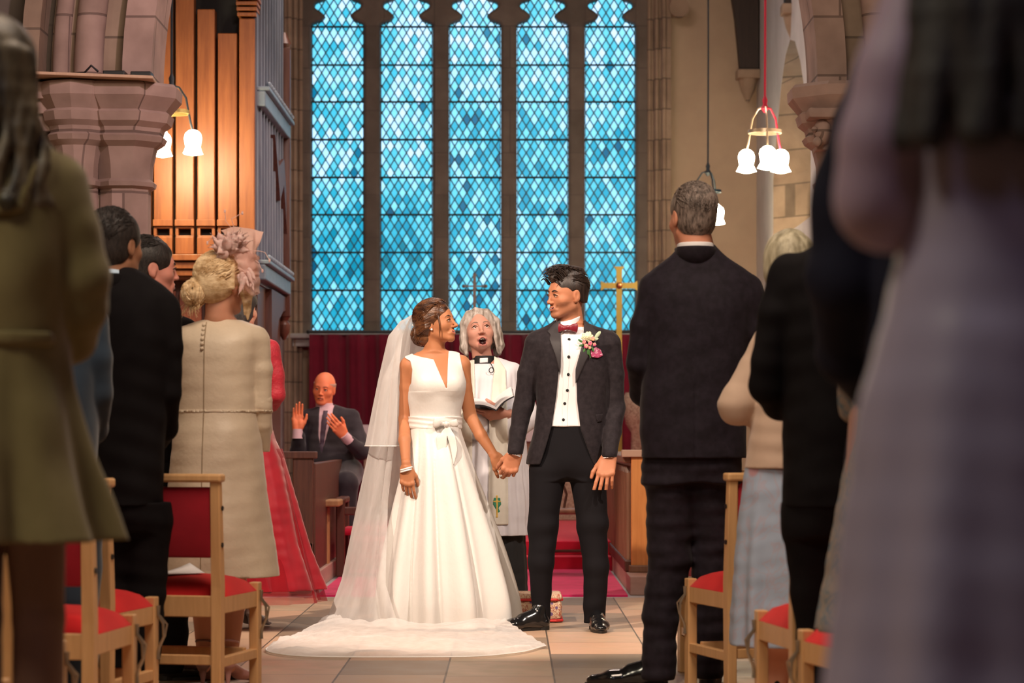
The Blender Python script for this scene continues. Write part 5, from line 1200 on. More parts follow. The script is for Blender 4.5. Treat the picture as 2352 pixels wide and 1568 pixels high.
    tier([(722, [(946, .06), (942, .075), (945, .10), (955, .12), (975, .12)]), (735, [(938, .03), (922, .06), (918, .10), (940, .15), (975, .15)]), (770, [(925, .0), (893, .05), (890, .12), (930, .19), (985, .18)]), (870, [(915, -.06), (874, .0), (868, .13), (905, .24), (990, .22)]), (1024, [(913, -.10), (850, -.03), (838, .12), (880, .30), (990, .28)])], 90, 'veil', .010)
    tier([(728, [(946, .07), (938, .085), (942, .11), (955, .13), (980, .12)]), (870, [(935, .05), (886, .08), (876, .15), (915, .26), (990, .24)]), (1024, [(905, .02), (868, .04), (846, .14), (890, .33), (1000, .32)]), (1150, [(893, -.10), (850, .0), (818, .14), (870, .38), (1010, .36)]), (1330, [(893, -.33), (830, -.15), (782, .10), (850, .42), (1030, .42)]), (1425, [(925, -.42), (815, -.25), (748, .02), (830, .42), (1040, .45)])], 120, 'veil', .014, False)
    # train spread over the flagstones
    def G(px, py): sc = (py-PY0)/HC; Y = FPX/sc; return np.array(((px-PX0)/sc-root.location.x, Y-root.location.y))
    inner = np.array([G(*p) for p in ((760, 1436), (800, 1452), (880, 1460), (960, 1462), (1040, 1460), (1110, 1456), (1160, 1450))]); outer = np.array([G(*p) for p in ((690, 1459), (612, 1494), (700, 1512), (860, 1514), (1060, 1513), (1190, 1503), (1254, 1487))])
    nu, nv = 110, 26; kk = np.linspace(0, 1, 7); ci = _cr([(kk[i], *inner[i]) for i in range(7)], nu); co = _cr([(kk[i], *outer[i]) for i in range(7)], nu); V = []
    wv = waves(55, 16, (1, 1, 0)); wf = waves(56, 40, (1, 1.4, 0))
    for j in range(nv):
        v = j/(nv-1)
        for i in range(nu):
            p = np.array((ci[1][i]*(1-v)+co[1][i]*v, ci[2][i]*(1-v)+co[2][i]*v)); z = .012+.05*(1-v)**2+.026*(1-v*.5)*max(0, float(wv(p[0], p[1], 0)))+.012*abs(float(wf(p[0], p[1], 0))); V.append((p[0], p[1], z if v < .98 else .01))
    Fq = [(i*nu+j, i*nu+j+1, (i+1)*nu+j+1, (i+1)*nu+j) for i in range(nv-1) for j in range(nu-1)]
    o = mesh_np('veil_train', V, Fq, T, root); MB().tube(V[(nv-1)*nu:], .0035, 6).build('hem', EDGE, o, smooth=True)
    MB().sphere(Vector((xf(HM, (0, .12, .01)))), .02, 10, (1.4, .5, .6)).build('veil_comb', EDGE, root, smooth=True)
bride()
def R_(yaw=0, pitch=0, roll=0): return mat4((0, 0, 0), yaw, pitch, roll)[0]
def clothes(x0, s, rows, arms, h, lo_py, hi_py, xpad=.1, ymin=-.3, ymax=.3, wr=.003, seed=1, fold=None, p=2.2):
    xs = [a for r in rows for a in r[1:3]]+[pt[0] for a in arms for pt in a[0]]
    F = Field(((min(xs)-x0)/s-xpad, ymin, HC+(PY0-lo_py)/s), ((max(xs)-x0)/s+xpad, ymax, HC+(PY0-hi_py)/s), h)
    F.loft(secs(rows, x0, s), 0, fold, p)
    for pts, rs in arms: F.path(pp3(pts, x0, s), rs, .03)
    if wr:
        wv = waves(seed, 26, (1, 1, .8)); wk = waves(seed+3, 60, (.5, .5, 1.4)); F.disp(lambda X, Y, Z: wv(X, Y, Z)*wr+wk(X, Y, Z)*wr*.5)
    return F
def simple_body(root, SK, x0, s, hpx, hpy, yaw, male=True, hs=1.0, pitch=0, roll=0, neck=(0, 0), torso=None, arms=(), hands=(), h=.0045, mouth='closed', dy=0.0, extra=None, jaw=1.0):
    HM = mat4(((hpx-x0)/s, dy, HC+(PY0-hpy)/s), yaw, pitch, roll, hs)
    P3 = [(x, y, z) for a in arms for x, y, z in pp3(a[0], x0, s)]+[tuple(HM[1])]
    for hd in hands: P3.append(tuple(hd[0]))
    tor = secs(torso, x0, s)
    lo = np.min(P3, 0)-.22; hi = np.max(P3, 0)+.22; lo[2] = min(lo[2], min(t[0] for t in tor)); lo[0] = min(lo[0], min(t[1]-t[3] for t in tor)-.02); hi[0] = max(hi[0], max(t[1]+t[3] for t in tor)+.02)
    F = Field(lo, hi, h); head(F, HM, male, mouth, jaw=jaw)
    nk = pp3([(neck[0], neck[1], .01)], x0, s)[0]; F.cone(nk, tuple(xf(HM, (0, .03, -.09))), (.062 if male else .05)*hs, (.054 if male else .044)*hs, .03)
    F.loft(tor, .03)
    for pts, rs in arms: F.path(pp3(pts, x0, s), rs, .02)
    for hd in hands: hand(F, (hd[1], np.array(hd[0]), 1), **hd[2])
    if extra: extra(F)
    b = F.obj('body', SK, root, 1, face_regions(HM, male, False, mouth)); return b, HM, F

# ---------------- minister
def minister():
    x0, s = 1128, 420; root = person(x0, s, 'grey-haired minister in white surplice, mouth wide open, holding a book between the couple'); zf = lambda py: HC+(PY0-py)/s
    SK = skin_set('minister', (.56, .27, .20), (.50, .18, .15)); hw = pp3([(1160, 952, -.235)], x0, s)[0]
    b, HM, F = simple_body(root, SK, x0, s, 1101, 760, 6, False, 1.04, 13, -5, (1112, 830), [(1100, 1090, 1170, .08, 0), (900, 1090, 1175, .09, 0), (845, 1092, 1172, .07, .01), (828, 1100, 1150, .05, .02)],
        arms=[([(1180, 860, 0), (1196, 945, -.04), (1168, 953, -.22)], [.04, .036, .026])], hands=[(hw, R_(0) @ np.array(Matrix.Rotation(math.radians(88), 3, 'Y')) @ np.array(Matrix.Rotation(math.radians(50), 3, 'Z')), dict(side=-1, curl=((10, 12, 8), (12, 16, 8), (16, 20, 10), (20, 22, 12)), spread=2, thumb=(40, 20), sc=.98))], h=.003, mouth='open', jaw=1.08)
    face_parts(F, HM, b, mat('grey_brow', (.20, .14, .11), .7), .1, .0028, male=False)
    MB().tube([xf(HM, p) for p in ((-.010, -.094, -.0705), (0, -.097, -.0695), (.010, -.094, -.0705))], .0014, 6).build('teeth', SK[4], b, smooth=True)
    # bobbed grey hair with side parting
    HA = hairmat('grey_hair', (.16, .125, .10), (.50, .44, .40), .55, (26, 26, 3), 2.5)
    H = Field((-.16, -.16, -.20), (.16, .16, .17), .0035); H.ell((0, .018, .040), (.082, .103, .074))
    for sx, e in ((-1, 0), (1, .012)):
        H.path([(sx*.045, -.020, .088), (sx*(.078+e), -.012, .04), (sx*(.086+e), .0, -.03), (sx*(.090+e), .008, -.085), (sx*(.082+e), .0, -.118)], [.024, .022, .022, .022, .012], .02, ((0, 1, 0), 1.6))
    H.ell((0, .05, -.03), (.080, .07, .09), .03); H.path([(-.015, -.058, .104), (.04, -.068, .078), (.070, -.056, .02), (.080, -.036, -.05), (.082, -.022, -.10)], [.012, .015, .013, .012, .008], .02)
    H.ell((-.006, -.13, -.012), (.061, .108, .094), .004, op='s'); H.ell((-.01, -.05, -.12), (.064, .08, .07), .004, op='s')
    wv = waves(71, 170, (1, 1, .16)); H.disp(lambda X, Y, Z: wv(X, Y, Z)*.0018); hair = put(H, HM, 'hair', HA, root)
    rdn = dict(c=(0, .018, .040), rad=(.084, .103, .077), r0=.0016, jit=.03, npt=5, lift=.0015)
    strands('right_locks', HM, hair, HA, 330, lambda r_: (-.15+r_.uniform(-.05, .05), r_.uniform(-.75, .6), 1), lambda r_: (-1, r_.uniform(-.35, .8), -.15), tail=lambda r_, q_: (q_[0]-.002+r_.uniform(-.006, .008), q_[1]*.9, -.112+r_.uniform(-.022, .012)), seed=7, **rdn)
    strands('left_locks', HM, hair, HA, 420, lambda r_: (-.12+r_.uniform(-.05, .05), r_.uniform(-.85, .6), 1), lambda r_: (1, r_.uniform(-.55, .8), -.15), tail=lambda r_, q_: (q_[0]+.010+r_.uniform(-.008, .014), q_[1]*.9, -.112+r_.uniform(-.022, .012)), seed=8, **rdn)
    # surplice
    def fold(th, Z):
        a = np.clip((zf(835)-Z)/.25, 0, 1); return 1+a*(.028*np.cos(17*th+1.5*np.sin(2*th))+.014*np.cos(29*th+.7))
    rows = [(1229, 1036, 1222, .20, 0), (1100, 1046, 1214, .19, 0), (980, 1056, 1204, .175, 0), (900, 1064, 1196, .155, 0), (862, 1068, 1194, .14, 0), (842, 1076, 1186, .115, .005), (829, 1090, 1168, .085, .01), (821, 1098, 1148, .07, .015)]
    W = clothes(x0, s, rows, [], .0042, 1229, 812, wr=.0015, fold=fold)
    for pts, rs in (([(1178, 858, 0), (1196, 905, -.01), (1200, 958, -.08), (1180, 972, -.16)], [.058, .068, .082, .088]), ([(1080, 858, 0), (1066, 905, -.01), (1066, 965, -.08), (1090, 972, -.17)], [.058, .068, .08, .085])): W.path(pp3(pts, x0, s), rs, .03)
    wv = waves(77, 60, (1.4, 1.2, .3)); W.disp(lambda X, Y, Z: wv(X, Y, Z)*.0045); full = W.copy()
    nk = pp3([(1112, 830, .012)], x0, s)[0]; W.cone((nk[0], nk[1], nk[2]-.02), (nk[0], -.01, nk[2]+.1), .074, .07, .004, op='s'); W.clip(2, zf(1228), 1); W.poly([q(x0, s)(*p) for p in ((1084, 812), (1140, 812), (1136, 836), (1088, 836))], -.4, .0)
    sur = W.obj('surplice', M['white_linen'], root)
    Q = q(x0, s); CS = cloth('cream_stole', (.74, .70, .62), (.66, .62, .54), bs=600)
    def patch(name, pts, off, m, par=root, base=full, y1=0.0, inn=.003):
        L = base.copy(); L.f = np.maximum(L.f-off, -(L.f+inn)); L.poly([Q(*p) for p in pts], -.5, y1, op='i'); return L.obj(name, m, par, 1)
    stole = patch('stole', [(1074, 822), (1090, 820), (1092, 900), (1086, 1000), (1085, 1205), (1050, 1205), (1054, 1000), (1064, 900)], .011, CS)
    patch('stole', [(1135, 818), (1146, 824), (1162, 850), (1166, 960), (1168, 1202), (1122, 1202), (1124, 960), (1134, 860)], .011, CS)
    GO = mat('gold_thread', (.65, .42, .08), .5); GN = mat('green_thread', (.03, .22, .12), .6)
    em = link(bpy.data.objects.new('embroidered_cross', None), stole)
    patch('cross_motif', [(1140, 1134), (1144, 1134), (1144, 1147), (1151, 1147), (1151, 1151), (1144, 1151), (1144, 1186), (1140, 1186), (1140, 1151), (1133, 1151), (1133, 1147), (1140, 1147)], .0145, GO, stole)
    patch('leaf_motif', [(1134, 1140), (1150, 1140), (1152, 1156), (1146, 1164), (1150, 1172), (1144, 1176), (1138, 1166), (1132, 1156)], .0128, GN, stole)
    bpy.data.objects.remove(em)
    # clerical collar and cassock
    cf = Field((nk[0]-.1, -.12, zf(845)), (nk[0]+.1, .12, zf(808)), .003); cf.cone((nk[0], .014, zf(850)), (nk[0], .006, zf(805)), .069, .062, 0); cf.clip(2, zf(817), -1); cf.clip(2, zf(842), 1)
    cc = cf.obj('cassock_collar', mat('black_clerical', (.008, .008, .009), .7), root); tb = cf.copy(); tb.f -= .003; tb.poly([Q(1102, 823), Q(1121, 822), Q(1121, 833), Q(1102, 834)], -.2, 0, op='i'); tb.obj('white_tab', WH, cc)
    C = clothes(x0, s, [(1405, 1046, 1212, .17, 0), (1300, 1052, 1210, .165, 0), (1215, 1060, 1205, .16, 0)], [], .006, 1408, 1212, wr=.003, fold=lambda th, Z: 1+.02*np.cos(13*th)); C.clip(2, .01, 1); C.obj('cassock', mat('cassock_black', (.012, .012, .013), .85, bump=.3, bscale=500), root)
    mb = MB(); p = pp3([(1134, 850, -.15), (1130, 840, -.12), (1126, 834, -.10)], x0, s); mb.tube(p, .0025, 6); c = p[0]; mb.tube([(c[0]-.012+.012*math.cos(t), c[1]-.003, c[2]-.004+.014*math.sin(t)) for t in np.linspace(0, 2*PI, 12)], .0022, 6); mb.build('clip_microphone', M['black_plastic'], root, smooth=True)
    # the book is a thing of its own
    bk = empty('book', (root.location.x, root.location.y, 0), 0, 'open book with black cover held by the minister between the couple', 'book')
    def P3(*a): return pp3([a], x0, s)[0]
    sp0, sp1 = np.array(P3(1141, 943, -.34)), np.array(P3(1132, 934, -.16))
    def leaf(e0, e1, th, m, name):
        # slab from the spine edge (sp0,sp1) to the outer edge (e0,e1)
        e0, e1 = np.array(e0), np.array(e1); n_ = np.cross(e0-sp0, sp1-sp0); n_ /= np.linalg.norm(n_); n_ *= np.sign(n_[2])
        A, B = [], []; N = 7
        for i in range(N):
            t = i/(N-1); c = n_*(.010*math.sin(t*PI)+th[0]); A.append([tuple(sp0*(1-t)+e0*t+c), tuple(sp1*(1-t)+e1*t+c)]); c = n_*(.010*math.sin(t*PI)*(1 if th[2] else 0)+th[1]); B.append([tuple(sp0*(1-t)+e0*t+c), tuple(sp1*(1-t)+e1*t+c)])
        bm = MB(); a = [[bm.bm.verts.new(v) for v in r_] for r_ in A]; c = [[bm.bm.verts.new(v) for v in r_] for r_ in B]
        for i in range(N-1):
            bm.bm.faces.new((a[i][0], a[i+1][0], a[i+1][1], a[i][1])); bm.bm.faces.new((c[i][0], c[i][1], c[i+1][1], c[i+1][0])); bm.bm.faces.new((a[i][0], c[i][0], c[i+1][0], a[i+1][0])); bm.bm.faces.new((a[i][1], a[i+1][1], c[i+1][1], c[i][1]))
        bm.bm.faces.new((a[0][0], a[0][1], c[0][1], c[0][0])); bm.bm.faces.new((a[-1][0], c[-1][0], c[-1][1], a[-1][1])); bm.build(name, m, bk)
    L0, L1 = P3(1086, 931, -.34), P3(1082, 920, -.16); R0, R1 = P3(1180, 912, -.34), P3(1176, 893, -.16); BC = mat('book_cover', (.02, .018, .022), .5)
    leaf(L0, L1, (.012, .002, True), M['paper'], 'page_block'); leaf(R0, R1, (.012, .002, True), M['paper'], 'page_block'); leaf(L0, L1, (.002, -.006, True), BC, 'cover'); leaf(R0, R1, (.002, -.006, True), BC, 'cover')
minister()
# ---------------- clapping man in the stalls
def clapper():
    x0, s = 748, 312; root = person(x0, s, 'bald man in dark suit and tie seated in the stalls, clapping'); Q = q(x0, s)
    SK = skin_set('clapper', (.78, .22, .10), (.55, .14, .08)); h1 = pp3([(688, 988, -.16)], x0, s)[0]; h2 = pp3([(797, 1000, -.28)], x0, s)[0]
    Zc = np.array((.50, .42, -.62)); Zc /= np.linalg.norm(Zc); Xc = np.array((-.64, .0, -.76)); Xc -= Zc*(Xc @ Zc); Xc /= np.linalg.norm(Xc); RH2 = np.stack([Xc, np.cross(Zc, Xc), Zc], 1)
    b, HM, F = simple_body(root, SK, x0, s, 744, 893, -8, True, 1.0, -4, 6, (748, 945), [(1060, 712, 800, .1, 0), (980, 715, 800, .1, 0), (950, 722, 795, .08, 0), (940, 735, 770, .05, .02)],
        arms=[([(708, 958, 0), (686, 1034, -.06), (688, 990, -.16)], [.040, .030, .024]), ([(808, 958, 0), (824, 1005, -.05), (832, 1038, -.15), (797, 1000, -.28)], [.036, .028, .026, .024])],
        hands=[(h1, np.array([[1, 0, 0], [0, -1, 0], [0, 0, -1]], float) @ np.array(Matrix.Rotation(math.radians(-14), 3, 'Z')), dict(side=1, curl=((6, 8, 4), (4, 8, 4), (6, 8, 4), (8, 8, 4)), spread=.3, thumb=(6, 5), sc=1.05, thumb_out=1.1)), (h2, RH2, dict(side=-1, curl=((14, 18, 10),)*4, spread=.3, thumb=(6, 5), sc=1.05, thumb_out=1.5))], h=.004)
    face_parts(F, HM, b, mat('clapper_brow', (.35, .12, .08), .7), 0, .0028)
    H = hair_cap(.006, .05, .004, -.03, -.085); H.clip(2, .045, -1); H.ell((0, -.02, .12), (.085, .13, .08), .01, op='s'); put(H, HM, 'hair', hairmat('white_hair', (.45, .24, .17), (.55, .36, .28)), root)
    SU = cloth('clapper_suit', (.022, .018, .024), (.04, .034, .042), bs=400)
    J = clothes(x0, s, [(1075, 698, 818, .15, 0), (1010, 700, 815, .14, 0), (955, 702, 815, .12, 0), (940, 715, 800, .09, .01), (928, 733, 768, .06, .02)], [([(708, 958, 0), (690, 1010, -.02), (686, 1036, -.06), (690, 1002, -.14)], [.062, .06, .06, .048]), ([(808, 958, 0), (824, 1005, -.05), (832, 1038, -.15), (806, 1012, -.25)], [.062, .06, .058, .046])], .006, 1080, 915, ymin=-.38, wr=.004)
    for c, d in ((h1, np.array((0, 0, .15))), (h2, -Zc*.15)): J.cone(np.array(c)+d*.45, np.array(c)+d*1.2, .062, .065, 0, op='s')
    full = J.copy(); J.poly([Q(736, 915), Q(770, 915), Q(764, 960), Q(742, 1040), Q(735, 1000)], -.4, 0); J.obj('jacket', SU, root)
    sh = full.copy(); sh.f += .008; sh.poly([Q(728, 920), Q(776, 920), Q(772, 970), Q(745, 1055), Q(728, 1000)], -.4, .05, op='i'); shirt = sh.obj('shirt', mat('pink_shirt', (.62, .42, .48), .8), root)
    t = full.copy(); t.f = np.maximum(t.f+.002, -(t.f+.012)); t.poly([Q(744, 942), Q(756, 942), Q(754, 975), Q(744, 1045), Q(736, 1040), Q(740, 975)], -.4, 0, op='i'); t.obj('tie', mat('dark_tie', (.045, .022, .045), .5), root)
    for c, d in ((h1, (0, -.01, -1)), (h2, tuple(Zc))):
        c = np.array(c); d = np.array(d)/np.linalg.norm(d); MB().tube([c+d*-.01, c+d*.06], [.036, .041], 16).build('cuff', bpy.data.materials['pink_shirt'], root, smooth=True)
    cl = Field((-.12, -.12, .98+(998-952)/s), (.12, .12, .98+(998-925)/s), .004); cl.cone((0, .01, 1.10), (-.012, .01, 1.22), .072, .062, 0); cl.obj('collar', bpy.data.materials['pink_shirt'], root)
    T = Field((-.25, -.60, .12), (.32, .25, .86), .008)
    for sx, px in ((-1, 742), (1, 800)):
        T.path(pp3([(px, 1085, 0), (px+4*sx, 1108, -.42), (px+4*sx, 1200, -.44), (px+2*sx, 1250, -.42)], x0, s), [.115, .088, .065, .055], .04)
    T.obj('trousers', SU, root)
    for sx in (-1, 1):
        o = shoe(root, (sx*.1, -.40), 0, LEATHER, .28); o.location.z = .115
clapper()

# ---------------- guests seen from behind
BLK = cloth('black_suit', (.006, .005, .006), (.009, .008, .009), bs=800, sheen=.0, spec=.08); NAVY = cloth('navy_suit', (.010, .010, .018), (.016, .016, .028), bs=800, sheen=.0, spec=.1)
SLATE = cloth('slate_suit', (.020, .034, .055), (.03, .048, .072), bs=600)
def suit_guest(x0, s, label, skin, hp, yaw, hairmat_, rows, arms, legs, suit, h, hs=1.0, collar=None, shoes=None, trows=None, hair_kw={}, tro=None, pitch=0, roll=0, neckpx=None, vent=False, capthick=.010, face=True, seed=1, ccol=None):
    root = person(x0, s, label); zf = lambda py: HC+(PY0-py)/s
    top = rows[-1]; nk = neckpx or ((top[1]+top[2])/2, top[0]+6)
    b, HM, F = simple_body(root, skin, x0, s, hp[0], hp[1], yaw, True, hs, pitch, roll, nk, [(r[0], r[1]+.03*s, r[2]-.03*s, max(r[3]-.03, .03), r[4]) for r in rows if r[2]-r[1] > .09*s], arms=[([pt for pt in a[0]], [max(r-.018, .02) for r in a[1]]) for a in arms], h=max(.0035, h*.8))
    if face: face_parts(F, HM, b, hairmat_, 0, .004)
    H = hair_cap(capthick, .070, .0035 if h < .007 else .006, -.022, -.085, seed=seed, **hair_kw); hr = put(H, HM, 'hair', hairmat_, root)
    strands('short_locks', HM, hr, hairmat_, 420 if h < .007 else 60, lambda r_: (r_.uniform(-.8, .8), r_.uniform(-.3, .9), r_.uniform(.2, 1)), lambda r_: (r_.uniform(-1, 1), 1, r_.uniform(-.4, .3)), rad=(.0775+capthick*.9, .099+capthick*.9, .088+capthick*.9), jit=.2, seed=seed, r0=.0016, npt=4, lift=.001)
    J = clothes(x0, s, rows, arms, h, rows[0][0]+2, top[0]-8, wr=.004, seed=seed)
    if vent: J.disp(lambda X, Y, Z: .004*np.exp(-((X-(rows[1][1]+rows[1][2]-2*x0)/2/s)/.004)**2)*(Z < zf(rows[0][0])+.28)+X*0*Y)
    full = J.copy(); jk = J.obj('jacket', suit, root)
    if collar:
        cpx, cpy, cr, tilt = collar; c = pp3([(cpx, cpy, .01)], x0, s)[0]; cf = Field((c[0]-.12, -.14, c[2]-.06), (c[0]+.12, .14, c[2]+.06), .0035)
        a = xf(HM, (0, .03, -.12)); d = np.array(a)-np.array(c); d = d/np.linalg.norm(d)*.05 if np.linalg.norm(d) > .001 else np.array((0, 0, .05))
        cf.cone(np.array(c)-d, np.array(c)+d, cr*1.06, cr, 0); cf.clip(2, c[2]+.012, -1); cf.clip(2, c[2]-.045, 1); cf.obj('shirt_collar', ccol or WH, root)
        jc = Field((c[0]-.14, -.16, c[2]-.08), (c[0]+.14, .16, c[2]+.06), .004); jc.cone(np.array(c)-d*1.4, np.array(c)+d, cr*1.24, cr*1.10, 0); jc.clip(2, c[2]-.004, -1); jc.clip(2, c[2]-.075, 1); jc.obj('jacket_collar', suit, jk)
    if legs or trows:
        zb = min(HC+(PY0-p[1])/s for l in legs for p in l[0]) if legs else 0
        xs = [p[0] for l in legs for p in l[0]]+[a for r in trows for a in r[1:3]]
        T = Field(((min(xs)-x0)/s-.14, -.25, max(.02, zb-.06)), ((max(xs)-x0)/s+.14, .85, zf(trows[-1][0])), max(h, .006)); T.loft(secs(trows, x0, s), 0)
        for pts, rs in legs: T.path(pp3(pts, x0, s), rs, .03)
        wv = waves(seed+20, 26, (1, 1, .9)); wk = waves(seed+21, 55, (.4, .4, 1.6)); T.disp(lambda X, Y, Z: wv(X, Y, Z)*.004+wk(X, Y, Z)*.004); T.clip(2, .03, 1); T.obj('trousers', tro or suit, root)
    for hx, hy, ang in (shoes or []): shoe(root, (hx, hy), ang, LEATHER, .30)
    return root, HM, full, J
# tall grey-haired man
SKF = skin_set('father', (.62, .27, .17), (.5, .18, .14))
GH = hairmat('grizzled_hair', (.05, .035, .028), (.28, .22, .19), .6, (30, 30, 8), 3)
FS = mat('aubergine_suit', (.014, .011, .016), .75, col2=(.022, .017, .026), scale=30, bump=.25, bscale=900, sheen=.06, spec=.15)
suit_guest(1594, 592, 'tall grey-haired man in dark suit seen from behind beside the groom', SKF, (1590, 500), -158, GH,
    [(1052, 1470, 1712, .16, 0), (950, 1468, 1712, .155, 0), (850, 1474, 1716, .15, 0), (760, 1478, 1726, .15, 0), (690, 1474, 1736, .14, 0), (650, 1474, 1738, .115, 0), (620, 1500, 1712, .095, 0), (590, 1540, 1668, .08, 0), (562, 1562, 1642, .07, .01)],
    [([(1505, 668, 0), (1478, 750, -.01), (1467, 835, .0), (1480, 900, .10), (1520, 935, .22)], [.058, .055, .052, .048, .042]), ([(1718, 676, 0), (1724, 760, 0), (1722, 850, .02), (1700, 910, .12), (1660, 935, .22)], [.058, .056, .054, .048, .042])],
    [([(1542, 1090, 0), (1538, 1280, .0), (1517, 1420, .0), (1514, 1548, .0)], [.105, .083, .068, .066]), ([(1620, 1090, .02), (1638, 1250, .03), (1636, 1400, .05), (1630, 1545, .06)], [.105, .082, .066, .060])],
    FS, .0048, 1.04, (1598, 566, .070, 0), [(-.135, .02, -100), (.06, .08, 170)], [(1110, 1475, 1700, .135, 0), (1040, 1478, 1702, .14, 0)], seed=5, vent=True, capthick=.007)
# dark-haired man, left
SKD = skin_set('tanned', (.30, .14, .08), (.3, .1, .08)); DH = hairmat('near_black_hair', (.008, .006, .006), (.03, .022, .02), .55, (30, 30, 10), 3)
suit_guest(300, 661, 'man with cropped dark hair in black suit, seen from behind at left', SKD, (266, 566), 150, DH,
    [(1160, 205, 372, .15, 0), (1000, 205, 378, .145, 0), (850, 205, 388, .15, 0), (740, 200, 398, .14, 0), (690, 200, 398, .12, 0), (660, 215, 380, .10, 0), (635, 235, 345, .08, 0), (612, 232, 305, .068, .01)],
    [([(378, 715, 0), (382, 800, .0), (380, 900, .02), (368, 980, .12), (340, 1010, .25)], [.055, .052, .050, .045, .04]), ([(215, 715, 0), (205, 800, .0), (205, 900, .02), (230, 990, .15)], [.055, .052, .050, .045])],
    [([(335, 1180, 0), (328, 1350, 0), (318, 1620, 0)], [.095, .078, .06]), ([(250, 1180, 0), (255, 1350, 0), (262, 1620, 0)], [.095, .078, .06])],
    BLK, .005, 1.0, (262, 628, .068, 0), [(.02, .0, 165), (-.06, .0, 175)], [(1220, 210, 372, .13, 0), (1150, 212, 372, .14, 0)], seed=8, ccol=mat('pale_blue_cotton', (.42, .55, .70), .7))
# second man, face turned right
SKP = skin_set('rosy', (.66, .28, .22), (.5, .16, .14))
suit_guest(365, 575, 'dark-haired man with rosy cheek in profile, half hidden in the left row', SKP, (346, 618), 112, DH,
    [(1060, 290, 420, .15, 0), (900, 290, 425, .145, 0), (800, 290, 435, .14, 0), (745, 295, 438, .11, 0), (720, 315, 410, .085, 0), (690, 325, 380, .075, 0), (668, 322, 366, .068, .01)],
    [([(424, 760, 0), (418, 850, .02), (400, 940, .1), (405, 985, .25)], [.052, .05, .046, .04])],
    [([(330, 1080, 0), (345, 1300, 0), (355, 1525, 0)], [.09, .078, .058]), ([(385, 1080, 0), (392, 1300, 0), (396, 1525, 0)], [.09, .078, .058])],
    BLK, .006, 1.0, (340, 672, .066, 0), [(.03, .0, 100), (-.03, .05, 120)], [(1120, 300, 420, .13, 0), (1050, 302, 420, .14, 0)], seed=11)
# man in slate suit behind the olive coat
suit_guest(130, 735, 'man in slate blue suit, only his arm showing beside the olive coat', SKD, (95, 500), 170, DH,
    [(1200, 50, 220, .15, 0), (1000, 50, 222, .15, 0), (850, 45, 225, .14, 0), (740, 40, 225, .12, 0), (690, 60, 190, .09, 0), (640, 75, 140, .07, 0)],
    [([(208, 735, 0), (216, 820, 0), (215, 900, .02), (200, 985, .12), (160, 1010, .2)], [.058, .055, .052, .045, .04])],
    [([(170, 1220, 0), (170, 1500, 0), (170, 1680, 0)], [.09, .075, .06]), ([(100, 1220, 0), (100, 1500, 0), (100, 1680, 0)], [.09, .075, .06])],
    SLATE, .007, .95, None, [(.05, 0, 180), (-.04, 0, 180)], [(1260, 60, 215, .13, 0), (1190, 60, 215, .14, 0)], seed=14, face=False)
# man in black suit at right and the tall navy one nearer the camera
suit_guest(1885, 802, 'man in black suit with bent elbow at right, between floral skirt and navy suit', SKD, (1968, 430), -170, DH,
    [(1165, 1800, 1985, .15, 0), (1000, 1800, 1990, .15, 0), (850, 1795, 2000, .15, 0), (720, 1790, 2005, .14, 0), (660, 1785, 2010, .125, 0), (610, 1795, 2000, .10, 0), (575, 1850, 1990, .08, 0), (540, 1910, 1985, .07, 0)],
    [([(1812, 625, 0), (1785, 720, -.01), (1768, 830, 0), (1764, 885, .01), (1800, 925, .10), (1850, 940, .22)], [.056, .055, .053, .053, .048, .04])],
    [([(1862, 1180, 0), (1862, 1350, 0), (1880, 1550, 0), (1885, 1690, 0)], [.085, .062, .055, .055]), ([(1935, 1180, 0), (1935, 1400, 0), (1940, 1690, 0)], [.085, .065, .055])],
    BLK, .006, 1.0, None, [(0, 0, 180), (.07, 0, 180)], [(1230, 1806, 1980, .125, 0), (1150, 1806, 1980, .14, 0)], seed=17, face=False)
suit_guest(2190, 1400, 'tall navy-suited guest, near and blurred, arm beside the lavender gown', SKD, (2200, -190), 180, DH,
    [(1350, 1985, 2400, .16, 0), (1100, 1985, 2400, .16, 0), (800, 1990, 2400, .15, 0), (500, 1985, 2410, .15, 0), (250, 1985, 2410, .14, 0), (150, 2000, 2400, .12, 0), (60, 2070, 2330, .09, 0), (0, 2130, 2270, .07, 0)],
    [([(2065, 165, 0), (2000, 300, -.01), (1965, 450, 0), (1948, 640, .01), (1975, 800, .12), (2060, 880, .22)], [.070, .068, .068, .068, .056, .048])],
    [([(2090, 1450, 0), (2085, 1900, 0), (2085, 2290, 0)], [.10, .08, .06]), ([(2290, 1450, 0), (2290, 1900, 0), (2290, 2290, 0)], [.10, .08, .06])],
    NAVY, .009, 1.0, None, [(-.07, 0, 180), (.07, 0, 180)], [(1460, 2000, 2390, .14, 0), (1340, 2000, 2390, .15, 0)], seed=19, face=False)

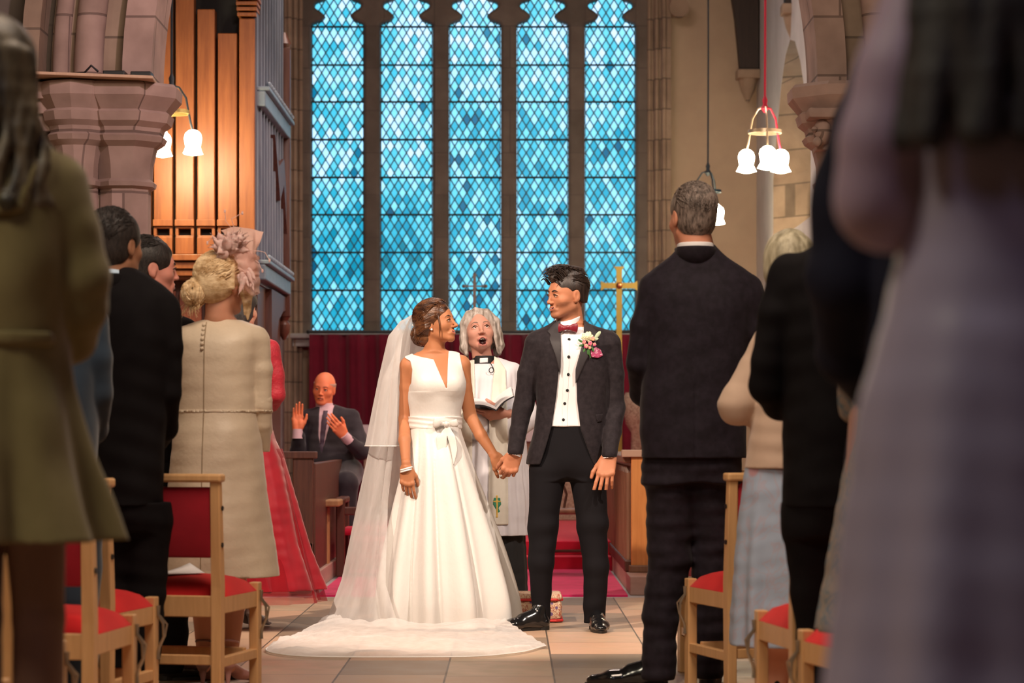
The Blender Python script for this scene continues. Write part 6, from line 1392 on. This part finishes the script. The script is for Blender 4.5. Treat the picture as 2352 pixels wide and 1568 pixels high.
def dress_guest(x0, s, label, skin, hp, yaw, rows, arms, m, h, neck, hs=.94, fold=None, legs=(), hem_clip=None, wr=.003, body_arms=None, face=False, seed=1, name='dress', pitch=0):
    root = person(x0, s, label); top = rows[-1]
    b, HM, F = simple_body(root, skin, x0, s, hp[0], hp[1], yaw, False, hs, pitch, 0, neck, [(r[0], r[1]+.025*s, r[2]-.025*s, max(r[3]-.025, .03), r[4]) for r in rows if r[2]-r[1] > .08*s][-5:], arms=(body_arms if body_arms is not None else [(a[0], [max(r-.012, .02) for r in a[1]]) for a in arms])+[([((a[0][0][0]*2+(top[1]+top[2])/2)/3, rows[-5 if len(rows) > 5 else 0][0]-.02*s, 0)]+list(a[0]), [.05]+list(a[1])) for a in legs], h=max(.004, h*.75))
    if face: face_parts(F, HM, b, mat('fair_brow', (.2, .12, .07), .7), 0, .003, male=False)
    D = clothes(x0, s, rows, arms, h, rows[0][0]+2, top[0]-6, wr=wr, seed=seed, fold=fold); full = D.copy()
    d = D.obj(name, m, root)
    return root, HM, full, d
def heel_shoe(parent, at, ang, m, strap=True):
    Mt = mat4((at[0], at[1], 0), ang); F = Field((-.06, -.24, 0), (.06, .06, .2), .0035)
    F.cone((0, 0, .085), (0, -.10, .045), .026, .030, 0, ((0, 0, 1), .5)); F.cone((0, -.10, .035), (0, -.185, .016), .034, .020, .02, ((0, 0, 1), .5)); F.cone((0, .012, .08), (0, .020, .0), .016, .0055, .01)
    F.path([(0, .02, .09), (0, .022, .125)], [.022, .018], .02); F.ell((0, -.004, .125), (.022, .028, .05), .0, op='s'); F.clip(2, .002, 1)
    o = put(F, Mt, 'heeled_shoe', m, parent)
    if strap:
        for z, r in ((.115, .031), (.145, .030), (.175, .031)):
            mb = MB(); mb.tube([xf(Mt, (r*math.cos(t), r*math.sin(t)-.004, z+.008*math.sin(t))) for t in np.linspace(0, 2*PI, 15)], .0045, 6); mb.build('strap', m, o, smooth=True)
    return o
# ---------------- blonde woman in champagne dress
SKB = skin_set('fair', (.62, .30, .20), (.5, .18, .15))
CD = mat('champagne_brocade', (.66, .55, .42), .5, col2=(.60, .50, .38), scale=8, bump=.35, bscale=60, sheen=.2, bdist=.004)
x0, s = 500, 590; Qb = q(x0, s)
def bf(th, Z): a = np.clip((HC+(PY0-960)/s-Z)/.5, 0, 1); return 1+a*.018*np.cos(5*th+1)+a*.01*np.cos(9*th)
rt, HMb, Fb, db = dress_guest(x0, s, 'blonde woman in champagne dress and pink feather fascinator, back turned', SKB, (512, 655), 145,
    [(1322, 372, 640, .25, 0), (1200, 382, 622, .235, 0), (1100, 390, 610, .205, 0), (1000, 398, 598, .18, 0), (944, 405, 590, .150, 0), (870, 408, 588, .145, 0), (810, 406, 596, .14, 0), (775, 404, 604, .12, 0), (755, 412, 600, .09, 0), (742, 440, 575, .065, .0), (735, 462, 556, .055, .0)],
    [([(592, 785, 0), (601, 850, .0), (600, 930, .01), (600, 985, .06)], [.046, .042, .040, .036]), ([(418, 785, 0), (408, 850, 0), (410, 940, .02), (430, 990, .12)], [.046, .042, .04, .036])],
    CD, .0048, (508, 738), .96, bf, [([(462, 1290, 0), (466, 1380, .02), (468, 1500, .02), (468, 1530, .0)], [.046, .048, .030, .026]), ([(540, 1290, 0), (536, 1380, .02), (528, 1500, .02), (526, 1530, .0)], [.046, .048, .030, .026])], wr=.0025, face=True, seed=23)
for px_ in (0,):
    sl = Field((.10, -.1, HC+(PY0-1040)/s), (.25, .2, HC+(PY0-900)/s), .004)
    sl.path(pp3([(601, 920, .01), (600, 975, .03), (601, 1032, .07)], x0, s), [.041, .037, .026], 0); sl.obj('cuff', CD, rt)
mb = MB(); z0, z1 = HC+(PY0-742)/s, HC+(PY0-1300)/s
pts = []
for z in np.linspace(z0, z1, 40):
    x = (479-x0)/s; y = Fb.front(x, z)
    if y is not None: pts.append((x, y-.0005, z))
mb.tube(pts, .0022, 6); mb.build('back_seam', mat('seam', (.30, .22, .14), .7), rt)
for i in range(6):
    z = HC+(PY0-(748+i*11))/s; x = (474-x0)/s; y = Fb.front(x, z)
    if y is not None: MB().sphere((x, y-.003, z), .0075, 10).build('button', CD, rt, smooth=True)
wb = Fb.copy(); wb.f = np.maximum(wb.f-.003, -(wb.f+.002)); wb.clip(2, HC+(PY0-949)/s, 1); wb.clip(2, HC+(PY0-940)/s, -1); wb.obj('waist_seam', CD, rt)
BHM = hairmat('blonde_hair', (.48, .29, .13), (.92, .72, .46), .45, (12, 6, 22), 2.2)
H = Field((-.15, -.15, -.20), (.15, .20, .17), .0035); H.ell((0, .022, .042), (.088, .108, .092)); H.ell((0, .06, .0), (.078, .078, .08), .03)
H.ell((0, -.13, -.02), (.080, .10, .09), .006, op='s'); H.ell((0, -.05, -.12), (.10, .09, .07), .006, op='s')
H.ell((.045, .115, -.025), (.046, .042, .045), .010); H.ell((.06, .10, -.065), (.034, .034, .038), .010); H.ell((.03, .125, -.05), (.035, .03, .035), .01)
for i in range(9):
    t = i/8
    for sx in (-1, 1): H.path([(sx*(.055+.01*math.sin(t*3)), -.03+.06*t, .105-.12*t), (sx*.090, .04, .07-.085*t), (sx*.05+.02, .11, .02-.04*t), (.05, .125, -.02)], [.005, .007, .007, .007], .008)
for i in range(6): a = i*1.05; H.path([(.05+.035*math.cos(a), .13, -.035+.035*math.sin(a)), (.05+.05*math.cos(a+.6), .125, -.035+.05*math.sin(a+.6)), (.05+.03*math.cos(a+1.4), .145, -.035+.03*math.sin(a+1.4))], [.008, .011, .006], .004)
H.path([(-.075, -.04, .02), (-.092, -.05, -.04), (-.088, -.05, -.10), (-.094, -.045, -.14)], [.014, .018, .015, .004], .01); H.path([(-.08, -.02, -.02), (-.098, -.03, -.07), (-.085, -.035, -.12)], [.012, .014, .004], .01)
w1 = waves(81, 130, (.8, .3, 1)); H.disp(lambda X, Y, Z: w1(X, Y, Z)*.0006); hb = put(H, HMb, 'hair', BHM, rt)
strands('swept_locks', HMb, hb, BHM, 800, lambda r_: (r_.choice((-1, 1))*r_.uniform(.05, 1), r_.uniform(-.7, .2), r_.uniform(.3, 1)), lambda r_: (.35+r_.uniform(-.3, .3), 1, r_.uniform(-.6, -.2)), rad=(.094, .113, .098), jit=.12, seed=14, r0=.0022, lift=.004)
strands('bun_locks', HMb, hb, BHM, 150, lambda r_: (r_.uniform(-1, 1), .4, 1), lambda r_: (r_.uniform(-1, 1), .6, -1), c=(.045, .115, -.035), rad=(.052, .050, .052), jit=.7, seed=15, r0=.0024, lift=.006)
r = np.random.default_rng(3); mb = MB()
for k in range(34):
    sx = r.uniform(-1, 1); p0 = np.array((.05+.04*sx, .12, -.07)); e = p0+np.array((r.uniform(-.03, .05), r.uniform(.0, .03), -r.uniform(.03, .07))); mb.tube([xf(HMb, p0), xf(HMb, (p0+e)/2+np.array((r.uniform(-.015, .015), .012, 0))), xf(HMb, e)], [.0016, .0012, .0006], 5)
mb.build('loose_strands', BHM, hb, smooth=True)['kind'] = 'stuff'
# fascinator
fa = link(bpy.data.objects.new('fascinator', None), rt); PKF = mat('pink_sinamay', (.92, .58, .50), .7, col2=(.95, .68, .60), scale=10, bump=.2, bscale=300)
def translucent(m, f=.5, alpha=1.0):
    nt = m.node_tree; b = nt.nodes['Principled BSDF']; out = nt.nodes['Material Output']; tl = nt.nodes.new('ShaderNodeBsdfTranslucent')
    src = b.inputs['Base Color'].links
    if src: nt.links.new(src[0].from_socket, tl.inputs[0])
    else: tl.inputs[0].default_value = b.inputs['Base Color'].default_value
    mx = nt.nodes.new('ShaderNodeMixShader'); mx.inputs[0].default_value = f; nt.links.new(b.outputs[0], mx.inputs[1]); nt.links.new(tl.outputs[0], mx.inputs[2]); last = mx
    if alpha < 1:
        tr = nt.nodes.new('ShaderNodeBsdfTransparent'); m2 = nt.nodes.new('ShaderNodeMixShader'); m2.inputs[0].default_value = alpha; nt.links.new(tr.outputs[0], m2.inputs[1]); nt.links.new(mx.outputs[0], m2.inputs[2]); last = m2
    nt.links.new(last.outputs[0], out.inputs[0]); return m
translucent(PKF, .4); SIN = translucent(mat('sheer_sinamay', (.96, .68, .62), .7), .5, .72)
def fz(px, py, dy): return np.array(pp3([(px, py, dy)], x0, s)[0])
def sheet(rows, name, m, par, nn=24, wav=.0):
    A = [[fz(*p) for p in r] for r in rows]; nr = len(A); k = len(A[0]); U = np.linspace(0, 1, nn); g = []
    for v in np.linspace(0, 1, nn):
        line = []
        for j in range(k):
            t = v*(nr-1); i = min(int(t), nr-2); f = t-i; f = f*f*(3-2*f) if nr < 3 else f; line.append(A[i][j]*(1-f)+A[i+1][j]*f)
        cc = _cr([(j/(k-1), *line[j]) for j in range(k)], nn); g.append([(cc[1][i]+wav*math.sin(v*19+U[i]*7), cc[2][i]+wav*math.cos(v*23), cc[3][i]+wav*math.sin(U[i]*17)) for i in range(nn)])
    V = [p for r_ in g for p in r_]; Fq = [(i*nn+j, i*nn+j+1, (i+1)*nn+j+1, (i+1)*nn+j) for i in range(nn-1) for j in range(nn-1)]
    return mesh_np(name, V, Fq, m, par)
sheet([[(505, 528, .02), (530, 555, -.06), (545, 600, -.08)], [(535, 518, .04), (560, 545, -.05), (560, 605, -.08)], [(570, 522, .05), (585, 560, -.03), (575, 615, -.07)], [(602, 530, .05), (590, 575, 0), (586, 625, -.05)]], 'brim', PKF, fa, wav=.002)
sheet([[(560, 600, -.08), (575, 620, -.06), (588, 600, .0)], [(556, 635, -.09), (582, 645, -.07), (597, 640, .0)], [(560, 660, -.08), (580, 668, -.07), (597, 672, -.01)], [(572, 672, -.07), (585, 682, -.06), (594, 676, -.02)]], 'sinamay_loop', SIN, fa, wav=.002)
sheet([[(548, 590, -.09), (572, 570, -.07), (592, 590, .0)], [(552, 615, -.10), (576, 620, -.09), (598, 620, .0)], [(565, 640, -.09), (580, 650, -.07), (590, 645, -.01)]], 'sinamay_loop', SIN, fa, wav=.003)
r = np.random.default_rng(12); FEA = translucent(mat('pink_feather', (.95, .66, .62), .8, col2=(.98, .80, .76), scale=30, stretch=(1, 1, 6)), .4)
def feather(p0, dirv, L, wd, name='feather', m=FEA):
    d = np.array(dirv, float); d /= np.linalg.norm(d); sd = np.cross(d, (0, -1, 0)); sd /= np.linalg.norm(sd)+1e-9; nrm = np.cross(sd, d); V = []; n = 10
    for i in range(n):
        t = i/(n-1); c = p0+d*L*t+nrm*(.25*L*t*t)*r.uniform(-.2, 1); w_ = wd*math.sin(min(1, t*1.15+.06)*PI)**.6*(1-.3*t); j = r.uniform(.75, 1.15)
        V += [tuple(c-sd*w_*j), tuple(c+nrm*.002), tuple(c+sd*w_*j)]
    Fq = [(i*3+j, i*3+j+1, i*3+j+4, i*3+j+3) for i in range(n-1) for j in range(2)]; o = mesh_np(name, V, Fq, m, fa); md = o.modifiers.new('t', 'SOLIDIFY'); md.thickness = .001
c = fz(530, 572, -.09)
for k in range(52):
    a = r.uniform(.3, 3.8) if k < 40 else r.uniform(-.6, .6); feather(c+np.array((r.uniform(-.02, .02), r.uniform(-.02, .01), r.uniform(-.02, .02))), (math.cos(a), r.uniform(-.5, .3), math.sin(a)), r.uniform(.045, .085), r.uniform(.014, .024))
for k in range(8): feather(fz(565, 630, -.09)+r.uniform(-.02, .02, 3), (r.uniform(-.4, .6), r.uniform(-.3, .2), -1), r.uniform(.05, .09), .012)
for pts in (((540, 540), (522, 510), (520, 488)), ((540, 540), (535, 505), (560, 492)), ((585, 578), (612, 582), (622, 600)), ((520, 560), (490, 548), (480, 560)), ((590, 600), (600, 612), (606, 624))):
    P_ = [fz(a, b_, -.05) for a, b_ in pts]; mb = MB(); mb.tube([tuple(P_[0]), tuple((P_[0]+P_[1])/2+np.array((.004, 0, .002))), tuple(P_[1]), tuple(P_[2])], .0014, 5); mb.sphere(tuple(P_[2]), .006, 8, (.7, .4, 1.3)); mb.build('stamen', FEA, fa, smooth=True)
MB().tube([tuple(xf(HMb, (x, .0+.02*abs(x)*10, .132-x*x*9))) for x in np.linspace(-.09, .09, 13)], .003, 6).build('headband', mat('band', (.25, .15, .08), .5), fa, smooth=True)
ST = mat('studded_leather', (.16, .07, .06), .35, bump=.4, bscale=120)
heel_shoe(rt, ((468-x0)/s, .0), 175, ST); heel_shoe(rt, ((528-x0)/s, .0), 160, mat('pink_leather', (.5, .26, .25), .35))
# ---------------- woman in red
RT = cloth('red_satin', (.27, .004, .012), (.21, .003, .010), bs=400, sheen=.3, rough=.5); LACE = mat('red_lace', (.32, .006, .018), .6, col2=(.28, .005, .015), scale=55, bump=.8, bscale=60, contrast=(.45, .55), bdist=.004)
x0, s = 585, 455
def rf(th, Z): a = np.clip((1.0-Z)/.6, 0, 1); return 1+a*(.05*np.cos(9*th+.6)+.03*np.cos(15*th+2))
rr_, HMr, Fr, dr = dress_guest(x0, s, 'woman in red lace-sleeved gown half hidden behind the champagne dress', SKB, (556, 712), 165,
    [(1352, 440, 742, .30, 0), (1250, 460, 706, .27, 0), (1150, 480, 680, .23, 0), (1060, 500, 655, .18, 0), (985, 520, 626, .13, 0), (960, 525, 620, .11, 0)], [], RT, .0055, (565, 780), .92, rf, seed=31, wr=.003, body_arms=[], name='skirt')
tp = clothes(x0, s, [(965, 524, 622, .115, 0), (900, 515, 628, .12, 0), (840, 512, 632, .12, 0), (800, 515, 632, .1, 0), (778, 540, 612, .07, 0)], [([(622, 800, 0), (632, 860, 0), (634, 905, .0), (620, 930, .10)], [.046, .045, .044, .034]), ([(525, 800, 0), (515, 870, 0), (520, 930, .1)], [.046, .044, .036])], .005, 968, 772, wr=.002); tp.obj('lace_bodice', LACE, rr_)
TU = translucent(cloth('red_tulle', (.42, .012, .022), (.36, .010, .02)), .4, .5)
V = []; n = 160
for j in range(14):
    t = j/13; z = HC+(PY0-(1030+350*t))/s
    for i in range(n):
        a = 2*PI*i/n; R0 = .13+.21*t; w_ = 1+.05*math.cos(12*a)*t+.03*math.sin(23*a)*t; V.append(((612-x0)/s*0+.012+.0*t+R0*math.cos(a)*w_*.98, R0*math.sin(a)*w_*.95, z))
Fq = [(j*n+i, j*n+(i+1) % n, (j+1)*n+(i+1) % n, (j+1)*n+i) for j in range(13) for i in range(n)]; mesh_np('tulle_overskirt', V, Fq, TU, rr_)
HR = hair_cap(.012, .07, .004, -.03, -.085); HR.ell((0, .07, -.04), (.07, .05, .08), .02); put(HR, HMr, 'hair', DH, rr_)
for k, px_ in enumerate((552, 578)): heel_shoe(rr_, ((px_-x0)/s, -.0), 160, mat('silver_leather', (.35, .34, .38), .3, .6) if k == 0 else bpy.data.materials['silver_leather'])
# ---------------- olive coat, near left
x0, s = 20, 1180; OL = cloth('olive_wool', (.15, .118, .048), (.20, .16, .07), bs=500, sheen=.35, scale=4, bump=.4)
def of(th, Z): a = np.clip((HC+(PY0-780)/s-Z)/.35, 0, 1); return 1+a*(.10*np.cos(8*th+.2)+.045*np.cos(13*th+1))
SKO = skin_set('olive_guest', (.16, .085, .06), (.2, .06, .05))
ro, HMo, Fo, do = dress_guest(x0, s, 'woman with long wavy hair in an olive flared coat, near left edge', SKO, (-12, 188), 172,
    [(1245, -245, 268, .21, 0), (1100, -200, 225, .185, 0), (950, -160, 188, .16, 0), (800, -125, 152, .13, 0), (720, -125, 158, .13, 0), (600, -140, 172, .135, 0), (480, -150, 175, .13, 0), (400, -145, 168, .11, 0), (350, -100, 130, .085, 0), (310, -50, 60, .07, 0)],
    [([(135, 425, 0), (165, 530, .0), (185, 640, .0), (182, 700, .02), (140, 770, .10), (60, 800, .2)], [.060, .056, .052, .050, .046, .04]), ([(-130, 430, 0), (-170, 560, 0), (-185, 690, .02), (-120, 790, .15)], [.058, .055, .05, .045])],
    OL, .007, (0, 320), .98, of, [([(80, 1200, 0), (84, 1420, .02), (82, 1750, .02), (80, 2010, .0)], [.060, .050, .050, .032]), ([(-60, 1200, 0), (-60, 1420, .02), (-58, 1750, .02), (-55, 2010, .0)], [.060, .050, .050, .032])], wr=.005, seed=41, name='coat')
fl = Fo.copy(); fl.f -= .014; fl.clip(2, HC+(PY0-505)/s, 1); fl.poly([q(x0, s)(*p) for p in ((-160, 330), (120, 330), (108, 420), (85, 500), (60, 505), (-160, 505))], -.4, .05, op='i'); fl.obj('back_flap', OL, ro)
xz = q(x0, s)(52, 480); yb_ = fl.front(*xz) or -.15; MB().sphere((xz[0], yb_-.004, xz[1]), .018, 14, (1, .4, 1)).build('button', mat('horn_button', (.03, .022, .01), .4), ro, smooth=True)
bt_ = Fo.copy(); bt_.f -= .008; bt_.clip(2, HC+(PY0-800)/s, 1); bt_.clip(2, HC+(PY0-765)/s, -1); bt_.poly([q(x0, s)(*p) for p in ((-120, 700), (140, 700), (140, 850), (-120, 850))], -.4, .4, op='i'); bt_.obj('belt', OL, ro)
WHM = hairmat('ash_brown_hair', (.015, .010, .007), (.13, .095, .055), .5, (18, 18, 3), 2)
H = Field((-.17, -.16, -.32), (.17, .20, .16), .005); H.ell((0, .02, .042), (.088, .108, .092)); H.ell((0, .06, -.02), (.086, .07, .11), .03); H.ell((0, -.14, -.02), (.075, .09, .09), .006, op='s')
r = np.random.default_rng(17)
for k in range(22):
    a = -1.25+2.5*k/21; bx_, by_ = .088*math.sin(a), .03+.085*math.cos(a); ph = r.uniform(0, 6); amp_ = .016; pts = []
    for t in np.linspace(0, 1, 9): pts.append((bx_*(1+.55*t)+amp_*math.sin(9*t+ph)*t, by_+.02*t+amp_*math.cos(8*t+ph)*t, .04-.29*t+r.uniform(-.003, .003)))
    H.path(pts, list(np.linspace(.019, .010, 9)), .006)
w1 = waves(91, 110, (1, 1, .2)); H.disp(lambda X, Y, Z: w1(X, Y, Z)*.003); put(H, HMo, 'hair', WHM, ro)
heel_shoe(ro, ((80-x0)/s, .02), 180, LEATHER[0], False); heel_shoe(ro, ((-55-x0)/s, .02), 180, LEATHER[0], False)
# ---------------- cardigan woman at right
x0, s = 1790, 661; CA = cloth('beige_knit', (.58, .43, .33), (.52, .38, .29), bs=300); CF = bpy.data.materials.new('blue_floral'); CF = damask('blue_floral', (.33, .40, .52), (.36, .36, .45), (.42, .24, .27), 6)
def cfold(th, Z): a = np.clip((.86-Z)/.5, 0, 1); return 1+a*(.05*np.cos(9*th+1)+.03*np.cos(14*th))
rc, HMc, Fc, dc = dress_guest(x0, s, 'woman in beige cardigan and pale blue floral skirt, elbow bent, right row', SKB, (1812, 618), 178,
    [(1480, 1678, 1890, .19, 0), (1380, 1682, 1885, .175, 0), (1250, 1690, 1880, .16, 0), (1150, 1702, 1875, .145, 0), (1070, 1714, 1866, .13, 0)], [], CF, .0055, (1812, 720), .95, cfold,
    [([(1790, 1440, 0), (1788, 1520, .02), (1785, 1600, .02)], [.045, .048, .032]), ([(1850, 1440, 0), (1850, 1520, .02), (1850, 1600, .02)], [.045, .048, .032])], wr=.003, seed=51, name='skirt', body_arms=[([(1752, 780, 0), (1698, 935, .0), (1760, 945, .12)], [.035, .036, .028])])
cg = clothes(x0, s, [(1076, 1712, 1868, .14, 0), (1000, 1722, 1862, .135, 0), (930, 1732, 1860, .13, 0), (850, 1735, 1872, .13, 0), (780, 1738, 1876, .12, 0), (745, 1752, 1866, .09, 0), (722, 1785, 1840, .065, 0)], [([(1758, 782, 0), (1728, 850, 0), (1700, 915, .0), (1692, 934, .0)], [.046, .050, .062, .060]), ([(1692, 934, 0), (1730, 945, .05), (1765, 950, .12)], [.058, .050, .04])], .005, 1078, 714, wr=.003)
cg.obj('cardigan', CA, rc)
H = hair_cap(.022, .07, .005, -.05, -.12); H.ell((0, .06, -.03), (.09, .07, .10), .03); w1 = waves(95, 120, (1, 1, .3)); H.disp(lambda X, Y, Z: w1(X, Y, Z)*.003); put(H, HMc, 'hair', hairmat('ash_blonde_hair', (.22, .19, .12), (.50, .45, .32), .6, (20, 20, 4), 2), rc)
for px_ in (1785, 1850): heel_shoe(rc, ((px_-x0)/s, .02), 180, LEATHER[0], False)
# ---------------- floral skirt between the black suit and the lavender gown
x0, s = 1990, 893; MF = damask('muted_floral', (.24, .20, .17), (.10, .14, .17), (.20, .17, .14), 9)
SKM = skin_set('guest_m', (.4, .2, .14), (.4, .15, .12))
rm, HMm, Fm, dm = dress_guest(x0, s, 'guest in muted floral dress, only the hem showing beside the lavender gown', SKM, (2065, 500), 180,
    [(1452, 1872, 2230, .2, 0), (1300, 1902, 2205, .17, 0), (1150, 1925, 2185, .15, 0), (980, 1960, 2160, .12, 0), (850, 1965, 2155, .12, 0), (720, 1965, 2160, .11, 0), (660, 1990, 2135, .08, 0), (630, 2030, 2095, .06, 0)], [([(1980, 690, 0), (1955, 830, 0), (1965, 940, .08)], [.045, .042, .035]), ([(2145, 690, 0), (2170, 830, 0), (2150, 940, .08)], [.045, .042, .035])], MF, .008, (2062, 630), .93, lambda th, Z: 1+.03*np.cos(9*th), [([(1960, 1430, 0), (1960, 1600, .02), (1960, 1710, .02)], [.045, .048, .032]), ([(2030, 1430, 0), (2030, 1600, .02), (2030, 1710, .02)], [.045, .048, .032])], seed=61)
H = hair_cap(.02, .07, .006, -.05, -.12); put(H, HMm, 'hair', DH, rm)
for px_ in (1960, 2030): heel_shoe(rm, ((px_-x0)/s, .02), 180, LEATHER[0], False)
# ---------------- lavender gown, nearest right
x0, s = 2270, 2313; LV = mat('lavender_satin', (.28, .25, .34), .38, col2=(.33, .29, .39), scale=3, bump=.1, bscale=200, sheen=.2)
SKL = skin_set('lavender_guest', (.36, .26, .33), (.4, .15, .12))
def lf(th, Z): a = np.clip((1.15-Z)/.5, 0, 1); return 1+a*(.05*np.cos(7*th+2.2)+.025*np.cos(12*th+.4))
rl, HMl, Fl, dl = dress_guest(x0, s, 'woman in lavender satin gown, large and blurred at the right edge', SKL, (2300, -400), 178,
    [(3180, 1700, 2860, .28, 0), (2400, 1790, 2760, .24, 0), (1568, 1898, 2650, .18, 0), (1100, 1962, 2590, .15, 0), (800, 2015, 2540, .13, 0), (600, 2068, 2480, .115, 0), (400, 2080, 2470, .115, 0), (100, 2060, 2490, .11, 0)], [], LV, .009, (2290, -60), .95, lf, (), wr=.004, seed=71,
    body_arms=[([(2150, -30, 0), (2085, 180, -.01), (2045, 330, -.01), (2040, 455, .0)], [.050, .053, .052, .050]), ([(2040, 455, 0), (2180, 470, .04), (2360, 400, .10)], [.050, .042, .032])])
H = Field((-.16, -.16, -.42), (.16, .20, .16), .006); H.ell((0, .02, .042), (.088, .108, .092)); H.ell((0, .06, -.02), (.086, .07, .11), .03); H.ell((0, -.14, -.02), (.075, .09, .09), .006, op='s')
r = np.random.default_rng(27)
for k in range(18):
    a = -1.2+2.4*k/17; ph = r.uniform(0, 6); H.path([(.088*math.sin(a)*(1+.25*t)+.012*math.sin(6*t+ph)*t, .03+.085*math.cos(a)+.03*t, .04-.38*t) for t in np.linspace(0, 1, 7)], list(np.linspace(.02, .013, 7)), .006)
put(H, HMl, 'hair', DH, rl)
for px_ in (2180, 2380): heel_shoe(rl, ((px_-x0)/s, .02), 180, LEATHER[0], False)
